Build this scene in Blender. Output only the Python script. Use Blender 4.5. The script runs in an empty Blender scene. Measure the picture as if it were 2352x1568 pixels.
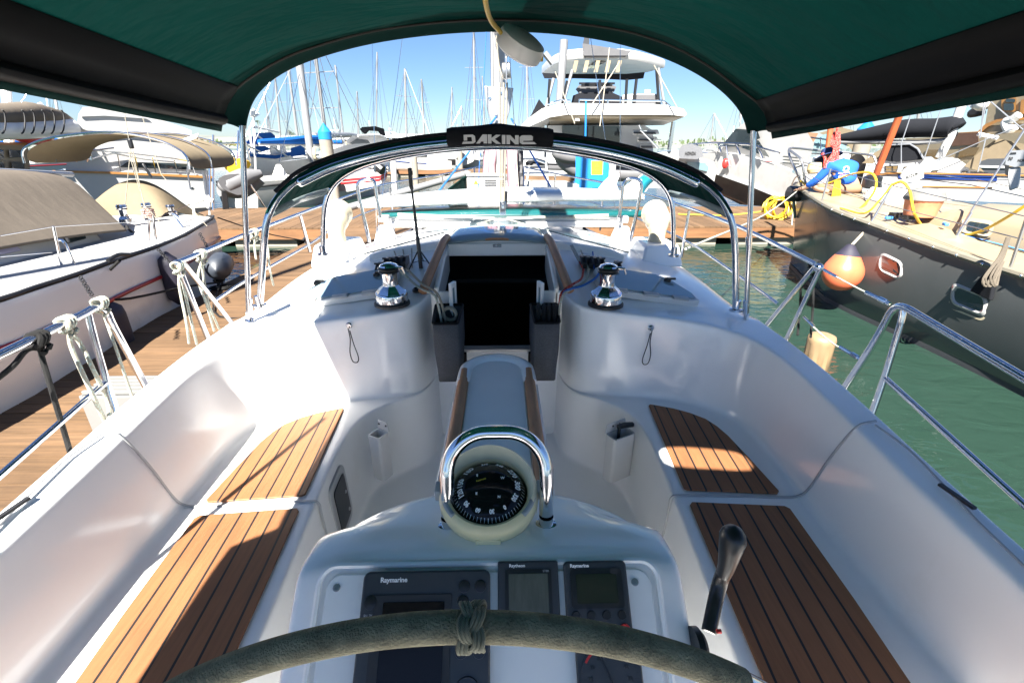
import bpy, math, random
import numpy as np
from mathutils import Vector, Matrix
random.seed(7)
SC = bpy.context.scene
COL = SC.collection
# ------------------------------------------------------------------ camera model (picture measured at 2352 x 1568)
PW, PH, FPX, HORIZON, VANX = 2352, 1568, 1080.0, 330.0, 1150.0
CAM = Vector((0.03, 0.0, 2.5))
PITCH = math.atan((PH/2-HORIZON)/FPX)
YAW = math.atan((PW/2-VANX)/(FPX/math.cos(PITCH)))          # camera turned this much to starboard of the boat's axis
_R = Matrix.Rotation(-YAW, 3, 'Z')
FW = _R @ Vector((0, math.cos(PITCH), -math.sin(PITCH)))
UP = _R @ Vector((0, math.sin(PITCH), math.cos(PITCH)))
RT = _R @ Vector((1, 0, 0))
def U(u, v, x=None, y=None, z=None, d=None):
    "the point of the place seen at picture position u, v on the plane x=, y=, z= or at distance d"
    r = FW + RT*((u-PW/2)/FPX) - UP*((v-PH/2)/FPX)
    if d is not None: return CAM + r*d
    if y is not None: return CAM + r*(y/r.y)
    if z is not None: return CAM + r*((z-CAM.z)/r.z)
    return CAM + r*((x-CAM.x)/r.x)
V = lambda *a: Vector(a)
def mx(p): return Vector((-p[0], p[1], p[2]))

# ------------------------------------------------------------------ materials
def _nodes(name):
    m = bpy.data.materials.new(name); m.use_nodes = True
    nt = m.node_tree; b = nt.nodes['Principled BSDF']
    return m, nt, b
def N(nt, typ, **kw):
    n = nt.nodes.new(typ)
    for k, v in kw.items():
        if hasattr(n, k): setattr(n, k, v)
        else: n.inputs[k].default_value = v
    return n
def mat(name, col, rough=.5, metal=0., var=0., vs=3., bump=0., bs=40., coat=0., stretch=None, spec=.5, dirt=None, ds=1.5, trans=0.):
    m, nt, b = _nodes(name)
    L = nt.links.new
    c4 = (*col, 1)
    b.inputs['Base Color'].default_value = c4
    b.inputs['Roughness'].default_value = rough
    b.inputs['Metallic'].default_value = metal
    b.inputs['Coat Weight'].default_value = coat
    b.inputs['Coat Roughness'].default_value = .08
    b.inputs['Specular IOR Level'].default_value = spec
    b.inputs['Transmission Weight'].default_value = trans
    tc = N(nt, 'ShaderNodeTexCoord')
    src = tc.outputs['Object']
    if stretch:
        mp = N(nt, 'ShaderNodeMapping'); mp.inputs['Scale'].default_value = stretch
        L(src, mp.inputs['Vector']); src = mp.outputs['Vector']
    if var > 0 or dirt:
        n1 = N(nt, 'ShaderNodeTexNoise', Scale=vs, Detail=5.0, Roughness=.6); L(src, n1.inputs['Vector'])
        mix = N(nt, 'ShaderNodeMix', data_type='RGBA', blend_type='MULTIPLY')
        ramp = N(nt, 'ShaderNodeMapRange'); ramp.inputs['From Min'].default_value = .3; ramp.inputs['From Max'].default_value = .7
        ramp.inputs['To Min'].default_value = 1-var; ramp.inputs['To Max'].default_value = 1+var*.6
        L(n1.outputs['Fac'], ramp.inputs['Value'])
        mix.inputs['Factor'].default_value = 1
        mix.inputs['A'].default_value = c4
        L(ramp.outputs['Result'], mix.inputs['B'])
        out = mix.outputs['Result']
        if dirt:
            n2 = N(nt, 'ShaderNodeTexNoise', Scale=ds, Detail=8.0, Roughness=.72); L(src, n2.inputs['Vector'])
            r2 = N(nt, 'ShaderNodeMapRange'); r2.inputs['From Min'].default_value = .56; r2.inputs['From Max'].default_value = .74
            r2.inputs['To Max'].default_value = .55
            L(n2.outputs['Fac'], r2.inputs['Value'])
            m2 = N(nt, 'ShaderNodeMix', data_type='RGBA'); m2.inputs['B'].default_value = (*dirt, 1)
            L(r2.outputs['Result'], m2.inputs['Factor']); L(out, m2.inputs['A']); out = m2.outputs['Result']
        L(out, b.inputs['Base Color'])
    if bump > 0:
        n3 = N(nt, 'ShaderNodeTexNoise', Scale=bs, Detail=4.0); L(src, n3.inputs['Vector'])
        bp = N(nt, 'ShaderNodeBump', Strength=bump, Distance=.01); L(n3.outputs['Fac'], bp.inputs['Height'])
        L(bp.outputs['Normal'], b.inputs['Normal'])
    return m
def island_mat(name, colA, colB, rough=.7, grain=(2, 40, 40), gv=.35, bump=.3):
    "wood or rope whose every loose piece has its own tint, with a stretched grain"
    m, nt, b = _nodes(name); L = nt.links.new
    g = N(nt, 'ShaderNodeNewGeometry')
    mix = N(nt, 'ShaderNodeMix', data_type='RGBA'); mix.inputs['A'].default_value = (*colA, 1); mix.inputs['B'].default_value = (*colB, 1)
    L(g.outputs['Random Per Island'], mix.inputs['Factor'])
    tc = N(nt, 'ShaderNodeTexCoord'); mp = N(nt, 'ShaderNodeMapping'); mp.inputs['Scale'].default_value = grain
    L(tc.outputs['Object'], mp.inputs['Vector'])
    n = N(nt, 'ShaderNodeTexNoise', Scale=1.0, Detail=6.0, Roughness=.65); L(mp.outputs['Vector'], n.inputs['Vector'])
    r = N(nt, 'ShaderNodeMapRange'); r.inputs['From Min'].default_value = .3; r.inputs['From Max'].default_value = .7
    r.inputs['To Min'].default_value = 1-gv; r.inputs['To Max'].default_value = 1+gv*.5
    L(n.outputs['Fac'], r.inputs['Value'])
    m2 = N(nt, 'ShaderNodeMix', data_type='RGBA', blend_type='MULTIPLY'); m2.inputs['Factor'].default_value = 1
    L(mix.outputs['Result'], m2.inputs['A']); L(r.outputs['Result'], m2.inputs['B'])
    n5 = N(nt, 'ShaderNodeTexNoise', Scale=.9, Detail=6.0, Roughness=.7); L(tc.outputs['Object'], n5.inputs['Vector'])
    r5 = N(nt, 'ShaderNodeMapRange'); r5.inputs['From Min'].default_value = .35; r5.inputs['From Max'].default_value = .75
    r5.inputs['To Min'].default_value = 1.1; r5.inputs['To Max'].default_value = .68
    L(n5.outputs['Fac'], r5.inputs['Value'])
    m3 = N(nt, 'ShaderNodeMix', data_type='RGBA', blend_type='MULTIPLY'); m3.inputs['Factor'].default_value = 1
    L(m2.outputs['Result'], m3.inputs['A']); L(r5.outputs['Result'], m3.inputs['B'])
    L(m3.outputs['Result'], b.inputs['Base Color'])
    bp = N(nt, 'ShaderNodeBump', Strength=bump, Distance=.01); L(n.outputs['Fac'], bp.inputs['Height']); L(bp.outputs['Normal'], b.inputs['Normal'])
    b.inputs['Roughness'].default_value = rough
    return m
def cloth_mat(name, col, trans=.25, rough=.9, var=.12, weave=420, spec=.2, fold=.28):
    "woven canvas that lets some of the light through"
    m, nt, b = _nodes(name); L = nt.links.new
    tc = N(nt, 'ShaderNodeTexCoord')
    n = N(nt, 'ShaderNodeTexNoise', Scale=2.2, Detail=6.0, Roughness=.65); L(tc.outputs['Object'], n.inputs['Vector'])
    n2 = N(nt, 'ShaderNodeTexNoise', Scale=weave, Detail=2.0); L(tc.outputs['Object'], n2.inputs['Vector'])
    add = N(nt, 'ShaderNodeMath', operation='ADD'); L(n.outputs['Fac'], add.inputs[0]); L(n2.outputs['Fac'], add.inputs[1])
    r = N(nt, 'ShaderNodeMapRange'); r.inputs['From Min'].default_value = .7; r.inputs['From Max'].default_value = 1.3
    r.inputs['To Min'].default_value = 1-var; r.inputs['To Max'].default_value = 1+var
    L(add.outputs[0], r.inputs['Value'])
    mix = N(nt, 'ShaderNodeMix', data_type='RGBA', blend_type='MULTIPLY'); mix.inputs['Factor'].default_value = 1
    mix.inputs['A'].default_value = (*col, 1); L(r.outputs['Result'], mix.inputs['B'])
    L(mix.outputs['Result'], b.inputs['Base Color'])
    b.inputs['Roughness'].default_value = rough; b.inputs['Specular IOR Level'].default_value = spec
    bp = N(nt, 'ShaderNodeBump', Strength=.25, Distance=.002); L(n2.outputs['Fac'], bp.inputs['Height'])
    n4 = N(nt, 'ShaderNodeTexNoise', Scale=3.0, Detail=3.0); mp = N(nt, 'ShaderNodeMapping'); mp.inputs['Scale'].default_value = (1, 2.5, 1)
    L(tc.outputs['Object'], mp.inputs['Vector']); L(mp.outputs['Vector'], n4.inputs['Vector'])
    bp2 = N(nt, 'ShaderNodeBump', Strength=min(1, fold), Distance=.03*max(1, fold/.5)); L(n4.outputs['Fac'], bp2.inputs['Height']); L(bp.outputs['Normal'], bp2.inputs['Normal'])
    L(bp2.outputs['Normal'], b.inputs['Normal'])
    if trans > 0:
        t = N(nt, 'ShaderNodeBsdfTranslucent'); L(mix.outputs['Result'], t.inputs['Color'])
        ms = N(nt, 'ShaderNodeMixShader', Fac=trans); L(b.outputs[0], ms.inputs[1]); L(t.outputs[0], ms.inputs[2])
        L(ms.outputs[0], nt.nodes['Material Output'].inputs['Surface'])
    return m
def stripe_mat(name, col, pitch, width, skew=0., off=0., line=(.008, .008, .009), axis=0, rough=.62):
    "teak planks with black caulk lines, planks laid along y (axis 0) with a slight taper"
    m, nt, b = _nodes(name); L = nt.links.new
    tc = N(nt, 'ShaderNodeTexCoord'); sp = N(nt, 'ShaderNodeSeparateXYZ'); L(tc.outputs['Object'], sp.inputs[0])
    a = N(nt, 'ShaderNodeMath', operation='ABSOLUTE'); L(sp.outputs[axis], a.inputs[0])
    k = N(nt, 'ShaderNodeMath', operation='MULTIPLY_ADD'); L(sp.outputs[1-axis], k.inputs[0]); k.inputs[1].default_value = -skew; L(a.outputs[0], k.inputs[2])
    o = N(nt, 'ShaderNodeMath', operation='ADD'); L(k.outputs[0], o.inputs[0]); o.inputs[1].default_value = off
    dv = N(nt, 'ShaderNodeMath', operation='DIVIDE'); L(o.outputs[0], dv.inputs[0]); dv.inputs[1].default_value = pitch
    fr = N(nt, 'ShaderNodeMath', operation='FRACT'); L(dv.outputs[0], fr.inputs[0])
    lt = N(nt, 'ShaderNodeMath', operation='LESS_THAN'); L(fr.outputs[0], lt.inputs[0]); lt.inputs[1].default_value = width/pitch
    fl = N(nt, 'ShaderNodeMath', operation='FLOOR'); L(dv.outputs[0], fl.inputs[0])
    wn = N(nt, 'ShaderNodeTexWhiteNoise', noise_dimensions='1D'); L(fl.outputs[0], wn.inputs['W'])
    mp = N(nt, 'ShaderNodeMapping'); mp.inputs['Scale'].default_value = (90, 5, 5) if axis == 0 else (5, 90, 5)
    L(tc.outputs['Object'], mp.inputs['Vector'])
    n = N(nt, 'ShaderNodeTexNoise', Scale=1.0, Detail=5.0, Roughness=.6); L(mp.outputs['Vector'], n.inputs['Vector'])
    n2 = N(nt, 'ShaderNodeTexNoise', Scale=2.5, Detail=5.0, Roughness=.6); L(tc.outputs['Object'], n2.inputs['Vector'])
    s = N(nt, 'ShaderNodeMath', operation='ADD'); L(n.outputs['Fac'], s.inputs[0]); L(n2.outputs['Fac'], s.inputs[1])
    s2 = N(nt, 'ShaderNodeMath', operation='MULTIPLY_ADD'); L(wn.outputs['Value'], s2.inputs[0]); s2.inputs[1].default_value = .25; L(s.outputs[0], s2.inputs[2])
    r = N(nt, 'ShaderNodeMapRange'); r.inputs['From Min'].default_value = .75; r.inputs['From Max'].default_value = 1.5
    r.inputs['To Min'].default_value = .74; r.inputs['To Max'].default_value = 1.2
    L(s2.outputs[0], r.inputs['Value'])
    mul = N(nt, 'ShaderNodeMix', data_type='RGBA', blend_type='MULTIPLY'); mul.inputs['Factor'].default_value = 1
    mul.inputs['A'].default_value = (*col, 1); L(r.outputs['Result'], mul.inputs['B'])
    mix = N(nt, 'ShaderNodeMix', data_type='RGBA'); L(lt.outputs[0], mix.inputs['Factor']); L(mul.outputs['Result'], mix.inputs['A']); mix.inputs['B'].default_value = (*line, 1)
    L(mix.outputs['Result'], b.inputs['Base Color']); b.inputs['Roughness'].default_value = rough
    sub = N(nt, 'ShaderNodeMath', operation='SUBTRACT'); L(n.outputs['Fac'], sub.inputs[0]); L(lt.outputs[0], sub.inputs[1])
    bp = N(nt, 'ShaderNodeBump', Strength=.35, Distance=.003); L(sub.outputs[0], bp.inputs['Height']); L(bp.outputs['Normal'], b.inputs['Normal'])
    return m
def glass_mat(name, col=(.02, .03, .035), rough=.04):
    m, nt, b = _nodes(name)
    b.inputs['Base Color'].default_value = (*col, 1); b.inputs['Roughness'].default_value = rough
    b.inputs['Specular IOR Level'].default_value = .7; b.inputs['Coat Weight'].default_value = .4
    return m
def rope_mat(name, col, fleck=None, scale=60):
    m, nt, b = _nodes(name); L = nt.links.new
    tc = N(nt, 'ShaderNodeTexCoord')
    w = N(nt, 'ShaderNodeTexWave', Scale=scale, Distortion=1.5); w.bands_direction = 'DIAGONAL'; L(tc.outputs['Object'], w.inputs['Vector'])
    mix = N(nt, 'ShaderNodeMix', data_type='RGBA'); mix.inputs['A'].default_value = (*[c*.6 for c in col], 1); mix.inputs['B'].default_value = (*col, 1)
    L(w.outputs['Fac'], mix.inputs['Factor']); out = mix.outputs['Result']
    if fleck:
        n = N(nt, 'ShaderNodeTexNoise', Scale=scale*1.2, Detail=0.0); L(tc.outputs['Object'], n.inputs['Vector'])
        g = N(nt, 'ShaderNodeMath', operation='GREATER_THAN'); L(n.outputs['Fac'], g.inputs[0]); g.inputs[1].default_value = .6
        m2 = N(nt, 'ShaderNodeMix', data_type='RGBA'); L(g.outputs[0], m2.inputs['Factor']); L(out, m2.inputs['A']); m2.inputs['B'].default_value = (*fleck, 1); out = m2.outputs['Result']
    L(out, b.inputs['Base Color']); b.inputs['Roughness'].default_value = .85
    bp = N(nt, 'ShaderNodeBump', Strength=.6, Distance=.004); L(w.outputs['Fac'], bp.inputs['Height']); L(bp.outputs['Normal'], b.inputs['Normal'])
    return m
M = dict(
    gel=mat('gelcoat', (.87, .87, .86), .16, var=.035, vs=1.6, coat=.25, dirt=(.78, .765, .73), ds=2.2),
    gel2=mat('satin_gelcoat', (.80, .80, .79), .38, var=.05, vs=3),
    deckw=mat('non_skid_deck', (.36, .36, .35), .6, var=.08, vs=2, bump=.2, bs=200),
    white=mat('white_paint', (.60, .60, .59), .3, var=.05, vs=2, coat=.1),
    white_m=mat('boat_white', (.42, .415, .40), .25, var=.07, vs=.8, coat=.15, dirt=(.30, .275, .23), ds=.9),
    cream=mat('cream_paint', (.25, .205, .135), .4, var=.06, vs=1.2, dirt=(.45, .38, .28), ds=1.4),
    ivory=mat('aged_ivory_plastic', (.74, .66, .40), .35, var=.07, vs=14),
    ivory2=mat('ivory_plastic', (.70, .66, .48), .38, var=.06, vs=20),
    cowl=mat('yellowed_white_plastic', (.48, .42, .29), .3, var=.08, vs=7),
    steel=mat('polished_stainless', (.72, .72, .74), .11, 1., var=.06, vs=9),
    alu=mat('anodised_aluminium', (.42, .42, .42), .33, .9, var=.08, vs=6),
    alum=mat('silver_mast_paint', (.30, .30, .30), .4, .4, var=.08, vs=3),
    black=mat('black_plastic', (.014, .014, .015), .32, var=.1, vs=20),
    matte=mat('matt_black', (.012, .012, .013), .7, var=.15, vs=12),
    rubber=mat('black_rubber', (.02, .02, .022), .55, var=.1, vs=20),
    dark=mat('interior_shade_black', (.012, .011, .010), .8, var=.2, vs=5),  # near-black colour stands in for the shade of the unlit cabin
    inwood=mat('interior_mahogany', (.10, .04, .02), .4, var=.25, vs=4, stretch=(1, 1, 8)),
    grey=mat('grey_plastic', (.038, .041, .046), .42, var=.08, vs=30),
    domeblk=mat('compass_card_black', (.006, .006, .007), .12, spec=.25),
    toe=mat('weathered_toe_rail', (.17, .155, .12), .6, var=.2, vs=6),
    ropedk=rope_mat('grey_brown_rope', (.15, .125, .095), None, 90),
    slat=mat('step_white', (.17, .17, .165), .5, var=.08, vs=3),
    pale=mat('pale_portlight_frame', (.34, .34, .33), .3),
    hullw=mat('shaded_hull_white', (.70, .70, .69), .2, var=.04, vs=.8, coat=.2, dirt=(.5, .47, .42), ds=1.1),  # lighter copy of the boat white, for the hull side in shade
    lgrey=mat('light_grey_plastic', (.38, .39, .40), .4, var=.06, vs=20),
    screen=mat('lcd_glass', (.005, .005, .006), .16, spec=.25),
    lcd=mat('lcd_grey_green', (.085, .095, .08), .22, var=.2, vs=14, stretch=(6, 1, 1)),
    lcd2=mat('lcd_dark_green', (.018, .024, .016), .15, var=.1, vs=10),
    glass=glass_mat('dark_glass'),
    hatchglass=mat('sky_reflection_acrylic', (.22, .30, .33), .06, coat=.5, var=.08, vs=4),  # pale base colour stands in for sky reflected in the panes
    blueglass=mat('tinted_windscreen', (.16, .27, .30), .06, coat=.4),
    teak=stripe_mat('teak_caulked', (.235, .098, .039), .0605, .0075, skew=.075, off=-.02),
    wood=island_mat('varnished_teak', (.38, .175, .08), (.46, .225, .105), .5, grain=(30, 3, 30), gv=.3),
    dockwood=island_mat('dock_planks', (.105, .058, .025), (.155, .088, .042), .85, grain=(1.5, 30, 30), gv=.4),
    dockbeam=island_mat('dock_beam', (.16, .07, .025), (.19, .088, .034), .8, grain=(1.2, 25, 25), gv=.35),
    green=cloth_mat('green_canvas', (.002, .032, .027), .115, spec=.06, fold=1.0),
    green2=cloth_mat('green_canvas_lined', (.003, .022, .019), .02, spec=.1),
    binding=cloth_mat('seam_binding', (.032, .030, .028), 0, var=.3),
    vinyl=mat('rolled_black_vinyl', (.0035, .0033, .0032), .55, var=.15, vs=3, bump=.10, bs=5, spec=.12),
    tan=cloth_mat('tan_canvas', (.145, .122, .098), .12),
    tan2=cloth_mat('sandy_canvas', (.19, .152, .10), .12),
    blackcanvas=cloth_mat('black_canvas', (.009, .010, .013), .0),
    bluecanvas=cloth_mat('blue_canvas', (.008, .09, .32), .1),
    greycanvas=cloth_mat('grey_canvas', (.10, .10, .105), .0),
    mesh=cloth_mat('grey_mesh_bag', (.075, .078, .085), .0, var=.3, weave=180),
    suede=mat('grey_green_suede', (.19, .178, .122), .95, var=.35, vs=40, bump=.5, bs=300, spec=.1),
    cord=rope_mat('grey_green_cord', (.20, .205, .145), None, 300),
    ropew=rope_mat('white_rope', (.50, .475, .38), (.45, .55, .5), 120),
    ropeb=rope_mat('black_rope', (.006, .006, .006), None, 120),
    roper=rope_mat('red_rope', (.50, .025, .02), (.62, .22, .18), 70),
    ropeblue=rope_mat('blue_rope', (.02, .16, .6), None, 120),
    ropeg=rope_mat('weathered_rope', (.42, .38, .30), None, 90),
    yellowhose=mat('yellow_hose', (.50, .32, .02), .4, var=.1, vs=8),
    blue=mat('sky_blue_plastic', (.015, .17, .45), .35, var=.06, vs=3),
    navy=mat('navy_paint', (.012, .035, .16), .2),
    blueshirt=cloth_mat('blue_shirt_cloth', (.02, .11, .52), .0, var=.1),
    skin=mat('skin', (.42, .24, .16), .5, var=.08, vs=12),
    khaki=cloth_mat('khaki_cloth', (.24, .14, .085), 0),
    hair=mat('dark_hair', (.02, .014, .01), .6),
    straw=mat('straw_hat', (.55, .40, .2), .8, var=.15, vs=40),
    orange=mat('orange_vinyl', (.60, .135, .06), .33, var=.06, vs=6),
    rust=mat('rusty_orange_furl', (.34, .075, .02), .7, var=.2, vs=6),
    orangep=mat('dusty_orange_plastic', (.62, .22, .11), .6, var=.15, vs=9),
    darkhull=mat('charcoal_hull', (.088, .093, .094), .17, var=.12, vs=.9, coat=0),
    brownhull=mat('brown_bottom_paint', (.10, .05, .03), .25, var=.15, vs=1.5),
    concrete=mat('concrete', (.23, .205, .165), .85, var=.14, vs=3, bump=.3, bs=30, dirt=(.25, .22, .18), ds=1.1),
    stripe=mat('red_stripe', (.30, .02, .025), .3),
    woodtrim=mat('varnished_rub_rail', (.36, .17, .05), .35, var=.15, vs=3),
    teal=mat('teal_board', (.006, .075, .078), .25, var=.05, vs=2, coat=.3),
    aqua=mat('aqua_board', (.012, .17, .23), .25, coat=.3),
    board=mat('board_white', (.56, .57, .56), .22, var=.04, vs=2, coat=.3, dirt=(.30, .29, .27), ds=3.2),
    pink=cloth_mat('faded_pink_cloth', (.42, .25, .29), .15),
    yellow=mat('yellow_sign', (.78, .62, .02), .5),
    yellowcan=cloth_mat('yellow_canvas', (.58, .36, .03), .05),
    inflat=mat('grey_hypalon', (.15, .15, .155), .55, var=.07, vs=4),
    silver=mat('silver_cowling', (.30, .31, .33), .25, .5, var=.05, vs=5),
    beigefend=mat('beige_fender', (.24, .165, .09), .5, var=.12, vs=8, dirt=(.35, .24, .12), ds=5),
    navyfend=mat('dark_navy_fender', (.022, .020, .035), .6, var=.15, vs=10),
    letter=mat('silver_letter', (.52, .52, .53), .4),
    letterw=mat('white_letter', (.88, .88, .88), .5),
    lettery=mat('yellow_letter', (.7, .55, .05), .5),
    letterk=mat('black_letter', (.03, .03, .03), .5),
    red=mat('red_plastic', (.55, .025, .02), .4),
    greenp=mat('green_plastic', (.02, .3, .08), .4),
    tape=mat('blue_tape', (.05, .22, .62), .6),
    solar=mat('solar_panel', (.30, .31, .33), .15, coat=.4),
    leaf=mat('palm_leaf', (.06, .09, .03), .7, var=.3, vs=3),
    shopbrown=mat('tinted_brown_window', (.13, .085, .035), .12, coat=.3),
    clear=mat('clear_vinyl_window', (.22, .27, .27), .12, var=.1, vs=5),
    solegel=mat('cockpit_sole', (.76, .77, .78), .35, var=.06, vs=3, bump=.08, bs=200),
)

# ------------------------------------------------------------------ mesh building
WLOC = {}
def cat_rom(P, k=6, closed=False):
    P = [Vector(p) for p in P]; n = len(P)
    if n < 3 or k < 2: return P
    out = []
    for i in range(n if closed else n-1):
        if closed: p0, p1, p2, p3 = P[i-1], P[i], P[(i+1) % n], P[(i+2) % n]
        else:
            p1, p2 = P[i], P[i+1]
            p0 = P[i-1] if i > 0 else p1*2-p2
            p3 = P[i+2] if i+2 < n else p2*2-p1
        for j in range(k):
            t = j/k
            out.append(.5*((2*p1)+(p2-p0)*t+(2*p0-5*p1+4*p2-p3)*t*t+(3*p1-p0-3*p2+p3)*t**3))
    if not closed: out.append(P[-1])
    return out
class MB:
    def __init__(s): s.v = []; s.f = []; s.mi = []; s.cm = 0
    def mat(s, i): s.cm = i; return s
    def add(s, vs, fs):
        o = len(s.v); s.v += [Vector(v) for v in vs]
        for f in fs: s.f.append([i+o for i in f]); s.mi.append(s.cm)
        return s
    def box(s, c, size, R=None):
        hx, hy, hz = size[0]/2, size[1]/2, size[2]/2
        vs = [Vector((x*hx, y*hy, z*hz)) for z in (-1, 1) for y in (-1, 1) for x in (-1, 1)]
        if R is not None: vs = [R @ v for v in vs]
        c = Vector(c)
        return s.add([c+v for v in vs], [(0, 2, 3, 1), (4, 5, 7, 6), (0, 1, 5, 4), (2, 6, 7, 3), (0, 4, 6, 2), (1, 3, 7, 5)])
    def hexa(s, b4, t4):
        "eight corners: bottom ring and top ring"
        return s.add(list(b4)+list(t4), [(3, 2, 1, 0), (4, 5, 6, 7)]+[(i, (i+1) % 4, 4+(i+1) % 4, 4+i) for i in range(4)])
    def tube(s, pts, r, n=8, closed=False, k=0, caps=True, flat=1.):
        P = cat_rom(pts, k, closed) if k else [Vector(p) for p in pts]
        m = len(P)
        rr = r if isinstance(r, (list, tuple)) else [r]*m
        if len(rr) != m: rr = [np.interp(i/(m-1), np.linspace(0, 1, len(rr)), rr) for i in range(m)]
        T = []
        for i in range(m):
            a = P[i-1] if (i > 0 or closed) else P[i]; b = P[(i+1) % m] if (i < m-1 or closed) else P[i]
            t = (b-a); T.append(t.normalized() if t.length > 1e-9 else Vector((0, 0, 1)))
        ref = Vector((0, 0, 1)) if abs(T[0].z) < .9 else Vector((1, 0, 0))
        nrm = (ref-T[0]*ref.dot(T[0])).normalized()
        vs = []
        for i in range(m):
            nrm = (nrm-T[i]*nrm.dot(T[i]))
            nrm = nrm.normalized() if nrm.length > 1e-6 else T[i].orthogonal().normalized()
            bi = T[i].cross(nrm)
            for j in range(n):
                a = 2*math.pi*j/n
                vs.append(P[i]+(nrm*math.cos(a)*flat+bi*math.sin(a))*rr[i])
        fs = []
        for i in range(m if closed else m-1):
            for j in range(n):
                fs.append((i*n+j, i*n+(j+1) % n, ((i+1) % m)*n+(j+1) % n, ((i+1) % m)*n+j))
        if caps and not closed: fs += [tuple(reversed(range(n))), tuple((m-1)*n+j for j in range(n))]
        return s.add(vs, fs)
    def lathe(s, prof, o=(0, 0, 0), ax=(0, 0, 1), n=24, caps=True, sx=1., sy=1.):
        ax = Vector(ax).normalized(); a = Vector((1, 0, 0)) if abs(ax.x) < .9 else Vector((0, 1, 0))
        a = (a-ax*a.dot(ax)).normalized(); b = ax.cross(a); o = Vector(o)
        vs = [o+ax*h+(a*math.cos(2*math.pi*j/n)*sx+b*math.sin(2*math.pi*j/n)*sy)*r for r, h in prof for j in range(n)]
        fs = [(i*n+j, i*n+(j+1) % n, (i+1)*n+(j+1) % n, (i+1)*n+j) for i in range(len(prof)-1) for j in range(n)]
        if caps: fs += [tuple(reversed(range(n))), tuple((len(prof)-1)*n+j for j in range(n))]
        return s.add(vs, fs)
    def grid(s, rows, closed_u=False, flip=False):
        n = len(rows[0]); vs = [p for r in rows for p in r]; fs = []
        for i in range(len(rows)-1):
            for j in range(n if closed_u else n-1):
                f = (i*n+j, i*n+(j+1) % n, (i+1)*n+(j+1) % n, (i+1)*n+j)
                fs.append(tuple(reversed(f)) if flip else f)
        return s.add(vs, fs)
    def loft(s, secs, caps=True):
        n = len(secs[0]); s.grid(secs, closed_u=True)
        if caps:
            s.add(secs[0], [tuple(reversed(range(n)))]); s.add(secs[-1], [tuple(range(n))])
        return s
    def prism(s, poly, d):
        "a closed outline (3D, planar) pushed along d"
        n = len(poly); d = Vector(d); P = [Vector(p) for p in poly]
        return s.add(P+[p+d for p in P], [tuple(reversed(range(n))), tuple(range(n, 2*n))]+[(i, (i+1) % n, n+(i+1) % n, n+i) for i in range(n)])
    def ball(s, c, r, n=12, sc=(1, 1, 1)):
        pr = [(max(1e-4, r*math.sin(math.pi*i/n)), -r*math.cos(math.pi*i/n)) for i in range(n+1)]
        o = len(s.v); s.lathe(pr, (0, 0, 0), n=n*2, caps=False); c = Vector(c)
        for i in range(o, len(s.v)): s.v[i] = c+Vector((s.v[i].x*sc[0], s.v[i].y*sc[1], s.v[i].z*sc[2]))
        return s
    def xf(s, fn):
        s.v = [Vector(fn(v)) for v in s.v]; return s
    def build(s, name, m, parent=None, smooth=True, ang=35, bevel=0, seg=2, sub=0, merge=False, label=None, solid=0, origin=None):
        me = bpy.data.meshes.new(name)
        o = bpy.data.objects.new(name, me); COL.objects.link(o)
        if parent is not None:
            o.parent = parent; off = WLOC[parent.name]
        else: off = Vector(origin) if origin is not None else Vector((0, 0, 0)); o.location = off
        WLOC[o.name] = off
        me.from_pydata([tuple(v-off) for v in s.v], [], s.f)
        ms = m if isinstance(m, (list, tuple)) else [m]
        for q in ms: me.materials.append(M[q] if isinstance(q, str) else q)
        for p, i in zip(me.polygons, s.mi): p.material_index = i
        if merge or sub:
            import bmesh
            b = bmesh.new(); b.from_mesh(me); bmesh.ops.remove_doubles(b, verts=b.verts, dist=.0006); bmesh.ops.recalc_face_normals(b, faces=b.faces); b.to_mesh(me); b.free()
        else:
            import bmesh
            b = bmesh.new(); b.from_mesh(me); bmesh.ops.recalc_face_normals(b, faces=b.faces); b.to_mesh(me); b.free()
        if smooth:
            for p in me.polygons: p.use_smooth = True
            if not sub: me.set_sharp_from_angle(angle=math.radians(ang))
        if solid:
            q = o.modifiers.new('solid', 'SOLIDIFY'); q.thickness = solid; q.offset = 0
        if bevel:
            q = o.modifiers.new('bevel', 'BEVEL'); q.width = bevel; q.segments = seg; q.limit_method = 'ANGLE'; q.angle_limit = math.radians(40); q.harden_normals = False
        if sub:
            q = o.modifiers.new('sub', 'SUBSURF'); q.levels = q.render_levels = sub
        if label: o['label'] = label
        return o
def thing(name, label, cat, loc, group=None):
    o = bpy.data.objects.new(name, None); COL.objects.link(o); o.location = loc; o.empty_display_size = .1
    o['label'] = label; o['category'] = cat
    if group: o['group'] = group
    WLOC[o.name] = Vector(loc)
    return o
def tag(o, label, cat, group=None):
    o['label'] = label; o['category'] = cat
    if group: o['group'] = group
    return o
def struct(o, kind='structure'): o['kind'] = kind; return o
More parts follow.
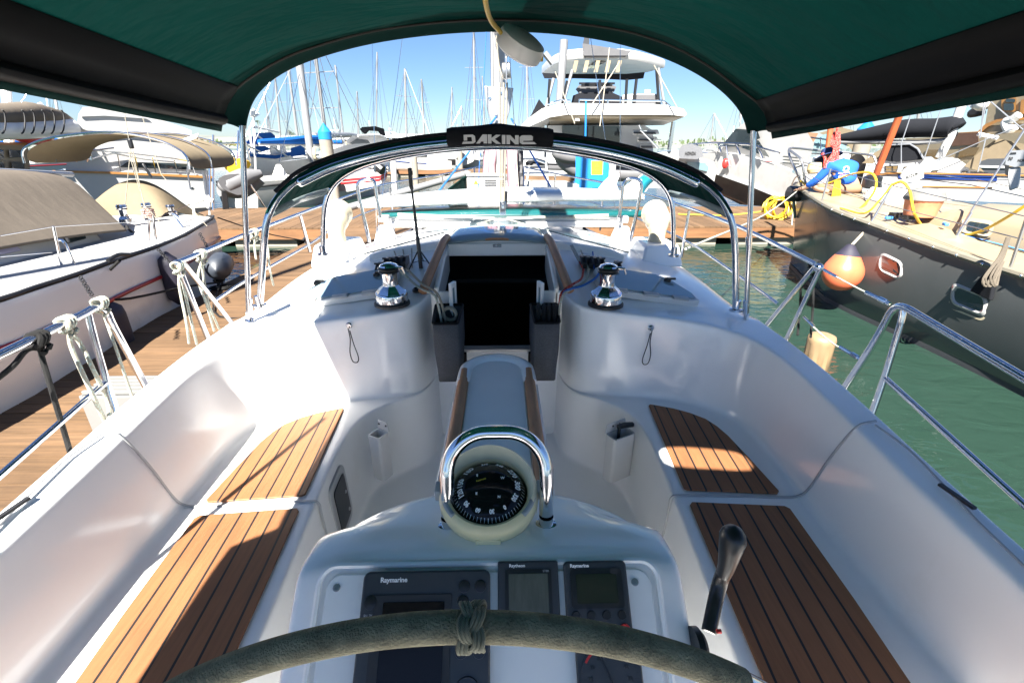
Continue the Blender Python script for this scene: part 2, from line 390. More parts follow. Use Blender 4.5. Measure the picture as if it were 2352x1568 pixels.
def words(txt, size, o, ax, ay, m, parent, name='lettering', depth=.0012, bold=0., sx=1., align='CENTER', shear=0.):
    "raised lettering: baseline centre o, text direction ax, letter-up direction ay"
    cu = bpy.data.curves.new('t', 'FONT'); cu.body = txt; cu.size = size; cu.align_x = align; cu.align_y = 'CENTER'; cu.extrude = depth/2; cu.offset = bold; cu.shear = shear; cu.resolution_u = 3
    t = bpy.data.objects.new('t', cu); COL.objects.link(t)
    dg = bpy.context.evaluated_depsgraph_get(); dg.update()
    me = bpy.data.meshes.new_from_object(t.evaluated_get(dg))
    ax = Vector(ax).normalized(); ay = Vector(ay); ay = (ay-ax*ay.dot(ax)).normalized(); az = ax.cross(ay); o = Vector(o)
    b = MB()
    b.add([o+ax*v.co.x*sx+ay*v.co.y+az*(v.co.z+depth/2) for v in me.vertices], [list(p.vertices) for p in me.polygons])
    bpy.data.objects.remove(t); bpy.data.meshes.remove(me); bpy.data.curves.remove(cu)
    return b.build(name, m, parent, smooth=False)
def rr(cx, cy, w, h, r, n=4):
    "rounded rectangle outline in 2D"
    out = []
    for (sx, sy, a0) in ((1, 1, 0), (-1, 1, 90), (-1, -1, 180), (1, -1, 270)):
        for i in range(n+1):
            a = math.radians(a0+90*i/n)
            out.append((cx+sx*(w/2-r)+r*math.cos(a), cy+sy*(h/2-r)+r*math.sin(a)))
    return out
class Fr:
    "a flat face: origin, right, up, normal"
    def __init__(s, o, ax, ay): s.o = Vector(o); s.x = Vector(ax).normalized(); ay = Vector(ay); s.y = (ay-s.x*ay.dot(s.x)).normalized(); s.z = s.x.cross(s.y)
    def p(s, a, b, c=0): return s.o+s.x*a+s.y*b+s.z*c
    def plate(s, mb, poly, z0, z1): return mb.prism([s.p(a, b, z0) for a, b in poly], s.z*(z1-z0))
# ------------------------------------------------------------------ light, sky, camera
SUN = Vector((-.26, -.90, 1.0)).normalized()
w = bpy.data.worlds.new('World'); SC.world = w; w.use_nodes = True
sk = w.node_tree.nodes.new('ShaderNodeTexSky'); sk.sky_type = 'NISHITA'; sk.sun_disc = False
sk.sun_elevation = math.asin(SUN.z); sk.sun_rotation = math.atan2(SUN.x, SUN.y); sk.air_density = 1.0; sk.dust_density = .15; sk.ozone_density = 5.5; sk.altitude = 0
bg = w.node_tree.nodes['Background']; tn = w.node_tree.nodes.new('ShaderNodeMix'); tn.data_type = 'RGBA'; tn.blend_type = 'MULTIPLY'; tn.inputs['Factor'].default_value = 1; tn.inputs['B'].default_value = (.405, .45, .525, 1); w.node_tree.links.new(sk.outputs[0], tn.inputs['A']); w.node_tree.links.new(tn.outputs['Result'], bg.inputs[0]); bg.inputs[1].default_value = .05
sd = bpy.data.lights.new('sun', 'SUN'); sd.energy = 4.4; sd.angle = math.radians(.5); sd.color = (1, .955, .88)
so = bpy.data.objects.new('sun', sd); COL.objects.link(so); so.rotation_euler = (-SUN).to_track_quat('-Z', 'Y').to_euler(); so.location = (0, 0, 30)
cd = bpy.data.cameras.new('camera'); co = bpy.data.objects.new('camera', cd); COL.objects.link(co)
cd.sensor_width = 36; cd.lens = FPX/PW*36; cd.clip_start = .05; cd.clip_end = 5000
co.location = CAM; co.rotation_euler = (math.pi/2-PITCH, 0, -YAW); SC.camera = co
SC.view_settings.view_transform = 'Standard'; SC.view_settings.look = 'None'; SC.view_settings.exposure = 2.55; SC.view_settings.gamma = 1
SC.cycles.max_bounces = 14; SC.cycles.diffuse_bounces = 10; SC.cycles.glossy_bounces = 4; SC.cycles.transmission_bounces = 4
SC.cycles.use_denoising = True
SC.cycles.sample_clamp_indirect = 12

# ------------------------------------------------------------------ our own boat
BOAT = thing('sailing_yacht', 'white cruising yacht filling the foreground with its cockpit, helm and green awning', 'sailboat', (0, 1, 0))
def zr(x, y):
    base = np.interp(y, [2.2, 2.62, 2.95, 3.3, 3.8, 4.8, 6.2], [1.695, 1.745, 1.81, 1.865, 1.88, 1.80, 1.62])
    k = np.interp(y, [2.3, 3.3, 4.8], [.075, .185, .22])
    return float(base-k*(min(abs(x), 1.4)/1.3)**2)
# stations of the cockpit rim going forward along the coaming and then inboard along the bulkhead (starboard side)
def P(x, y, z): return Vector((x, y, z))
ST = [  # A outer rim        B inner rim            C foot of backrest     D seat front edge    E foot of seat front
    (P(1.23, -.9, 1.52), P(1.175, -.9, 1.50), P(1.16, -.9, 1.2), P(.57, -.9, 1.2), P(.55, -.9, .75)),
    (P(1.25, .1, 1.545), P(1.205, .1, 1.515), P(1.185, .1, 1.2), P(.615, .1, 1.2), P(.59, .1, .75)),
    (P(1.275, .79, 1.565), P(1.235, .75, 1.54), P(1.205, .76, 1.2), P(.655, .77, 1.2), P(.63, .77, .75)),
    (P(1.335, 1.42, 1.60), P(1.268, 1.36, 1.575), P(1.215, 1.40, 1.2), P(.705, 1.42, 1.2), P(.675, 1.42, .75)),
    (P(1.37, 1.80, 1.61), P(1.285, 1.66, 1.60), P(1.228, 1.72, 1.2), P(.725, 1.72, 1.2), P(.695, 1.74, .75)),
    (P(1.385, 2.10, 1.615), P(1.295, 1.90, 1.61), P(1.232, 1.92, 1.2), P(.730, 1.90, 1.2), P(.70, 1.90, .75)),
    (P(1.38, 2.36, 1.615), P(1.26, 2.14, 1.62), P(1.17, 2.09, 1.2), P(.715, 2.06, 1.2), P(.685, 2.04, .75)),
    (P(1.13, 2.40, 1.64), P(1.10, 2.255, 1.635), P(1.0, 2.215, 1.2), P(.66, 2.17, 1.2), P(.62, 2.16, .75)),
    (P(.935, 2.42, 1.66), P(.92, 2.305, 1.655), P(.82, 2.275, 1.2), P(.585, 2.245, 1.2), P(.55, 2.235, .75)),
    (P(.67, 2.44, 1.69), P(.66, 2.325, 1.675), P(.60, 2.305, 1.2), P(.505, 2.29, 1.2), P(.485, 2.28, .75)),
    (P(.52, 2.46, 1.705), P(.475, 2.36, 1.69), P(.455, 2.345, 1.2), P(.435, 2.335, 1.2), P(.425, 2.325, .75)),
    (P(.455, 2.53, 1.715), P(.405, 2.45, 1.70), P(.40, 2.43, 1.2), P(.39, 2.43, 1.2), P(.385, 2.42, .75)),
    (P(.435, 2.66, 1.725), P(.375, 2.62, 1.715), P(.37, 2.62, 1.2), P(.365, 2.62, 1.2), P(.36, 2.62, .75)),
]
for s_ in ST[:7]: s_[0].x += .034; s_[0].z += .008
NA = 7                                      # stations 0..6 border the side deck, 6..12 border the cabin top
def between(a, b, d): return a+(b-a).normalized()*min(d, (b-a).length*.45)
rows = []                                   # rows of the tub, outside to inside
Ao = [s[0]+Vector((.05, .02 if i < NA else .0, -.10)) for i, s in enumerate(ST)]
def col(i):
    A, B, C, D, E = ST[i]
    r = .028 if i < 9 else .024
    out = [between(A, B, .025), between(B, A, r), B, between(B, C, .032)]
    out += [B.lerp(C, .5), between(C, B, .07), C, between(C, D, .08), between(D, C, .026), D, between(D, E, .028), between(E, D, .05), E, between(E, P(0, E.y, .75), .05), P(E.x*.5, E.y if i < 9 else E.y, .745), P(0, E.y, .742)]
    return out
cols = [col(i) for i in range(len(ST))]
dm = MB()
def both(rows_):
    dm.grid(rows_); dm.grid([[mx(p) for p in r] for r in rows_])
both(cols)
# outer skirt of the coaming down to the side deck
both([[between(s[0], s[1], .025), s[0], s[0]+P(.010, 0, -.022), s[0]+P(.05, 0, -.2), s[0]+P(.055, 0, -.3)] for s in ST[:NA]])
# cabin top, lines running forward from the rim
YS = [2.72, 2.95, 3.25, 3.6, 4.1, 4.8, 5.8, 6.6]
XL = {6: [1.40, 1.40, 1.395, 1.38, 1.32, 1.18, .85, .5], 7: [1.17, 1.19, 1.19, 1.17, 1.1, .98, .7, .42], 8: [.95, .96, .96, .95, .9, .8, .58, .34], 9: [.70, .71, .71, .70, .68, .6, .44, .26],
      10: [.55, .55, .55, .55, .52, .46, .34, .2], 11: [.46, .46, .46, .46, .44, .38, .27, .15], 12: [.40, .37, .36, .36, .34, .3, .2, .1]}
top = {}
for i in range(6, 13):
    A, B = ST[i][0], ST[i][1]
    top[i] = [between(A, B, .025), A]+[P(x, y, zr(x, y)) for x, y in zip(XL[i], YS) if y > A.y+.03]
n0 = min(len(v) for v in top.values())
both([top[i] for i in range(6, 13)])
l6 = top[6]
both([l6, [p+P(.02, 0, -.03) for p in l6], [p+P(.06, 0, -.16) for p in l6], [p+P(.08, 0, -.34) for p in l6]])
# roof between the hatch runners and behind the hatch
l12 = top[12][4:]
dm.grid([l12, [P(0, p.y, zr(0, p.y)) for p in l12], [mx(p) for p in l12]])
hole = top[12][:5]
both([hole, [p+P(-.012, 0, -.03) for p in hole], [p+P(-.015, 0, -.16) for p in hole]])
deck = dm.build('deck_moulding', 'gel', BOAT, sub=2, merge=True)

# hull and side decks
hb = MB(); secs = []
for y, b, z in ((-3.0, 1.42, 1.30), (-1.5, 1.52, 1.29), (0, 1.62, 1.28), (1.5, 1.69, 1.29), (3, 1.70, 1.31), (4.5, 1.58, 1.36), (6, 1.28, 1.42), (7.3, .80, 1.49), (8.3, .30, 1.56), (8.75, .03, 1.60)):
    secs.append([P(b, y, z), P(b+.015, y-.01, z-.06), P(b*.97, y-.05, .75), P(b*.88, y-.15, .1), P(b*.45, y-.3, -.35), P(0, y-.4, -.5)])
hb.grid(secs); hb.grid([[mx(p) for p in r] for r in secs], flip=True)
hb.grid([[s[0], P(min(1.36, s[0].x-.1), s[0].y, s[0].z+.005)] for s in secs[:7]]); hb.grid([[mx(s[0]), P(-min(1.36, s[0].x-.1), s[0].y, s[0].z+.005)] for s in secs[:7]])
hb.grid([[mx(s[0]), P(0, s[0].y, s[0].z+.03), s[0]] for s in secs[6:]])
hb.add([s for s in secs[0]]+[mx(s) for s in reversed(secs[0])], [tuple(range(12))])
hb.build('hull', 'white_m', BOAT)
tr = MB()
for sg in (1, -1):
    tr.tube([P(sg*(s[0].x-.02), s[0].y, s[0].z+.015) for s in secs], .016, 8, k=3)
tr.build('toe_rail', 'alu', BOAT)

# teak panels on the seats
def panel(name, out2d, sgn):
    mb = MB(); pl = [P(sgn*x, y, 1.2045) for x, y in out2d]
    mb.prism(pl, (0, 0, .008)); mb.build(name, 'teak', BOAT, bevel=.0025)
def uxy(u, v): q = U(u, v, z=1.212); return (abs(q.x), q.y)
aft = [(.63, -.6), (.665, .1), (.70, .72), (.752, 1.42), (.765, 1.435), (1.115, 1.405), (1.128, 1.39), (1.105, 1.0), (1.075, .68), (1.03, .1), (.99, -.6)]
fwd = [(.762, 1.515), (.772, 1.505), (1.125, 1.475), (1.14, 1.49), (1.125, 1.70), (1.108, 1.88), (1.09, 1.96), (1.06, 2.03), (1.0, 2.09), (.93, 2.135), (.86, 2.165), (.82, 2.18), (.81, 2.17)]
for s in (1, -1):
    panel('seat_teak', aft, s); panel('seat_teak', fwd, s)
# joint across seat and backrest, a soft moulded groove line
for s in (1, -1):
    g = MB(); g.tube([P(s*x, y, z) for x, y, z in ((1.335, 1.38, 1.607), (1.275, 1.385, 1.577), (1.245, 1.42, 1.42), (1.226, 1.445, 1.27), (1.20, 1.457, 1.214), (1.12, 1.462, 1.203), (.9, 1.475, 1.203), (.745, 1.482, 1.203), (.702, 1.482, 1.192), (.697, 1.48, 1.12), (.686, 1.48, .85))], .0055, 8, k=5, flat=.7)
    g.build('moulded_joint', 'lgrey', BOAT)
    c = MB(); c.tube([P(s*x, y, z) for x, y, z in ((1.318, 1.36, 1.603), (1.325, 1.25, 1.601), (1.315, 1.15, 1.597), (1.272, .78, 1.567), (1.247, .1, 1.545), (1.225, -.6, 1.53))], .004, 6, k=3)
    c.build('moulded_joint', 'lgrey', BOAT)
    v = MB(); v.box(P(s*1.300, 1.02, 1.590), (.012, .10, .008), Matrix.Rotation(s*.1, 3, 'Z')); v.build('locker_latch', 'rubber', BOAT)

# companionway: front frame, cabin inside coloured near-black as shade, sill, doors, hatch
cf = MB()
def wallpoly(a, b, z0, z1, y, t=.03):
    cf.hexa([P(a[0], y, z0), P(b[0], y, z0), P(b[0], y+t, z0), P(a[0], y+t, z0)], [P(a[1], y, z1), P(b[1], y, z1), P(b[1], y+t, z1), P(a[1], y+t, z1)])
wallpoly((-.40, -.40), (-.195, -.24), .70, 1.715, 2.60); wallpoly((.195, .24), (.40, .40), .70, 1.715, 2.60)
wallpoly((-.186, -.187), (.186, .187), .70, 1.365, 2.586)
cf.build('companionway_frame', 'gel', BOAT, bevel=.006)
si = MB(); si.box(P(0, 2.575, 1.372), (.40, .06, .018)); si.build('companionway_sill', 'alu', BOAT, bevel=.003)
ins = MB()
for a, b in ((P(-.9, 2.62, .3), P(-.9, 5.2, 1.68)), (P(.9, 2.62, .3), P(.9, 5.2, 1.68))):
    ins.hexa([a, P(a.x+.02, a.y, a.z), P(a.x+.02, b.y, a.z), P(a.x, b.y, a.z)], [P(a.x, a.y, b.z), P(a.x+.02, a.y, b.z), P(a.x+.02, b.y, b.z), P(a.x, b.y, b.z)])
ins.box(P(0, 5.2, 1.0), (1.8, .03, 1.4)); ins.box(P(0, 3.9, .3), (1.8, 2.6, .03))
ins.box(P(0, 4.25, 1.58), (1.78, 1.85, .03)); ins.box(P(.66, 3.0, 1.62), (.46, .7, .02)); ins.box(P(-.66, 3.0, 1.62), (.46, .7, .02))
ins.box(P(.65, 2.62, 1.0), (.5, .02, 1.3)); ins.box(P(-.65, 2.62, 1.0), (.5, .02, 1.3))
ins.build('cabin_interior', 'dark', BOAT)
st = MB()
for i in range(4): st.box(P(0, 2.78+.14*i, 1.2-.23*i), (.46, .14, .03))
st.build('companionway_steps', 'inwood', BOAT, bevel=.004)
tu = MB()
tu.hexa([P(-.345, 3.22, 1.785), P(.345, 3.22, 1.785), P(.345, 3.26, 1.785), P(-.345, 3.26, 1.785)], [P(-.35, 3.22, 1.872), P(.35, 3.22, 1.872), P(.35, 3.26, 1.872), P(-.35, 3.26, 1.872)])
for s in (1, -1):
    tu.hexa([P(s*.36, 2.6, 1.58), P(s*.33, 2.6, 1.58), P(s*.33, 3.22, 1.68), P(s*.36, 3.22, 1.68)], [P(s*.36, 2.6, 1.745), P(s*.33, 2.6, 1.745), P(s*.33, 3.22, 1.87), P(s*.36, 3.22, 1.87)])
tu.build('hatch_trunk', 'gel', BOAT, bevel=.01)
sh = MB(); sh.grid([[P(x, y, zr(0, y)+.022+.03*(1-(x/.37)**2)) for x in np.linspace(-.37, .37, 9)] for y in (3.20, 3.35, 3.6, 4.0)])
sh.build('sliding_hatch', 'hatchglass', BOAT, solid=.014)
hh = MB(); hh.tube([P(-.075, 3.185, 1.905), P(-.045, 3.175, 1.912), P(.045, 3.175, 1.912), P(.075, 3.185, 1.905)], .012, 8, flat=.7); hh.build('hatch_handle', 'wood', BOAT)
kl = MB(); kl.box(P(.0, 3.212, 1.858), (.058, .012, .02)); kl.lathe([(.006, 0), (.006, .012)], P(0, 3.2, 1.858), (0, -1, 0), 10); kl.build('hatch_lock', 'steel', BOAT, bevel=.003)
for s in (1, -1):
    rl = MB(); rl.tube([P(s*.405, 2.50, 1.752), P(s*.40, 2.56, 1.768), P(s*.36, 3.1, 1.89), P(s*.345, 3.27, 1.905)], .026, 12, k=3); rl.build('wooden_grab_rail', 'wood', BOAT)
    d = MB()
    Dr = Fr(P(s*.235, 2.572, 1.36), (s*.35, -.94, 0), (0, 0, 1))
    for a0, a1, b0, b1 in ((0, .014, 0, .43), (.048, .062, 0, .43), (.014, .048, 0, .03), (.014, .048, .40, .43)):
        Dr.plate(d, [(a0, b0), (a1, b0), (a1, b1), (a0, b1)], -.01, .01)
    do = d.build('companionway_door', 'gel', BOAT, bevel=.003)
    g = MB(); Dr.plate(g, [(.014, .03), (.048, .03), (.048, .40), (.014, .40)], -.003, .003); g.build('door_pane', 'hatchglass', do)
# breakwater lip across the cabin top
lp = MB()
L1 = [P(x, 3.28-.10*(x/.9)**2, zr(x, 3.28)) for x in np.linspace(-.86, .86, 25)]
secs_ = []
for p in L1:
    e = 1 if abs(p.x) < .80 else .55
    secs_.append([p+P(0, -.035, -.02), p+P(0, -.03, .02*e), p+P(0, -.012, .036*e), p+P(0, .03, .034*e), p+P(0, .07, .0), p+P(0, .06, -.02)])
lp.loft(secs_); lp.build('breakwater_lip', 'gel', BOAT, ang=60)

# deck hatches beside the companionway, sky reflection coloured into the panes
def deck_hatch(s):
    o = P(s*.86, 2.66, zr(.86, 2.66)); e1 = P(s*.3, 0, zr(1.16, 2.66)-o.z); e2 = P(0, .3, zr(.86, 2.96)-o.z)
    f = Fr(o+P(0, 0, .022), e1, e2)
    if s < 0: f.x = -f.x; f.z = f.x.cross(f.y)
    m = 1
    pts = [(-.285, -.155), (.24, -.17), (.29, -.15), (.285, -.08), (.20, .10), (.12, .165), (-.20, .185), (-.265, .16), (-.285, .10)]
    if s < 0: pts = [(-a, b) for a, b in reversed(pts)]
    mb = MB(); f.plate(mb, pts, -.02, .022); fr_ = mb.build('deck_hatch', 'white', BOAT, bevel=.008, seg=3)
    g = MB(); f.plate(g, [(a*.93, b*.9+.006) for a, b in pts], .0225, .028); g.build('hatch_pane', 'hatchglass', fr_, bevel=.002)
    for a in (-.2, .16): k = MB(); k.lathe([(.022, 0), (.02, .014), (.008, .02)], f.p(a, .07, .028), f.z, 14); k.box(f.p(a+.02, .07, .045), (.05, .016, .012)); k.build('hatch_dog', 'black', fr_)
    for a in (-.18, 0, .17): h = MB(); f.plate(h, [(a-.045, -.182), (a+.045, -.182), (a+.045, -.14), (a-.045, -.14)], .02, .034); h.build('hatch_hinge', 'lgrey', fr_, bevel=.004)
deck_hatch(1); deck_hatch(-1)

# winches
def winch(s):
    q = U(895 if s < 0 else 1397, 716, z=1.69); o = P(q.x, q.y+.075, zr(q.x, q.y+.085)+.002)
    b = MB(); b.lathe([(.094, 0), (.094, .012), (.088, .018)], o, n=32); root = b.build('winch', 'rubber', BOAT)
    c = MB(); c.lathe([(.083, .018), (.085, .022), (.085, .058), (.083, .064), (.080, .068)], o, n=40); c.lathe([(.080, .068), (.060, .092), (.046, .102), (.042, .108)], o, n=8); c.build('winch_base_drum', 'steel', root, ang=25)
    d = MB(); d.lathe([(.042, .108), (.040, .125), (.041, .16), (.046, .176)], o, n=28); d.build('winch_drum', 'steel', root)
    e = MB(); e.lathe([(.052, .176), (.056, .181), (.050, .188), (.050, .192), (.058, .197), (.052, .206)], o, n=28); e.build('self_tailing_jaw', 'black', root)
    t = MB(); t.lathe([(.048, .206), (.044, .214), (.02, .224), (.012, .224)], o, n=28); t.tube([o+P(.03, -.02, .206), o+P(.075, -.03, .205), o+P(.085, -.028, .175)], [.012, .012, .008], 8, flat=.6); t.build('winch_cap', 'steel', root)
    return o
WIN = [winch(-1), winch(1)]
vt = MB(); q = U(962, 680, z=1.70); vt.lathe([(.034, 0), (.034, .012), (.026, .02), (.02, .012)], P(q.x, q.y, zr(q.x, q.y)), n=24); vt.build('instrument_cap', 'black', BOAT)

# rope clutches
def clutch_bank(us, v, z):
    for u in us:
        q = U(u, v, z=z); c = P(q.x, q.y, zr(q.x, q.y)+.005)
        b = MB(); sec = [(-.075, 0), (.075, 0), (.075, .03), (.055, .058), (-.02, .062), (-.075, .036)]
        b.prism([c+P(-.013, a, h) for a, h in sec], (.027, 0, 0)); r = b.build('rope_clutch', 'black', BOAT, bevel=.004)
        l = MB(); l.box(c+P(0, -.035, .064), (.02, .09, .012), Matrix.Rotation(-.25, 3, 'X')); l.build('clutch_lever', 'grey', r, bevel=.004)
clutch_bank((890, 904, 918, 932), 612, 1.78); clutch_bank((872,), 622, 1.77)
clutch_bank((1338, 1352, 1366, 1380), 612, 1.78); clutch_bank((1418,), 618, 1.77)
op = MB(); q = U(1322, 605, z=1.80); op.box(q+P(0, .03, .06), (.022, .14, .012), Matrix.Rotation(.6, 3, 'X') @ Matrix.Rotation(.3, 3, 'Z')); op.build('open_clutch_lever', 'lgrey', BOAT, bevel=.003)

# bulkhead engine-stop pulls with cord loops
for u, v in ((801, 748), (1496, 754)):
    p = U(u, v, y=2.295); p.y -= .012
    k = MB(); k.lathe([(.016, 0), (.017, .006), (.012, .012)], p+P(0, .02, 0), (0, -1, 0), 18); kr = k.build('pull_knob', 'steel', BOAT)
    sd_ = -1 if u > 1150 else 1
    c = MB(); c.tube([p+P(0, -.004, -.006), p+P(.004*sd_, -.006, -.07), p+P(-.005*sd_, -.012, -.14), p+P(.004*sd_, -.015, -.19), p+P(.028*sd_, -.016, -.195), p+P(.036*sd_, -.015, -.165), p+P(.02*sd_, -.012, -.09), p+P(.008*sd_, -.006, -.02)], .0028, 6, k=6); c.build('pull_cord', 'ropeb', kr)

# holders for the winch handles, and the recessed latch in the seat front
def pocket(u0, v0, u1, v1, s, handle):
    a = U(u0, v0, y=2.02); b = U(u1, v1, y=2.02); w = abs(b.x-a.x)
    o = P((a.x+b.x)/2, 2.0, (a.z+b.z)/2)
    f = Fr(o, (1, s*.55, 0), (0, 0, 1))
    H = (a.z-b.z)
    m = MB()
    out = rr(0, 0, w, .075, .015); inn = rr(0, 0, w-.016, .06, .010)
    def ring(r, h): return [f.p(x, h, y) for x, y in r]
    m.loft([ring(out, -H/2), ring(out, H/2)], caps=False); m.loft([ring(inn, H/2), ring(inn, -H/2+.02)], caps=False)
    m.grid([ring(out, H/2), ring(inn, H/2)], closed_u=True); m.add(ring(out, -H/2), [tuple(range(len(out)))]); m.add(ring(inn, -H/2+.02), [tuple(range(len(inn)))])
    m.prism([f.p(-w/2, H/2, -.042), f.p(w/2, H/2, -.042), f.p(w/2-.01, H/2+.05, -.042), f.p(-w/2+.01, H/2+.05, -.042)], f.z*.006)
    r = m.build('winch_handle_holder', 'white', BOAT, bevel=.002)
    sc = MB()
    for x in (-.022, .022): sc.lathe([(.006, 0), (.004, .003)], f.p(x, H/2+.03, -.035), f.z, 10)
    sc.build('screw', 'rubber', r)
    return f, H
pocket(853, 990, 900, 1085, -1, False)
fH, HH = pocket(1392, 990, 1443, 1085, 1, True)
wh = thing('winch_handle', 'black winch handle standing in the plastic holder near the starboard seat', 'winch handle', fH.p(0, 0, 0))
b = MB(); b.tube([fH.p(-.012, -.06, 0), fH.p(-.012, HH/2+.035, 0)], .011, 10, flat=.8); b.build('arm', 'black', wh)
b = MB(); b.tube([fH.p(-.02, HH/2+.045, 0), fH.p(.02, HH/2+.042, 0), fH.p(.075, HH/2+.028, 0)], [.013, .015, .014], 12); b.build('grip', 'black', wh)
f = Fr(P(-.706, 1.70, 1.0), (-.045, 1, 0), (-.04, 0, 1))
m = MB(); f.plate(m, rr(0, 0, .22, .30, .05, 6), -.01, .004); r = m.build('locker_latch_recess', 'lgrey', BOAT, bevel=.003)
m = MB(); f.plate(m, rr(0.0, 0, .15, .225, .022, 4), .0045, .009); m.build('recess_panel', 'black', r)
m = MB()
for a, b_ in ((.05, -.08), (.05, .02)): m.lathe([(.009, 0), (.007, .004)], f.p(a, b_, .009), f.z, 12)
m.build('recess_button', 'lgrey', r)

# folding cockpit table
tb = MB()
def tz(y): return 1.455+(2.2-y)*.02
outl = [(-.13, 1.02), (.13, 1.02)]
arc = [(.135*math.cos(a), 2.12+.13*math.sin(a)) for a in np.linspace(0, math.pi, 13)]
tb.prism([P(x, y, tz(y)-.03) for x, y in outl+arc], (0, 0, .03)); tbo = tb.build('cockpit_table', 'gel2', BOAT, bevel=.006)
rim = MB(); rim.tube([P(.16, 1.98, tz(2)-.005)]+[P(.155*math.cos(a), 2.11+.15*math.sin(a), tz(2.1)-.004) for a in np.linspace(0, math.pi, 17)]+[P(-.16, 1.98, tz(2)-.005)], .034, 12, flat=.7); rim.build('table_rim', 'gel', tbo)
for s in (1, -1):
    ed = MB(); ed.tube([P(s*.158, 1.0, tz(1)-.004), P(s*.158, 2.10, tz(2.1)-.004)], .026, 14); ed.build('wooden_table_edge', 'wood', tbo)
    lf = MB(); lf.prism([P(s*.182, 1.02, tz(1)-.02), P(s*.182, 2.0, tz(2)-.02), P(s*.19, 1.95, tz(2)-.30), P(s*.19, 1.05, tz(1)-.30)], (s*.014, 0, 0)); lf.build('table_leaf', 'gel', tbo, bevel=.004)
hl = MB(); hl.lathe([(.012, 0), (.012, .002)], P(0.0, 1.42, tz(1.42)+.0005), n=16); hl.build('finger_hole', 'matte', tbo)
tbm = MB(); tbm.prism([P(.075*math.cos(a), 1.25-.085*math.sin(a), tz(1.2)+.001) for a in np.linspace(0, math.pi, 12)]+[P(-.075, 1.27, tz(1.2)+.001), P(.075, 1.27, tz(1.2)+.001)], (0, 0, .012)); tbm.build('wooden_catch', 'wood', tbo, bevel=.002)
kb = MB(); kb.ball(P(0, 1.225, tz(1.2)+.02), .011, 8); kb.build('catch_knob', 'cowl', tbo)
lg = MB(); lg.box(P(0, 1.35, 1.08), (.14, .18, .68)); lg.box(P(0, 2.0, 1.08), (.12, .12, .68)); lg.build('table_pedestal', 'gel', tbo, bevel=.02)
# ------------------------------------------------------------------ helm console
# side outline of the moulding, lofted across x with a rounded plan
def cons(x, t):
    yb = 1.02-.10*t**2-.06*t**4             # rear edge curves aft towards the sides
    ye = .735-.01*t**2
    zt = 1.660-.035*t**4
    return [P(x*1.03, yb+.05, .78), P(x*1.02, yb+.02, 1.45), P(x, yb, zt-.03), P(x, yb-.02, zt), P(x, yb-.06, zt+.006), P(x, .88, 1.682-.03*t**4), P(x, ye+.03, 1.708-.03*t**4), P(x, ye, 1.706-.03*t**4), P(x*1.0, ye-.022, 1.692-.03*t**4), P(x*1.0, .52, 1.520-.012*t**4), P(x, .49, 1.47), P(x*1.0, .53, 1.2), P(x, .60, .78)]
cm = MB(); xs = [-.405, -.403, -.395, -.37, -.30, -.2, -.1, 0, .1, .2, .30, .37, .395, .403, .405]
sec = []
for x in xs:
    t = min(1, abs(x)/.405); t2 = t
    s = cons(x, t2)
    if abs(x) > .4: c = sum(s, Vector())/len(s); s = [p.lerp(P(x, c.y, c.z), .10 if abs(x) > .404 else .04) for p in s]
    sec.append(s)
cm.loft(sec); CON = cm.build('helm_console', 'gel', BOAT, sub=2, merge=True)
# sloping instrument face
Fc = Fr(P(-.003, .715, 1.686), (1, 0, 0), (0, .205, .180))
FS = Fr(P(0, .715, 1.6915), (1, 0, 0), (0, .195, .173))
pl = MB(); FS.plate(pl, rr(0.0, -.155, .66, .30, .03, 5), -.01, .006); pn = pl.build('instrument_panel', 'gel2', BOAT, bevel=.003)
ch = MB(); ch.tube([FS.p(x, y, .004) for x, y in rr(0, -.155, .69, .33, .035, 6)], .006, 6, closed=True); ch.build('panel_groove', 'gel', pn)
for a in (-.308, .296):
    s_ = MB(); s_.lathe([(.0075, 0), (.007, .003), (.003, .0032), (.003, .001)], FS.p(a, -.030, .006), FS.z, 14); s_.build('panel_screw', 'alu', pn)
def device(name, u0, v0, u1, hgt, r, rise, m='grey'):
    "housing whose top edge is seen from u0 to u1 at row v0; returns its face frame with origin at the middle of the top edge"
    n = FS.z
    def hit(u, v):
        d = U(u, v, d=1)-CAM; t = (FS.p(0, 0, rise)-CAM).dot(n)/d.dot(n); q = CAM+d*t-FS.o; return q.dot(FS.x), q.dot(FS.y)
    a, b = hit(u0, v0); c, _ = hit(u1, v0); w = c-a
    mb = MB(); FS.plate(mb, rr((a+c)/2, b-hgt/2, w, hgt, r, 5), .0065, rise)
    o = mb.build(name, m, BOAT, bevel=.004, seg=3)
    return Fr(FS.p((a+c)/2, b, rise), FS.x, FS.y), w, hgt, o
# chart plotter
f, w_, h_, o = device('chart_plotter', 836, 1312, 1126, .235, .014, .026)
m = MB(); f.plate(m, rr(-.025, -.135, w_*.60, .185, .004), .0005, .003); m.build('screen_bezel', 'rubber', o)
m = MB(); f.plate(m, rr(-.022, -.130, w_*.47, .150, .002), .0035, .0045); m.build('screen', 'screen', o)
words('Raymarine', .0125, f.p(-.065, -.016, .0005), f.x, f.y, 'letterw', o, bold=.0003)
m = MB(); m.lathe([(.013, 0), (.012, .004), (.004, .005)], f.p(-w_/2+.020, -.055, .0005), f.z, 20); m.build('light_sensor', 'black', o)
words('RL70C', .009, f.p(-w_/2+.021, -.078, .0005), f.x, f.y, 'lgrey', o)
for i, (a, b) in enumerate(((.075, -.03), (.107, -.03), (.073, -.056), (.106, -.066), (.072, -.083), (.072, -.14), (.106, -.14))):
    m = MB(); m.lathe([(.0115, 0), (.0108, .003), (.006, .0036)], f.p(a, b, .0005), f.z, 20); m.build('button', 'black', o)
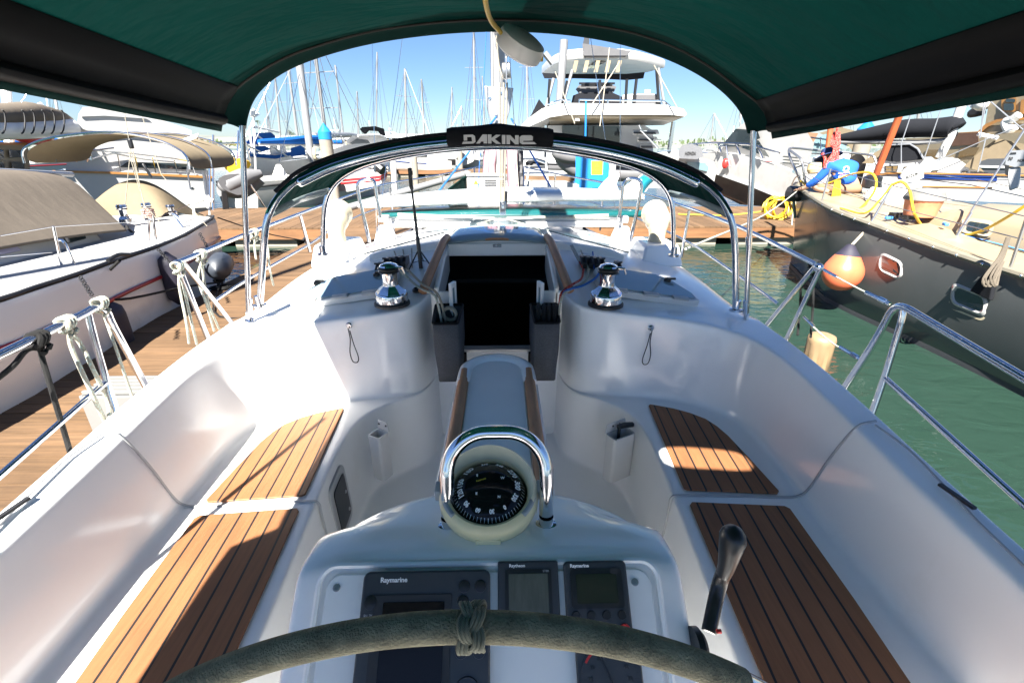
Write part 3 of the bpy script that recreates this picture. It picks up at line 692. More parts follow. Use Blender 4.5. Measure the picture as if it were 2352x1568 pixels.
m = MB(); m.lathe([(.023, 0), (.022, .003), (.014, .002)], f.p(.085, -.20, .0005), f.z, 28); m.build('control_pad', 'black', o)
# upright data display
f, w_, h_, o = device('data_display', 1143, 1288, 1281, .125, .004, .018)
m = MB(); f.plate(m, rr(0, -.066, w_*.76, .10, .003), .0005, .002); m.build('screen_bezel', 'black', o)
m = MB(); f.plate(m, rr(0, -.068, w_*.64, .088, .002), .0025, .0035); m.build('screen', 'lcd', o)
words('Raytheon', .0085, f.p(-.022, -.009, .0005), f.x, f.y, 'letterw', o, bold=.0002)
words('ST80', .006, f.p(.036, -.0195, .0022), f.x, f.y, 'lgrey', o)
# autopilot head
f, w_, h_, o = device('autopilot_head', 1294, 1288, 1437, .135, .010, .022)
m = MB(); f.plate(m, rr(0, -.05, w_*.82, .070, .006), .0005, .002); m.build('screen_bezel', 'black', o)
m = MB(); f.plate(m, rr(0, -.050, w_*.64, .052, .003), .0025, .0035); m.build('screen', 'lcd2', o)
words('Raymarine', .009, f.p(-.032, -.009, .0005), f.x, f.y, 'letterw', o, bold=.0003)
m = MB(); m.lathe([(.006, 0), (.006, .001)], f.p(.038, -.0195, .0025), f.z, 14, sx=1.6); m.build('emblem', 'rubber', o)
for a, g in ((-.045, 'black'), (-.015, 'black'), (.015, 'black'), (.045, 'black')):
    m = MB(); m.lathe([(.0085, 0), (.0078, .003)], f.p(a, -.097, .0005), f.z, 18); m.build('button', g, o)
m = MB(); m.lathe([(.011, 0), (.010, .004)], f.p(.048, -.122, .0005), f.z, 20); m.build('button', 'red', o)
# wind dial
f2 = Fr(f.p(.012, -.138, -.004), f.x, f.y); m = MB(); f2.plate(m, rr(0, -.055, w_*.97, .115, .010), -.0115, .0); o = m.build('wind_gauge', 'grey', BOAT, bevel=.003)
m = MB(); m.lathe([(.056, 0), (.056, .0012)], f2.p(0, -.062, .0005), f2.z, 36); m.build('dial', 'grey', o)
for a0, a1, mm in ((20, 60, 'red'), (-60, -20, 'greenp')):
    m = MB(); m.grid([[f2.p(-r*math.sin(math.radians(a)), -.062+r*math.cos(math.radians(a)), .0024) for a in np.linspace(a0, a1, 12)] for r in (.049, .0535)]); m.build('dial_arc', mm, o, smooth=False)
m = MB()
for a in range(-150, 181, 10):
    ca, sa = math.cos(math.radians(a)), math.sin(math.radians(a)); r0 = .045 if a % 30 == 0 else .050
    t = f2.x*ca-f2.y*sa; c = f2.p(0, -.062, .0022); d = f2.x*sa+f2.y*ca
    m.add([c+d*r0-t*.0006, c+d*r0+t*.0006, c+d*.054+t*.0006, c+d*.054-t*.0006], [(0, 1, 2, 3)])
m.build('dial_ticks', 'letterk', o, smooth=False)
for tx, a in (('30', -30), ('60', -60), ('90', -90), ('120', -120), ('30', 30), ('60', 60), ('90', 90), ('120', 120)):
    words(tx, .0095, f2.p(.037*math.sin(math.radians(a)), -.062+.037*math.cos(math.radians(a)), .002), f2.x, f2.y, 'letterk', o, 'dial_number')
m = MB(); m.tube([f2.p(0.004, -.070, .005), f2.p(-.018, -.020, .005)], [.002, .001], 6); m.build('needle', 'black', o)

# compass in its ivory housing
cc = P(-.004, .872, 1.752)
KS = 1.14
Fk = Fr(cc, (1, 0, 0), (0, .978, .208))
def kl_(pr): return [(r*KS, h*KS) for r, h in pr]
hb_ = MB(); hb_.lathe(kl_([(.060, -.062), (.078, -.058), (.092, -.040), (.100, -.015), (.101, .002), (.096, .012), (.086, .016), (.080, .012), (.078, .0)]), cc, Fk.z, 48, caps=False)
COMP = hb_.build('compass', 'ivory', BOAT, ang=50)
m = MB(); m.lathe(kl_([(.060, -.03), (.072, -.05), (.078, -.085)]), cc, Fk.z, 40); m.build('compass_base', 'ivory2', COMP)
m = MB()
hood = []
for th in np.linspace(-.12*math.pi, 1.12*math.pi, 33):
    c, s_ = math.cos(th), math.sin(th); k = max(0, s_)
    hood.append([Fk.p(q_[0]*KS, q_[1]*KS, q_[2]*KS) for q_ in ((.080*c, .080*s_, .010), (.083*c, .080*s_, .018+.016*k), (.090*c, .086*s_, .022+.026*k), (.097*c, .096*s_, .014+.024*k), (.1015*c, .1035*s_, .0+.004*k), (.100*c, .103*s_, -.03))])
m.grid(hood); m.build('compass_hood', 'ivory2', COMP, ang=50)
m = MB(); m.lathe(kl_([(.0785, -.03), (.074, -.022), (.0705, -.016)]), cc, Fk.z, 40, caps=False); m.build('compass_inner_ring', 'rubber', COMP)
m = MB(); m.lathe(kl_([(.076, -.004), (.071, .006), (.060, .017), (.045, .026), (.03, .031), (.012, .0335), (.0005, .034)]), cc, Fk.z, 48); dome = m.build('compass_dome', 'domeblk', COMP)
def on(r, a, h=.0018):
    "point just over the dome at radius r and picture angle a (degrees, 0 right, 90 up)"
    hh = float(np.interp(r, [.012, .03, .045, .060, .071, .076], [.0335, .031, .026, .017, .006, -.004]))
    return Fk.p(r*KS*math.cos(math.radians(a)), r*KS*math.sin(math.radians(a)), hh*KS+h)
for tx, a, sz in (('180', 138, .017), ('150', 172, .016), ('120', 196, .015), ('90', 223, .012), ('60', 250, .010), ('30', 277, .010), ('0', 303, .010), ('330', 333, .012), ('300', 2, .015), ('270', 33, .017), ('240', 68, .011), ('210', 100, .010)):
    r = .0575; c = on(r, a); rad = (c-on(r-.006, a)).normalized(); sz *= KS*1.12; tan = rad.cross(Fk.z)
    up_ = rad if 0 < a < 180 else rad
    words(tx, sz, c, tan, up_, 'letterw', COMP, 'compass_number', depth=.0006, bold=.0006, sx=.85)
m = MB()
for a in range(0, 360, 6):
    c0 = on(.0665, a); c1 = on(.0725, a); t = (c1-c0).normalized().cross(Fk.z)*(.0007 if a % 30 else .0011)
    m.add([c0-t, c0+t, c1+t, c1-t], [(0, 1, 2, 3)])
m.build('compass_ticks', 'letterw', COMP, smooth=False)
for tx, a, r in (('S', 142, .030), ('E', 226, .034), ('W', 22, .030), ('N', 303, .038)):
    c = on(r, a); words(tx, .0085, c, Fk.x, Fk.y, 'letterw', COMP, 'compass_letter', depth=.0006, bold=.0003)
words('PLASTIMO', .0052, on(.016, 160, .0022), Fk.x+Fk.y*.35, Fk.y-Fk.x*.35, 'lettery', COMP, 'maker_lettering', depth=.0004)
for sg in (1, -1):
    m = MB(); m.grid([[Fk.p(r*KS*math.cos(a)*sg, r*KS*math.sin(a), (.0165 if r < .09 else .0145)*KS) for a in np.linspace(-.75, -.25, 8)] for r in (.0865, .0965)]); m.build('lamp_window', 'lgrey', COMP, solid=.002)
    m = MB(); m.box(Fk.p(sg*.1035*KS, .008, .0), (.014, .032, .034), Matrix((Fk.x, Fk.y, Fk.z)).transposed()); m.build('compass_side_clip', 'lgrey', COMP, bevel=.003)
m = MB(); m.box(Fk.p(0, -.099*KS, -.022), (.055, .005, .022), Matrix((Fk.x, Fk.y, Fk.z)).transposed()); m.build('maker_plate', 'ivory', COMP, bevel=.002)

# polished guard bow over the compass
ga, gb = U(1030, 1217, z=1.688), U(1255, 1215, z=1.688)
gx = (gb.x-ga.x)/2; gc = (ga.x+gb.x)/2; gy = ga.y+.01
pts = [P(gc-gx, gy, 1.67), P(gc-gx, gy+.01, 1.75), P(gc-gx, gy+.025, 1.815)]
pts += [P(gc-gx+.09*(1-math.cos(a)), gy+.025+.032*math.sin(a), 1.815+.090*math.sin(a)) for a in np.linspace(.2, math.pi/2, 7)]
pts += [P(2*gc-p.x, p.y, p.z) for p in reversed(pts)]
m = MB(); m.tube(pts, .0158, 20, k=3); gd = m.build('pedestal_guard', 'steel', BOAT)
m = MB()
for q in (ga, gb): m.lathe([(.024, 0), (.024, .006), (.0165, .009), (.0165, .03)], P(q.x, gy, 1.686), n=24, caps=False)
m.build('guard_foot', 'steel', gd)

# wheel: suede bound rim
RW = .70; wc = P(-.030, .397-RW*math.sin(.10), 1.955-RW*math.cos(.10)); tilt = .10
def wp(a, r=RW): return wc+Vector((r*math.sin(a), r*math.cos(a)*math.sin(tilt), r*math.cos(a)*math.cos(tilt)))
# suede between the two chrome sections
a1, a2 = -.575, .555
m = MB(); m.tube([wp(a) for a in np.linspace(a1, a2, 60)], .0188, 18); SW = m.build('steering_wheel', 'suede', BOAT)
m = MB(); m.tube([wp(a) for a in np.linspace(a2-.02, 2*math.pi+a1+.02, 90)], .0165, 16); m.build('wheel_rim', 'steel', SW)
m = MB()
for a in np.linspace(math.pi/6, math.pi*2+math.pi/6, 7)[:-1]: m.tube([wp(a), wp(a, .07)], .0075, 10)
m.build('wheel_spokes', 'steel', SW)
m = MB(); m.lathe([(.085, -.02), (.085, .02), (.05, .045), (.03, .05)], wc, (0, -1, tilt), 32); m.lathe([(.03, -.2), (.03, 0)], wc, (0, -1, tilt), 24); m.build('wheel_hub', 'steel', SW)
# turk's head knot on the king spoke
m = MB()
kp = []
n_ = 5; turns = 3
for off in (-.0048, 0, .0048):
    pp = []
    for i in range(140):
        t = i/140*2*math.pi*turns
        ax_ = .0100*math.cos(t*n_/turns)
        rad_ = .0235+.0036*math.sin(t*n_/turns*2+.6)
        c = wp(ax_*1.0/RW+off/RW+.028)
        rdir = (wp(.028, RW+1)-wp(.028, RW)).normalized(); ndir = (wp(.1)-wp(-.1)).normalized().cross(rdir)
        pp.append(c+rdir*math.cos(t)*rad_+ndir*math.sin(t)*rad_)
    m.tube(pp, .0030, 6, closed=True)
m.build('turks_head_knot', 'cord', SW)

# engine control lever on the console side
tl = MB(); e0 = U(1628, 1450, x=.42); e1 = U(1650, 1350, x=.455); e2 = U(1668, 1300, x=.465); e3 = U(1683, 1235, x=.475)
tl.tube([e0, e1, e2], [.0135, .0145, .014], 12, k=3, flat=.75); TL = tl.build('throttle_lever', mat('worn_black_metal', (.035, .033, .032), .25, .3, var=.3, vs=30), BOAT)
m = MB(); dg_ = (e3-e2).normalized(); m.tube([e1.lerp(e2, .6), e2, e2.lerp(e3, .55), e3, e3+dg_*.012, e3+dg_*.021, e3+dg_*.026], [.016, .019, .025, .030, .026, .017, .003], 16, flat=.8); m.build('lever_grip', 'black', TL)
m = MB(); m.lathe([(.04, 0), (.04, .012), (.03, .02)], e0+P(-.022, .0, -.05), (1, 0, 0), 24); m.build('lever_base', 'black', TL)
m = MB(); m.lathe([(.004, 0), (.004, .008)], e0+P(.010, -.008, .012), (1, 0, 0), 10); m.build('neutral_button', 'red', TL)

# ------------------------------------------------------------------ rails and stanchions
def rail(pts, r=.0135, k=4, name='guard_rail', m_='steel'):
    b = MB(); b.tube(pts, r, 12, k=k); return b.build(name, m_, BOAT)
pk = lambda u, v, x: U(u, v, x=x)
xp, xs_ = -1.56, 1.62
# port quarter: two rails bending down into the deck
pt = pk(215, 712, xp)
ra, rb = pk(190, 722, xp), pk(0, 815, xp); rail([ra.lerp(rb, 4), ra.lerp(rb, 2.4), rb, ra.lerp(rb, .66), ra.lerp(rb, .33), ra, pk(222, 706, xp), pk(246, 718, xp), pk(262, 752, xp), pk(345, 905, xp)], .0145, 4)
rail([pk(203, 722, xp), pk(212, 760, xp), pk(244, 872, xp), pk(282, 985, xp+.04)], .0125, 2)
ra, rb = pk(243, 878, xp), pk(0, 1092, xp); rail([ra, ra.lerp(rb, .5), rb, ra.lerp(rb, 3), ra.lerp(rb, 5)], .0115, 1)
# port gate stanchion with brace and the forward rails
g0 = pk(408, 606, xp)
rail([g0, pk(480, 782, xp+.03)], .0125, 1, 'stanchion'); rail([pk(418, 600, xp), pk(535, 745, xp+.03)], .0125, 1, 'stanchion')
m = MB(); m.ball(g0, .022, 8); m.build('stanchion_clamp', 'steel', BOAT)
fwdp = [pk(408, 603, xp), pk(480, 573, xp), pk(565, 538, xp), pk(650, 506, xp), pk(752, 468, xp)]
rail(fwdp+[P(-1.45, 6.2, fwdp[-1].z+.03), P(-.95, 7.6, fwdp[-1].z+.06), P(-.38, 8.5, 2.13), P(-.18, 8.9, 2.14)], .0125, 3)
lowp = [pk(490, 693, xp), pk(575, 638, xp), pk(720, 556, xp), pk(765, 525, xp)]
rail(lowp+[P(-1.5, 6.0, lowp[-1].z), P(-.95, 7.6, lowp[-1].z+.04), P(-.4, 8.4, 1.84)], .009, 3)
def stanch(y, x, z1): rail([P(x, y, 1.31+.02*y), P(x, y, z1)], .0125, 1, 'stanchion')
for u, v0, v1, x in ((690, 495, 578, xp),):
    rail([pk(u, v0, x), pk(u+22, v1, x)], .0125, 1, 'stanchion')
stanch(6.2, -1.36, fwdp[-1].z); stanch(7.6, -.86, 2.06)
# pulpit
rail([P(-.18, 8.9, 2.14), P(0, 9.0, 2.14), P(.18, 8.9, 2.14), P(.42, 8.5, 2.13), P(.95, 7.6, 2.06), P(1.45, 6.3, 2.02), P(xs_, 4.9, 2.0), pk(1560, 470, xs_), pk(1700, 522, xs_), pk(1872, 607, xs_)], .0125, 3)
for s in (1, -1): rail([P(s*.18, 8.9, 2.14), P(s*.14, 8.55, 1.6)], .0125, 1, 'stanchion'); rail([P(s*.42, 8.5, 2.13), P(s*.40, 8.0, 1.55)], .0125, 1, 'stanchion')
stanch(6.3, 1.34, 2.02); stanch(7.6, .86, 2.06)
rail([P(.4, 8.4, 1.84), P(.95, 7.6, 1.8), P(1.5, 6.0, 1.72), pk(1560, 545, xs_), pk(1680, 622, xs_), pk(1787, 698, xs_)], .0095, 3)
rail([pk(1583, 484, xs_), pk(1565, 590, xs_-.02)], .0125, 1, 'stanchion')
rail([pk(1874, 610, xs_), pk(1762, 745, xs_-.03)], .0125, 1, 'stanchion'); rail([pk(1884, 618, xs_), pk(1805, 782, xs_-.03)], .0125, 1, 'stanchion')
m = MB(); m.ball(pk(1880, 615, xs_), .024, 8); m.build('stanchion_clamp', 'steel', BOAT)
# starboard quarter rail
sp = pk(2060, 704, xs_)
ra, rb = pk(2140, 742, xs_), pk(2352, 868, xs_); rail([pk(1930, 905, xs_-.04), pk(2000, 798, xs_), pk(2034, 738, xs_), pk(2048, 714, xs_), pk(2064, 704, xs_), pk(2085, 709, xs_), pk(2110, 724, xs_), ra, ra.lerp(rb, .33), ra.lerp(rb, .66), rb, ra.lerp(rb, 2.2), ra.lerp(rb, 4)], .0145, 3)
rail([pk(2074, 712, xs_), pk(2068, 745, xs_), pk(2030, 870, xs_), pk(1996, 968, xs_-.03)], .0125, 2)
ra, rb = pk(2031, 866, xs_), pk(2352, 1158, xs_); rail([ra, ra.lerp(rb, .5), rb, ra.lerp(rb, 3), ra.lerp(rb, 5)], .0115, 1)
def lifeline(a, b, sag, r=.004):
    c = a.lerp(b, .5)-P(0, 0, sag); m = MB(); m.tube([a, a.lerp(c, .55)-P(0, 0, sag*.2), c, b.lerp(c, .55)-P(0, 0, sag*.2), b], r, 8, k=4); o = m.build('lifeline', 'ropew', BOAT)
    e = MB(); d = (a-c).normalized(); e.tube([a, a-d*.10], .0075, 8); e.build('lifeline_fitting', 'steel', o); e = MB(); d2 = (b-c).normalized(); e.tube([b, b-d2*.14], .0085, 8); e.lathe([(.011, 0), (.011, .04)], b-d2*.02, -d2, 10); e.build('pelican_hook', 'steel', o)
lifeline(pk(1893, 620, xs_), pk(2044, 698, xs_), .004); lifeline(pk(1846, 728, xs_), pk(1978, 826, xs_), .02)

# ------------------------------------------------------------------ bimini awning over the cockpit
YB = 2.40
seam_px = [(510, 283), (512, 262), (520, 238), (545, 200), (600, 160), (660, 128), (720, 106), (810, 80), (900, 62), (1025, 48), (1150, 43), (1275, 48), (1400, 62), (1490, 84), (1570, 116), (1640, 158), (1695, 200), (1738, 232), (1758, 258), (1766, 278), (1772, 300)]
edge_px = [(566, 303), (568, 285), (575, 258), (590, 225), (625, 190), (672, 163), (725, 142), (810, 117), (900, 99), (1025, 84), (1150, 79), (1275, 84), (1390, 100), (1480, 124), (1560, 155), (1620, 188), (1665, 222), (1696, 258), (1706, 280), (1712, 296), (1715, 312)]
edge = [U(u, v, y=YB) for u, v in edge_px]
seam = []
for (u, v), e in zip(seam_px, edge):
    c = U(u, v, y=2.30); seam.append(c)
zedge = min(edge[0].z, edge[-1].z)
def arch_pts():
    "cross-section of the awning, port bottom to starboard bottom, measured at the front seam"
    return [(p.x, p.z) for p in seam]
A0 = arch_pts()
zc = max(z for _, z in A0)
bm = MB(); rows_ = []
wr = random.Random(3)
for y in list(np.linspace(-.93, 2.30, 41)):
    r = []
    t = (2.30-y)
    for i, (x, z) in enumerate(A0):
        k = max(0., 1-(abs(i-10)/6.6)**2)                  # roof part
        sag = -.028*math.sin(math.pi*((t % 1.15)/1.15))*k
        wrk = .011*math.sin(9*y+x*3.1)*k*(.4+.6*math.sin(2.1*y+x)**2)+(.017 if x < -.1 else .008)*math.sin(17*y-8*x+1.3*math.sin(4*y))*k*(.3+.7*math.sin(3*x+y)**2)
        r.append(P(x*(1-.012*min(t, 2.3))*(1.11 if y < -.1 and abs(i-10) > 6 else 1), y, z+.075*min(t, 1.6)+sag+(wrk if t > .05 else 0)))
    rows_.append(r)
q_ = [r[3:18] for r in rows_]; nq = 15; bm.v = [p for r in q_ for p in r]
for i in range(len(q_)-1):
    for j in range(nq-1):
        c_ = (q_[i][j]+q_[i+1][j+1])/2
        if .30 < c_.x < .56 and -.02 < c_.y < .12: continue          # opening added out of view to let a patch of sun onto the seat
        bm.f.append([i*nq+j, i*nq+j+1, (i+1)*nq+j+1, (i+1)*nq+j]); bm.mi.append(0)
bm.mat(0); BIM = bm.build('awning', 'green', BOAT, sub=1)
# black rolled side curtains
for sl, sg in ((slice(0, 4), -1), (slice(17, 21), 1)):
    m = MB(); m.grid([[p+P(-sg*.006, 0, 0) for p in r[sl]] for r in rows_]); m.build('side_curtain', 'vinyl', BOAT, solid=.005)
    e = [r[0 if sg < 0 else -1] for r in rows_]
    m = MB(); m.tube([p+P(0, 0, .012+.006*math.sin(p.y*3)) for p in e], .030, 12, flat=.8); m.build('rolled_curtain', 'vinyl', BOAT)
    m = MB(); m.grid([[p+P(0, 0, -.005) for p in e], [p+P(sg*.012, 0, -.034) for p in e]]); m.build('awning_hem', 'green2', BOAT, solid=.004)
# front sleeve over the bow
m = MB(); mid = [a.lerp(b, .5)+Vector((0, .03, .03)) for a, b in zip(seam, edge)]
m.grid([[s_+P(0, -.09, .016) for s_ in seam], seam, [a.lerp(b, .45)+P(0, 0, .012) for a, b in zip(seam, edge)], edge, [e+P(0, .025, .03) for e in edge], [s_+P(0, .06, .05) for s_ in seam]]); m.build('awning_front_sleeve', 'green2', BOAT, sub=2)
m = MB(); m.tube([s_+P(0, -.006, -.006) for s_ in seam], .0085, 8, k=3, flat=.5); m.build('seam_binding', 'binding', BOAT)
for u0, v0, u1, v1 in ((556, 300, 574, 735), (1731, 312, 1712, 738)):
    b0 = U(u1, v1, y=2.36); t0 = U(u0, v0-12, y=2.36)
    m = MB(); m.tube([b0+P(0, 0, .02), t0], .0128, 12); r = m.build('awning_pole', 'steel', BOAT)
    d = (t0-b0).normalized(); m = MB(); m.tube([b0+d*.045, b0+d*.12], .016, 12); m.lathe([(.026, 0), (.024, .006), (.01, .012)], b0, n=16); m.box(b0+P(0, 0, .025), (.012, .03, .05)); m.build('pole_foot', 'steel', r); m = MB(); m.tube([b0.lerp(t0, .44), b0.lerp(t0, .48)], .0155, 12); m.build('pole_clamp', 'steel', r)
# second bow inside the awning and an aft pole on each side
m = MB()
for yb in (-.6, .75):
    m.tube([P(x*.985, yb, z+.075*min(2.3-yb, 1.6)-.035) for x, z in A0], .0125, 10, k=2)
m.build('awning_bow', 'steel', BOAT)
for s in (1, -1):
    m = MB(); m.tube([P(s*1.335, .60, 1.57), P(s*1.23, .86, 2.56)], .0125, 10); m.build('awning_strut', 'steel', BOAT)
# yellow cable through the awning with a white lamp
LAMP = thing('hanging_lamp', 'white plastic disc lamp hanging on a yellow cable under the awning', 'lamp', U(1180, 90, y=2.2))
m = MB(); m.tube([U(1113, -40, y=1.6), U(1116, 10, y=1.75), U(1128, 48, y=1.95), U(1150, 75, y=2.1)], .0085, 8, k=6); m.build('cable', 'yellowhose', LAMP)
c = U(1196, 104, y=2.2); ax_ = (U(1238, 60, y=2.14)-U(1170, 150, y=2.2)).normalized()
la = (U(1150, 75, y=2.2)-U(1242, 135, y=2.2)).normalized(); lz = Vector((.50, -.42, .75)); lz = (lz-la*lz.dot(la)).normalized()
m = MB(); m.lathe([(.030, -.034), (.082, -.036), (.096, -.026), (.098, -.01), (.098, .01), (.092, .028), (.07, .036), (.02, .038)], c, lz, 40); m.build('lamp_body', 'white', LAMP, ang=40)
m = MB(); m.box(c-la*.098, (.012, .014, .02)); m.build('lamp_clip', 'yellowhose', LAMP, bevel=.003)

# ------------------------------------------------------------------ dodger
h1_px = [(597, 700), (601, 640), (606, 560), (615, 500), (640, 452), (690, 408), (760, 376), (850, 350), (940, 332), (1040, 321), (1150, 317), (1260, 321), (1360, 334), (1450, 353), (1530, 378), (1600, 410), (1650, 450), (1678, 500), (1688, 560), (1690, 640), (1690, 710)]
h1y = [2.40]*3+[2.41, 2.44, 2.48, 2.52, 2.55, 2.57, 2.58, 2.58, 2.58, 2.57, 2.55, 2.52, 2.48, 2.44, 2.41]+[2.40]*3
h1 = [U(u, v, y=y) for (u, v), y in zip(h1_px, h1y)]
h2_px = [(742, 582), (742, 540), (745, 480), (757, 440), (785, 408), (835, 382), (900, 364), (960, 353), (1030, 344), (1090, 340), (1150, 338), (1210, 340), (1270, 345), (1340, 356), (1405, 370), (1465, 388), (1510, 414), (1535, 445), (1545, 482), (1547, 540), (1547, 585)]
h2 = [U(u, v, y=3.05) for u, v in h2_px]
m = MB(); m.tube(h1, .0165, 16, k=3); D = m.build('dodger_hoop', 'steel', BOAT)
m = MB(); m.tube(h2, .0150, 14, k=3); m.build('dodger_hoop', 'steel', BOAT)
for q in (h1[0], h1[-1], h2[0], h2[-1]): m = MB(); m.lathe([(.034, -.01), (.034, .002), (.021, .006), (.021, .05)], q, n=20); m.build('hoop_socket', 'steel', D)
# canvas strap roof stretched between the hoops, rising a little ahead of the first hoop
top1 = [p+P(0, 0, .022) for p in h1[3:18]]; top2 = [p+P(0, 0, .020) for p in h2[3:18]]
midr = [a.lerp(b, .5)+P(0, 0, .022) for a, b in zip(top1, top2)]
# lower edge of the side wings
m = MB(); m.grid([[p+P(0, -.028, -.022) for p in top1], [p+P(0, -.03, .004) for p in top1], top1, midr, top2, [p+P(0, .03, .0) for p in top2], [p+P(0, .034, -.03) for p in top2]]); DC = m.build('dodger_canvas', 'green', BOAT, sub=1, solid=.004)
for s in (0, -1):
    sd_ = 1 if s else -1
    m = MB(); a, b = top1[s], top2[s]; a2_, b2 = top1[1 if s == 0 else -2], top2[1 if s == 0 else -2]
    m.grid([[a+P(sd_*.008, 0, 0), a.lerp(b, .5)+P(sd_*.012, 0, .02), b+P(sd_*.006, 0, 0)], [a+P(sd_*.009, 0, -.035), a.lerp(b, .5)+P(sd_*.012, 0, -.02), b+P(sd_*.006, 0, -.035)]]); m.build('clear_window_strip', 'clear', DC, solid=.003)
# grab bar below the first hoop with the padded sleeve
hb1 = [h1[i]+P(0, -.022, .0) for i in range(5, 16)]
gbp = [P(p.x*.985, p.y-.02, p.z-.018) for p in hb1]
m = MB(); m.tube(gbp, .0215, 16, k=4); m.ball(gbp[0], .0215, 8); m.ball(gbp[-1], .0215, 8); m.build('dodger_grab_bar', 'steel', BOAT)
m = MB(); dark_edge = [p+P(0, -.03, .026) for p in h1[4:17]]; m.tube(dark_edge, .012, 8, k=4, flat=.8); m.build('dodger_piping', 'blackcanvas', DC)
PAD = thing('roof_rack_pad', 'black padded sleeve with silver lettering wrapped round the dodger bar', 'pad', U(1149, 315, y=2.52))
pa, pb = U(1027, 316, y=2.50), U(1270, 318, y=2.50)
secs = []
for t in np.linspace(0, 1, 25):
    c = pa.lerp(pb, t); c.z += .012*math.sin(math.pi*t)
    e = min(1, .90+3*min(t, 1-t)); pk_ = 1+.20*math.exp(-((t-.47)/.12)**2)
    secs.append([c+Vector((0, (.038*math.cos(a))*e, (.044*math.sin(a)*(pk_ if math.sin(a) > 0 else 1))*e)) for a in np.linspace(0, 2*math.pi, 20, endpoint=False)])
m = MB(); m.loft(secs); pd = m.build('pad_sleeve', 'blackcanvas', PAD)
# DAKINE in its own blocky slanted letters
def glyphs():
    g = []
    g.append([(-.12, 0), (.80, 0), (1.02, .2), (.98, .82), (.80, 1), (.05, 1), (.05, .36), (.33, .36), (.33, .74), (.70, .74), (.73, .25), (-.02, .25)])
    g.append([(1.05, 0), (1.62, 1), (1.98, 1), (1.98, 0), (1.68, 0), (1.68, .22), (1.48, .22), (1.36, 0)])
    g.append([(2.04, 0), (2.04, 1), (2.34, 1), (2.34, .62), (2.72, 1), (3.12, 1), (2.62, .52), (3.14, 0), (2.72, 0), (2.34, .38), (2.34, 0)])
    g.append([(3.20, 0), (3.20, 1), (3.50, 1), (3.50, 0)])
    g.append([(3.58, 0), (3.58, 1), (3.90, 1), (4.30, .48), (4.30, 1), (4.60, 1), (4.60, 0), (4.32, 0), (3.88, .55), (3.88, 0)])
    g.append([(4.68, .2), (4.66, .80), (4.86, 1), (5.62, 1), (5.78, .82), (5.76, .40), (4.98, .40), (4.98, .28), (5.86, .26), (6.1, 0), (4.90, 0)])
    return g
q0, q1 = U(1064, 331, y=2.448), U(1233, 329, y=2.448); sc_ = (q1.x-q0.x)/6.1
for gl in glyphs():
    m = MB(); m.prism([P(q0.x+x*sc_, 2.460-.004*min(yy, 1), q0.z+yy*.040+.002*math.sin(x)) for x, yy in gl], (0, -.0035, 0)); m.build('sleeve_letter', 'letter', PAD, smooth=False)

# ------------------------------------------------------------------ mainsheet, traveller, mast and boom
m = MB(); tA, tB = U(882, 503, y=3.95), U(1430, 505, y=3.95)
m.box((tA+tB)/2+P(0, 0, -.035), ((tB-tA).x, .06, .05)); TR = m.build('traveller_beam', 'white', BOAT, bevel=.012)
m = MB(); m.box((tA+tB)/2+P(0, 0, .0), ((tB-tA).x, .035, .022)); m.build('traveller_track', 'alu', TR, bevel=.003)
for q in (tA, tB):
    m = MB(); m.box(q+P(0, 0, .005), (.085, .07, .055)); m.build('traveller_end', 'lgrey', TR, bevel=.008)
    m = MB(); m.hexa([q+P(-.10, -.06, -.22), q+P(.10, -.06, -.22), q+P(.10, .06, -.22), q+P(-.10, .06, -.22)], [q+P(-.05, -.04, -.05), q+P(.05, -.04, -.05), q+P(.05, .04, -.05), q+P(-.05, .04, -.05)]); m.build('traveller_foot', 'gel', TR, bevel=.01)
car = U(1150, 508, y=3.92); m = MB(); m.box(car+P(0, 0, 0), (.17, .08, .04)); m.build('traveller_car', 'alu', TR, bevel=.006)
m = MB()
for s, q in ((-1, tA), (1, tB)):
    for dz, dy in ((.022, -.04), (.034, -.01), (.046, .0)): m.tube([car+P(s*.05, -.02, .03), q.lerp(car, .12)+P(0, dy, dz)], .005, 6)
    e = P(s*.9, 3.18, zr(.9, 3.18)+.05); m.tube([car+P(s*.05, -.03, .02), car.lerp(e, .5)+P(0, 0, .015), e], .005, 6)
m.build('traveller_line', 'ropew', TR)
mb_ = U(1160, 150, y=3.78)
SH = MB()
for dx, u1 in ((0, 1152), (.012, 1157), (-.014, 1149)): SH.tube([U(1157, 190, y=3.78)+P(dx*2, 0, 0), U(u1, 487, y=3.92)], .0065, 6)
SH.tube([U(1140, 82, y=3.75), U(1146, 150, y=3.78), U(1156, 182, y=3.78)], .006, 6, k=3)
SHo = SH.build('mainsheet', 'ropeg', BOAT)
m = MB(); q = U(1163, 163, y=3.77); m.lathe([(.02, -.032), (.035, -.026), (.035, .026), (.02, .032)], q, (1, 0, .1), 20, sx=.8, sy=1.5); m.box(q+P(0, 0, .0), (.012, .07, .16)); m.tube([q+P(0, 0, .08), q+P(0, 0, .20)], .012, 8); r = m.build('mainsheet_block', 'alu', SHo, bevel=.003)
m = MB(); q = U(1155, 478, y=3.92); m.box(q, (.05, .04, .11)); m.lathe([(.03, -.012), (.03, .012)], q+P(0, 0, .02), (1, 0, 0), 18); m.build('mainsheet_block', 'steel', SHo, bevel=.004)
m = MB(); m.tube([U(1163, 440, y=3.9), U(1160, 475, y=3.92)], .013, 6); m.build('mainsheet_cam', 'black', SHo)
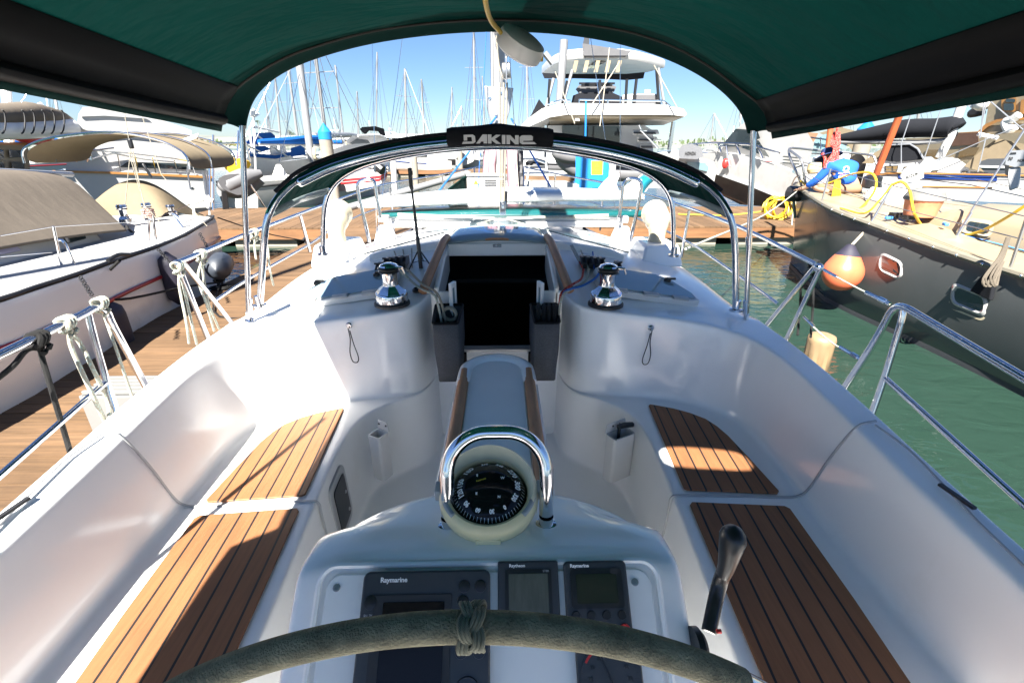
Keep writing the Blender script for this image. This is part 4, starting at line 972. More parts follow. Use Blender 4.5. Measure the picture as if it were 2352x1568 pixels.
# mast
my = 5.9; mx_ = (U(1146, 420, y=my)).x; mz0 = zr(0, my)
m = MB(); m.lathe([(.08, 0), (.08, 14.0)], P(mx_, my, mz0), n=28, sx=1.0, sy=1.35); MAST = m.build('mast', 'alum', BOAT)
m = MB(); m.box(P(mx_-.005, my-.115, 8), (.03, .02, 12)); m.box(P(mx_-.06, my-.10, 8), (.012, .012, 12)); m.build('mast_track', 'lgrey', MAST)
gz = U(1150, 238, y=my-.15).z
m = MB(); m.prism([P(mx_-.15, my-.16, gz+.17), P(mx_+.17, my-.16, gz+.15), P(mx_+.12, my-.16, gz-.1), P(mx_+.05, my-.16, gz-.28), P(mx_-.06, my-.16, gz-.26), P(mx_-.13, my-.16, gz-.02)], (0, .03, 0)); br = m.build('gooseneck_bracket', 'silver', MAST, bevel=.008)
m = MB()
for x, z in ((-.09, .05), (.09, .05), (-.02, -.12), (.03, .1)): m.lathe([(.018, 0), (.014, .01)], P(mx_+x, my-.16, gz+z), (0, -1, 0), 12)
m.build('bracket_bolt', 'steel', br)
# boom with its stowed sail, above the awning
m = MB(); m.lathe([(.08, 0), (.085, .2), (.085, 5.2), (.07, 5.3)], P(mx_, my-.25, 3.62), (0, -1, .02), 20, sx=.8, sy=1.2); BM = m.build('boom', 'alum', BOAT)
secs = []
for t in np.linspace(0, 1, 22):
    y = my-.35-t*5.0; h = .42-.24*t; b = .13-.04*t
    secs.append([P(mx_+b*math.cos(a)*(1+.06*math.sin(9*t+3*a)), y, 3.74+.1*t+h*.5+h*.5*math.sin(a)) for a in np.linspace(0, 2*math.pi, 12, endpoint=False)])
m = MB(); m.loft(secs); m.build('sail_cover', 'tan', BM)
for i, t in enumerate((.12, .25, .38)):
    m = MB(); y = my-.35-t*5.0
    for s in (1, -1): m.tube([P(mx_+s*.09, y, 3.66), P(mx_+s*.16, y+.2, 4.6), P(mx_+s*.12, my-.2, 9)], .004, 5)
    m.build('lazy_jack', 'ropeg', BM)
# faded cloth covers and rigging at the mast foot
for u0, u1, u2, u3, n_ in ((1112, 1141, 1106, 1134, 'mast_cloth'), (1163, 1187, 1167, 1192, 'mast_cloth')):
    a, b, c, d_ = U(u0, 335, y=my-.05), U(u1, 335, y=my-.12), U(u3, 450, y=my-.12), U(u2, 450, y=my-.05)
    g = []
    for j in np.linspace(0, 1, 12):
        l, r = a.lerp(d_, j), b.lerp(c, j); g.append([l.lerp(r, i)+P(0, -.05*math.sin(i*math.pi)-.012*math.sin(14*j+i*5), 0) for i in np.linspace(0, 1, 9)])
    m = MB(); m.grid(g); m.build('mast_cloth', 'pink', MAST, solid=.008)
m = MB(); g = [[U(u, v, y=my-.02)+P(0, .02*math.sin(v*.2+u*.4), 0) for u in np.linspace(1186, 1202, 6)] for v in np.linspace(335, 450, 14)]; m.grid(g); m.build('mast_cloth', 'greycanvas', MAST, solid=.01, label='grey crumpled cloth at the mast foot')
for a, b in (((1140, 268), (1000, 450)), ((1174, 272), (1278, 452))):
    m = MB(); m.tube([U(*a, y=my-.2), U(*b, y=my-.25)], .010, 6); m.build('blue_stay_line', 'ropeblue', MAST)
m = MB()
for s in (1, -1):
    m.tube([P(s*1.42, my-.4, 1.42), P(s*.9, my-.05, 8.2), P(mx_, my, 14)], .0035, 5); m.tube([P(s*1.36, my-.7, 1.42), P(mx_, my, 7.8)], .0035, 5)
m.tube([P(0, 8.9, 1.6), P(mx_, my+.1, 14.5)], .004, 5)
m.build('shroud', 'steel', MAST)
for s in (1, -1):
    m = MB(); m.tube([P(s*.25, my-.55, 1.66), P(mx_+s*.08, my-.12, 4)], .004, 5); m.build('halyard', 'ropew' if s > 0 else 'ropeblue', MAST)
# bow guards at the mast (inverted U)
for us in ((822, 838, 824, 860, 868, 560), (1420, 1428, 1464, 1470, 1445, 556)):
    y = 3.72
    if us[0] < 1000: pts = [(848, 556), (836, 500), (822, 440), (824, 420), (836, 413), (850, 412), (860, 420), (865, 450), (874, 500)]
    else: pts = [(1422, 500), (1430, 440), (1434, 420), (1446, 411), (1462, 412), (1472, 420), (1472, 438), (1462, 490), (1447, 556)]
    m = MB(); m.tube([U(u, v, y=y) for u, v in pts], .0135, 12, k=3); m.build('mast_guard', 'steel', BOAT)
# dorade boxes with cowl vents
for s, u in ((-1, 775), (1, 1508)):
    q = U(u, 550, y=3.45); c = P(q.x, 3.45, q.z)
    m = MB(); m.hexa([c+P(-.15, -.20, -.16), c+P(.15, -.20, -.16), c+P(.15, .25, -.16), c+P(-.15, .25, -.16)], [c+P(-.12, -.15, -.012), c+P(.12, -.15, -.012), c+P(.12, .2, -.012), c+P(-.12, .2, -.012)]); b = m.build('dorade_box', 'gel', BOAT, bevel=.02, seg=3)
    m = MB(); secs = []
    path = [(0, 0, -.01, .062), (0, 0, .03, .058), (0, .0, .06, .062), (0, .006, .095, .074), (0, .022, .13, .084), (0, .055, .158, .086), (0, .095, .17, .09), (0, .12, .172, .098)]
    for i, (x_, y_, z_, r_) in enumerate(path):
        a = path[max(0, i-1)]; b_ = path[min(len(path)-1, i+1)]; t = Vector((0, b_[1]-a[1], b_[2]-a[2])).normalized(); n = Vector((1, 0, 0)); bb = t.cross(n)
        secs.append([c+P(0, y_, z_)+n*r_*math.cos(k)+bb*r_*math.sin(k) for k in np.linspace(0, 2*math.pi, 24, endpoint=False)])
    m.loft(secs, caps=False); m.ball(c+P(0, .03, .138), .092, 12, (1, .95, 1.0)); m.build('cowl_vent', 'cowl', BOAT)
# ------------------------------------------------------------------ water
def water():
    m, nt, b = _nodes('harbour_water'); L = nt.links.new
    b.inputs['Base Color'].default_value = (.015, .034, .025, 1); b.inputs['Roughness'].default_value = .045; b.inputs['IOR'].default_value = 1.33
    tc = N(nt, 'ShaderNodeTexCoord')
    n0 = N(nt, 'ShaderNodeTexNoise', Scale=.35, Detail=3.0); L(tc.outputs['Object'], n0.inputs['Vector'])
    mixc = N(nt, 'ShaderNodeMix', data_type='RGBA'); mixc.inputs['A'].default_value = (.013, .031, .022, 1); mixc.inputs['B'].default_value = (.017, .038, .029, 1); L(n0.outputs['Fac'], mixc.inputs['Factor']); L(mixc.outputs['Result'], b.inputs['Base Color'])
    mp = N(nt, 'ShaderNodeMapping'); mp.inputs['Scale'].default_value = (1.0, 1.6, 1); mp.inputs['Rotation'].default_value = (0, 0, .3); L(tc.outputs['Object'], mp.inputs['Vector'])
    n1 = N(nt, 'ShaderNodeTexNoise', Scale=2.2, Detail=3.0, Roughness=.5, Distortion=.6); n2 = N(nt, 'ShaderNodeTexNoise', Scale=9.0, Detail=2.0, Roughness=.5)
    L(mp.outputs['Vector'], n1.inputs['Vector']); L(mp.outputs['Vector'], n2.inputs['Vector'])
    s = N(nt, 'ShaderNodeMath', operation='MULTIPLY_ADD'); L(n2.outputs['Fac'], s.inputs[0]); s.inputs[1].default_value = .10; L(n1.outputs['Fac'], s.inputs[2])
    bp = N(nt, 'ShaderNodeBump', Strength=.55, Distance=.045); L(s.outputs[0], bp.inputs['Height']); L(bp.outputs['Normal'], b.inputs['Normal'])
    return m
M['water'] = water()
g = MB(); g.grid([[P(x, y, 0) for x in (-900, -60, -10, 0, 10, 60, 900)] for y in (-300, -20, 0, 10, 30, 100, 1500)]); struct(g.build('water', 'water', smooth=False))
# ------------------------------------------------------------------ loose things on and around our boat
def rope_thing(label, knot, tails, x, m_, r=.0085, group='ropes tied to the guard rails', knot_r=.024, name='tied_rope'):
    r *= .74; c = U(*knot, x=x); t = thing(name, label, 'rope', c, group)
    k = MB()
    for i in range(3):
        a = i*.013-.013; k.tube([c+P(.022*math.sin(q)*.9, a+.008*math.sin(q*2), .022*math.cos(q)) for q in np.linspace(0, 2*math.pi, 14, endpoint=False)], r*1.05, 7, closed=True)
    k.tube([c+P(.022*math.cos(q), .015*math.sin(q*2), -.036+.015*math.sin(q)) for q in np.linspace(0, 2*math.pi, 12, endpoint=False)], r, 7, closed=True)
    k.build('knot', m_, t)
    for pts in tails:
        q = [c+P(0, 0, -.03)]+[U(u, v, x=x+(.02 if i % 2 else -.015)) for i, (u, v) in enumerate(pts)]
        b = MB(); b.tube(q, r, 8, k=4); b.build('rope_tail', m_, t)
    return t
xp = -1.56
rope_thing('white rope hitched on the port quarter rail next to the black rope', (152, 742), [[(165, 800), (205, 890), (245, 975)], [(185, 790), (215, 850), (247, 920), (252, 970)]], xp, 'ropew', .0105)
rope_thing('white rope with red flecks hitched at the bend of the port quarter rail', (230, 697), [[(245, 740), (270, 810), (300, 900), (312, 930)]], xp, 'ropew', .0075)
rope_thing('thick black rope knotted on the port quarter rail and hanging down to the dock', (88, 778), [[(95, 815), (120, 900), (150, 1000), (163, 1045)], [(60, 805), (30, 840), (-20, 880)]], xp, 'ropeb', .0115)
rope_thing('white rope with two long ends on the port gate stanchion', (408, 612), [[(412, 660), (428, 740), (434, 788)], [(422, 660), (440, 740), (452, 790)]], xp, 'ropew', .0085)
rope_thing('white rope hitched on the port rail just ahead of the gate stanchion', (461, 585), [[(455, 640), (475, 700), (492, 760)], [(468, 640), (480, 700), (503, 755)]], xp, 'ropew', .0085)
rope_thing('white rope lashed beside the port awning pole', (583, 535), [[(585, 570), (588, 595)], [(612, 560), (620, 620), (628, 655)]], xp, 'ropew', .009)
rope_thing('black rope tied on the starboard gate stanchion above the beige fender', (1872, 608), [[(1868, 680), (1866, 720), (1862, 775)], [(1842, 650), (1838, 700), (1832, 770)]], 1.64, 'ropeb', .008)

def fender(name, label, c, r, h, m_, ax=(0, 0, 1), ribs=0, rope_to=None, cat='fender', group=None):
    c = Vector(c); t = thing(name, label, cat, c, group); b = MB()
    pr = [(.012, -h*.58), (.03, -h*.56), (r*.5, -h*.5), (r*.88, -h*.43), (r, -h*.30), (r*1.01, 0), (r, h*.30), (r*.88, h*.43), (r*.5, h*.5), (.03, h*.56), (.012, h*.58)]
    if ribs:
        vs0 = len(b.v); b.lathe(pr, c, ax, ribs*4)
        for i in range(vs0, len(b.v)):
            j = (i-vs0) % (ribs*4)
            if j % 4 in (0, 1): d = b.v[i]-c; d.z = 0; b.v[i] = b.v[i]-d*.05
    else: b.lathe(pr, c, ax, 26)
    b.build('fender_body', m_, t, ang=60)
    if rope_to:
        top = c+Vector(ax).normalized()*h*.57
        b = MB(); b.tube([top, top.lerp(Vector(rope_to), .5)+P(0, 0, -.02), Vector(rope_to)], .008, 7, k=4); b.build('fender_rope', 'ropeb', t)
    return t
q = U(1878, 815, x=1.83)
fb = thing('beige_fender', 'weathered beige ribbed fender hanging from the starboard gate stanchion', 'fender', q)
b = MB(); hF, rF = .25, .071
b.lathe([(.02, hF/2+.002), (rF*.6, hF/2+.004), (rF*.92, hF/2-.006), (rF*1.02, hF/2-.03), (rF*1.0, hF/2-.05), (rF*1.0, -.10), (rF*.92, -hF/2+.02), (rF*.6, -hF/2), (.02, -hF/2)], q, n=40)
for i, v in enumerate(b.v):
    if (i % 40) % 5 in (0, 1) and abs(v.z-q.z) < hF/2-.045: d = v-q; d.z = 0; b.v[i] = v-d*.07
b.build('fender_body', 'beigefend', fb, ang=50)

# canvas pockets either side of the companionway, with the sheet tails in them
for s, lab, us in ((-1, 'grey cloth rope bag to port of the companionway, with pale rope tails in it', ((1003, 760), (1062, 765), (1066, 700), (1014, 697))), (1, 'grey cloth rope bag to starboard of the companionway, with dark rope inside', ((1228, 752), (1293, 764), (1288, 700), (1238, 693)))):
    t4 = [P(s*.325, 2.24, 1.655), P(s*.195, 2.24, 1.655), P(s*.185, 2.53, 1.665), P(s*.345, 2.53, 1.665)]
    o = P(s*.26, 2.4, 1.4); t = thing('rope_bag', lab, 'bag', o, 'rope bags at the companionway')
    b4 = [p*1+P(-s*.0-(p.x-s*.26)*.12, (2.42-p.y)*.25, -.35) for p in t4]
    m4 = [a.lerp(b_, .5)+P((a.x-s*.26)*.08, 0, 0) for a, b_ in zip(t4, b4)]
    b = MB()
    def rnd(q4, k=.3):
        out = []
        for i in range(4):
            a, b_, c = q4[i-1], q4[i], q4[(i+1) % 4]
            for w in (.25, .5, .75): out.append(b_.lerp(a, .16*(1-w)**1)*.5+b_.lerp(c, .16*w)*.5)
        return out
    rings = [rnd(t4), rnd([a.lerp(b_, .25)+P((a.x-s*.26)*.05, -.008, 0) for a, b_ in zip(t4, b4)]), rnd(m4), rnd([a.lerp(b_, .8) for a, b_ in zip(t4, b4)]), rnd(b4)]
    b.grid(rings, closed_u=True); b.add(rings[-1], [tuple(range(12))]); b.build('bag_cloth', 'mesh', t, solid=.006, ang=70)
    b = MB(); b.tube([p+P(0, 0, .002) for p in rnd(t4)], .0075, 8, closed=True); b.build('bag_rim', 'vinyl', t)
def sheet(label, pts, m_, r=.0065):
    b = MB(); b.tube(pts, r, 8, k=6); o = b.build('control_line', m_, None, origin=pts[0]); tag(o, label, 'rope', 'control lines led aft over the cabin top')
pc = lambda u, v, y: U(u, v, y=y)
sheet('white rope with orange flecks led from the port clutches into the bag', [pc(935, 618, 2.72), pc(970, 652, 2.5), pc(998, 668, 2.40), pc(1012, 690, 2.36), pc(1024, 740, 2.36), pc(1030, 775, 2.40)], 'ropeg')
sheet('white rope with blue flecks led beside it from the port clutches', [pc(920, 622, 2.72), pc(962, 660, 2.5), pc(995, 676, 2.38), pc(1006, 700, 2.34), pc(1015, 745, 2.34), pc(1018, 780, 2.36)], 'ropew')
sheet('red rope led from the starboard clutches over the cabin edge', [pc(1340, 618, 2.72), pc(1335, 640, 2.6), pc(1310, 656, 2.48), pc(1290, 672, 2.40), pc(1286, 690, 2.38), pc(1285, 700, 2.44)], 'roper')
sheet('white rope led from the starboard clutches into the bag', [pc(1352, 618, 2.72), pc(1345, 645, 2.58), pc(1312, 664, 2.44), pc(1292, 680, 2.36), pc(1284, 720, 2.34), pc(1280, 770, 2.36)], 'ropew')
sheet('blue rope led from the outer starboard clutch', [pc(1380, 618, 2.72), pc(1368, 638, 2.62), pc(1340, 655, 2.50), pc(1316, 662, 2.44), pc(1300, 668, 2.40), pc(1290, 680, 2.39)], 'ropeblue')
for i, (a, m_) in enumerate((((1318, 545), 'roper'), ((1336, 545), 'ropew'), ((1364, 540), 'ropeblue'))):
    q = pc(*a, 3.14); e = pc(1338+14*i, 600, 2.84); e.z = zr(e.x, e.y)+.03; q.z = zr(q.x, q.y)+.03
    sheet(['red rope running forward from the starboard clutches under the lip', 'white rope running forward from the starboard clutches under the lip', 'blue rope running forward from the starboard clutches under the lip'][i], [q, q.lerp(e, .5), e], m_, .005)
for i in range(3):
    q = P(-.58-.06*i, 3.2, 0); e = P(-.52-.035*i, 2.85, 0); q.z = zr(q.x, q.y)+.03; e.z = zr(e.x, e.y)+.03
    sheet(['innermost pale rope running forward from the port clutches under the lip', 'middle pale rope running forward from the port clutches under the lip', 'outermost pale rope running forward from the port clutches under the lip'][i], [q, q.lerp(e, .5), e], 'ropeg', .004)
# coiled rope end in the port bag
b = MB(); c = P(-.25, 2.36, 1.66)
for i in range(3): b.tube([c+P(.035*math.cos(a), .01*i+.02*math.sin(a*.5), .035*math.sin(a)) for a in np.linspace(0, 2*math.pi, 16, endpoint=False)], .0075, 7, closed=True)
tag(b.build('coiled_rope', 'ropeg', None, origin=c), 'small coil of pale rope sticking out of the port rope bag', 'rope')
b = MB()
for i in range(4):
    x0 = .215+.028*i; b.tube([P(x0, 2.30, 1.58), P(x0+.004, 2.32, 1.685), P(x0+.012, 2.40, 1.70), P(x0+.01, 2.48, 1.66)], .012, 8, k=4)
tag(b.build('dark_rope_loops', 'ropeb', None, origin=P(.25, 2.4, 1.6)), 'loops of dark rope stuffed in the starboard rope bag', 'rope')

# black selfie stick tripod
tp = P(U(966, 602, y=2.90).x, 2.90, 0); tp.z = zr(tp.x, tp.y)
T_ = thing('phone_tripod', 'slim black phone tripod standing on the cabin top to port', 'tripod', tp)
hd = U(940, 382, y=2.97); b = MB(); d = (hd-tp)
b.tube([tp+P(0, 0, .0), tp+d*.32], .0125, 12); b.tube([tp+d*.32, tp+d*.62], .009, 12); b.tube([tp+d*.62, tp+d*.80], .0065, 12); b.build('pole', 'black', T_)
for a in ((-.075, -.05), (.085, -.045), (.0, .11)):
    b = MB(); e = P(tp.x+a[0], tp.y+a[1], 0); e.z = zr(e.x, e.y)+.003; b.tube([tp+d*.20, e], [.005, .004], 8); b.tube([tp+d*.08, (tp+d*.20).lerp(e, .6)], .0022, 6); b.build('leg', 'black', T_)
b = MB(); b.box(tp+d*.89, (.022, .03, .115)); r = b.build('phone_clamp', 'black', T_, bevel=.006); b = MB(); b.box(tp+d*.89+P(.013, -.012, .03), (.008, .012, .025)); b.box(tp+d*.80, (.02, .02, .02)); b.build('clamp_jaw', 'grey', r, bevel=.003)

# surfboards stacked across the cabin top
def board(name, label, x0, x1, yc, wid, z0, thick, m_, rock=.05, tail=1, group='surfboards stacked on deck', skew=0., zs=0.):
    n = 26; secs = []
    for i in range(n):
        t = i/(n-1); x = x0+(x1-x0)*t
        s = math.sin(math.pi*min(1, max(0, .02+.96*t)))**.42; wd = max(.012, wid/2*s*(1.0 if t < .6 else 1.0))
        th = thick*(.35+.65*math.sin(math.pi*(.06+.88*t))**.6); z = z0+rock*(2*t-1)**2*-1+zs*(t-.5)
        yc2 = yc+skew*(t-.5)
        secs.append([P(x, yc2+wd*math.cos(a)*(1 if abs(math.cos(a)) < .98 else 1), z+th/2*(abs(math.sin(a))**.6)*(1 if math.sin(a) > 0 else -1)) for a in np.linspace(0, 2*math.pi, 20, endpoint=False)])
    b = MB(); b.loft(secs); t = thing(name, label, 'surfboard', secs[n//2][0], group); b.build('board', m_, t, ang=60)
    return t
qa, qb = U(808, 482, y=4.55), U(1492, 458, y=4.55)
W1 = board('surfboard', 'long white surfboard lying upside down on top of the stack', qa.x, qb.x, 4.85, .66, 2.035, .125, 'board', rock=.055, zs=.07)
for u, y in ((1392, 5.0), (1444, 4.75)):
    f0 = U(u-28, 447 if y > 4.9 else 452, y=y); f1 = U(u+32, 447 if y > 4.9 else 452, y=y); tpf = U(u+30, 398 if y > 4.9 else 412, y=y)
    b = MB(); b.prism([f0, f1, f1.lerp(tpf, .5)+P(-.03, 0, .0), tpf+P(.01, 0, -.02), tpf, tpf+P(-.06, 0, .005), f0.lerp(tpf, .45)+P(-.02, 0, .03)], (0, .014, 0)); b.build('fin', 'board', W1, bevel=.004)
b = MB(); q = U(1440, 452, y=4.9); b.tube([U(1424, 446, y=4.7), U(1455, 450, y=4.8), U(1482, 452, y=5.0)], .012, 6, flat=.3); b.build('leash_strap', 'blue', W1)
W2 = board('surfboard', 'teal surfboard lying underneath the white one', U(860, 500, y=4.5).x, U(1500, 490, y=4.5).x, 4.82, .62, 1.885, .10, 'teal', rock=.03)
b = MB(); a0 = P(W2.location.x, 0, 0)
for s in (-1, 1): b.box(P(s*.75, 4.8, 1.80), (.08, .7, .09))
tag(b.build('board_support', 'greycanvas', None, origin=P(0, 4.8, 1.8)), 'two grey padded bars under the stacked surfboards', 'rack')
pts = [(1452, 440), (1458, 422), (1478, 402), (1505, 388), (1530, 385)]
g0 = [U(u, v, y=5.5) for u, v in pts]; g1 = [U(u+24-i*2, v+14+(4-i)*1.5, y=5.42) for i, (u, v) in enumerate(pts)]
W3 = thing('surfboard', 'aqua surfboard with white edges standing beyond the starboard mast guard', 'surfboard', g0[0], 'surfboards stacked on deck')
b = MB(); b.grid([cat_rom(g0, 4), cat_rom([a.lerp(c, .5)+P(0, -.05, 0) for a, c in zip(g0, g1)], 4), cat_rom(g1, 4)]); b.build('board', 'aqua', W3, solid=.03)
b = MB(); b.tube(cat_rom(g0, 4), .016, 8); b.tube(cat_rom(g1, 4), .016, 8); b.build('board_edge', 'board', W3)
# white vented box and green tarp ahead of the boards
q0, q1 = U(1072, 404, y=5.45), U(1156, 404, y=5.45)
AC = thing('deck_box', 'white louvred box with a yellow warning triangle at the mast foot', 'box', (q0+q1)/2-P(0, 0, .4))
b = MB(); b.box((q0+q1)/2+P(0, .18, -.2), ((q1-q0).x, .36, .40)); b.build('casing', 'white', AC, bevel=.008)
b = MB(); b.box((q0+q1)/2+P(0, .17, .004), ((q1-q0).x+.012, .38, .012)); b.build('lid', 'cowl', AC, bevel=.004)
b = MB()
for u in (1131, 1164):
    for i in range(4):
        c = U(u, 415+5*i, y=5.445); 
        if u < 1140: b.box(c+P(-.02, 0, 0), (.13, .008, .010))
        else: b.box(c+P(-.045, 0, 0), (.06, .008, .010))
b.build('louvres', 'rubber', AC)
c = U(1093, 418, y=5.444); b = MB(); b.prism([c+P(-.026, 0, -.02), c+P(.026, 0, -.02), c+P(0, 0, .026)], (0, -.004, 0)); r = b.build('warning_triangle', 'yellow', AC); 
b = MB(); b.prism([c+P(-.003, -.004, -.012), c+P(.004, -.004, -.004), c+P(.001, -.004, 0), c+P(.006, -.004, .012), c+P(-.004, -.004, .0), c+P(.0, -.004, -.003)], (0, -.002, 0)); b.build('bolt_symbol', 'letterk', r)
b = MB(); g = [[U(u, 402+(1072-u)*.75+10*j, y=5.5+.12*j)+P(0, .03*math.sin(u*.5), 0) for u in np.linspace(1030, 1071, 10)] for j in range(5)]; b.grid(g); tag(b.build('green_tarp', 'green2', None, solid=.01, origin=g[0][0]), 'green tarp bundled beside the white louvred box', 'tarp')

# boarding step on the dock
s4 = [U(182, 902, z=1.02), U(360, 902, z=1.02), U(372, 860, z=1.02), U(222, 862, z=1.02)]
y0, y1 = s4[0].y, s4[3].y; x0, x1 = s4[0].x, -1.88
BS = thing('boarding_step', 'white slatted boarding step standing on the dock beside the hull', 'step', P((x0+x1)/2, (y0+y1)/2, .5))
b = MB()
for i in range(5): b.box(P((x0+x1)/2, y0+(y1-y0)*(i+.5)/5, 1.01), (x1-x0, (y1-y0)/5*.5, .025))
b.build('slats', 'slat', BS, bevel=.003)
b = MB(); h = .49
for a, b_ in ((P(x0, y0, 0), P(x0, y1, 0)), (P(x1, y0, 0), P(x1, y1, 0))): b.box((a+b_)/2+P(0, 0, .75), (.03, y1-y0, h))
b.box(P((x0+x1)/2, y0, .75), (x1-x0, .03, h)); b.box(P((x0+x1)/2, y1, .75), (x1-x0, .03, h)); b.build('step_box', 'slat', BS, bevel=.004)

# ------------------------------------------------------------------ docks
def planks(xa, xb, ya, yb, z, along='x', pw=.145, name='dock'):
    D_ = thing(name, '', 'dock', P((xa+xb)/2, (ya+yb)/2, z)); b = MB(); rd = random.Random(5)
    a0, a1 = (ya, yb) if along == 'x' else (xa, xb)
    n = int((a1-a0)/pw); L_ = (xb-xa) if along == 'x' else (yb-ya)
    for i in range(n):
        c = a0+(i+.5)*(a1-a0)/n; w = (a1-a0)/n-.008; dz = rd.uniform(-.002, .002)
        seg = [(0, 1)] if L_ < 4 else [(k/ math.ceil(L_/4), (k+1)/math.ceil(L_/4)) for k in range(math.ceil(L_/4))]
        for s0, s1 in seg:
            if along == 'x': b.box(P(xa+(s0+s1)/2*L_, c, z-.02+dz), ((s1-s0)*L_-.006, w, .04))
            else: b.box(P(c, ya+(s0+s1)/2*L_, z-.02+dz), (w, (s1-s0)*L_-.006, .04))
    b.build('deck_planks', 'dockwood', D_, smooth=False)
    b = MB()
    for x in (xa+.03, xb-.03): b.box(P(x, (ya+yb)/2, z-.17), (.08, yb-ya, .25))
    for y in (ya+.03, yb-.03): b.box(P((xa+xb)/2, y, z-.17), (xb-xa-.17, .08, .25))
    b.build('edge_beam', 'dockbeam', D_)
    b = MB(); L2 = max(xb-xa, yb-ya); k = max(2, int(L2/2.2))
    for i in range(k):
        t = (i+.5)/k
        if xb-xa > yb-ya: b.box(P(xa+t*(xb-xa), (ya+yb)/2, .07), ((xb-xa)/k*.72, yb-ya-.25, .30))
        else: b.box(P((xa+xb)/2, ya+t*(yb-ya), .07), (xb-xa-.25, (yb-ya)/k*.72, .30))
    b.build('float_block', 'concrete', D_)
    return D_
d1 = planks(-4.28, -1.98, -7, 12.40, .5, 'x'); d1['label'] = 'wooden finger dock running alongside the port side of our boat'
d2 = planks(-9.5, 15.0, 12.42, 16.6, .5, 'y'); d2['label'] = 'wooden main walkway crossing ahead of the bow'
# things lying on the finger dock
q = U(505, 648, z=.55); CL = thing('dock_cleat', 'iron cleat with black mooring rope on the finger dock', 'cleat', q)
b = MB(); b.tube([q+P(-.0, -.14, .06), q+P(0, -.05, .075), q+P(0, .05, .075), q+P(0, .14, .06)], .018, 8, k=3)
for s in (-.05, .05): b.tube([q+P(0, s, -.05), q+P(0, s, .07)], .018, 8)
b.build('horn', 'grey', CL)
b = MB()
for i in range(3): b.tube([q+P(.05*math.sin(a)+.01*i, .10*math.cos(a), .02+.02*i) for a in np.linspace(0, 2*math.pi, 14, endpoint=False)], .011, 7, closed=True)
b.build('rope_turns', 'ropeb', CL)
b = MB(); c = U(508, 662, z=.51)
for i in range(3): b.tube([c+P((.16-.03*i)*math.sin(a), (.11-.02*i)*math.cos(a), .012+.008*i) for a in np.linspace(0, 2*math.pi, 20, endpoint=False)], .011, 7, closed=True)
tag(b.build('coiled_mooring_rope', 'ropeb', None, origin=c), 'black mooring rope coiled on the dock beside the cleat', 'rope')
b = MB(); b.tube([U(505, 648, z=.56), P(-3.5, 5.6, .52), P(-2.6, 5.9, .51), P(-1.75, 5.2, 1.2)], .011, 7, k=5); tag(b.build('mooring_line', 'ropeb', None, origin=q), 'dark mooring line crossing the finger dock to our hull', 'rope')
for (u0, v0), (u1, v1), lab in (((500, 500), (700, 553), 'dark mooring line stretched from the white racing boat to the dock'),):
    b = MB(); a, c = U(u0, v0, y=9.2), U(u1, v1, z=.56); b.tube([a, a.lerp(c, .5)-P(0, 0, .06), c], .012, 7, k=4); tag(b.build('mooring_line', 'ropeb', None, origin=a), lab, 'rope')
q = U(702, 553, z=.55); b = MB(); b.tube([q+P(0, -.12, .05), q+P(0, 0, .07), q+P(0, .12, .05)], .018, 8, k=3); b.tube([q+P(0, -.04, -.05), q+P(0, -.04, .06)], .018); b.tube([q+P(0, .04, -.05), q+P(0, .04, .06)], .018); tag(b.build('dock_cleat', 'grey', None, origin=q), 'small iron cleat at the far end of the finger dock', 'cleat')
# yellow power hose coil on the walkway, and a mooring line over the water
q = U(1795, 478, y=13.6); b = MB()
for i in range(9):
    rx, rz = .30+.02*(i % 3), .42-.03*(i % 4); b.tube([q+P(-.25+rx*math.sin(a)+.04*i, -.05+.03*(i % 3)+.1*math.cos(a*2+i), rz*math.cos(a)*.75) for a in np.linspace(0, 2*math.pi, 18, endpoint=False)], .022, 7, closed=True)
b.tube([q+P(-.4, .1, -.1), q+P(-1.4, .4, -.25), q+P(-2.6, .9, -.28)], .022, 7, k=5); tag(b.build('yellow_hose', 'yellowhose', None, origin=q), 'coiled yellow shore power hose on the main walkway', 'hose')
p0 = U(1760, 420, y=13.6); PD = thing('dock_pedestal', 'thin grey post with a white cable on the walkway by the dark hull', 'post', P(p0.x+.9, 13.4, .5))
b = MB(); b.tube([U(1836, 425, y=12.9), U(1832, 510, y=12.9)], .03, 8); b.build('post', 'alu', PD)
b = MB(); b.tube([U(1836, 430, y=12.8), U(1820, 500, y=12.7), U(1822, 545, y=12.5), U(1838, 556, y=12.4), U(1858, 535, y=12.3)], .016, 7, k=5); b.build('cable', 'ropew', PD)
for a, c, lab in (((1840, 432), (1575, 572), 'pale mooring line stretched from the dark bow across the water to our rail'),):
    b = MB(); p, r = U(*a, y=10.4), U(*c, x=1.62); b.tube([p, p.lerp(r, .5)-P(0, 0, .12), r], .011, 7, k=5); tag(b.build('mooring_line', 'ropew', None, origin=p), lab, 'rope')
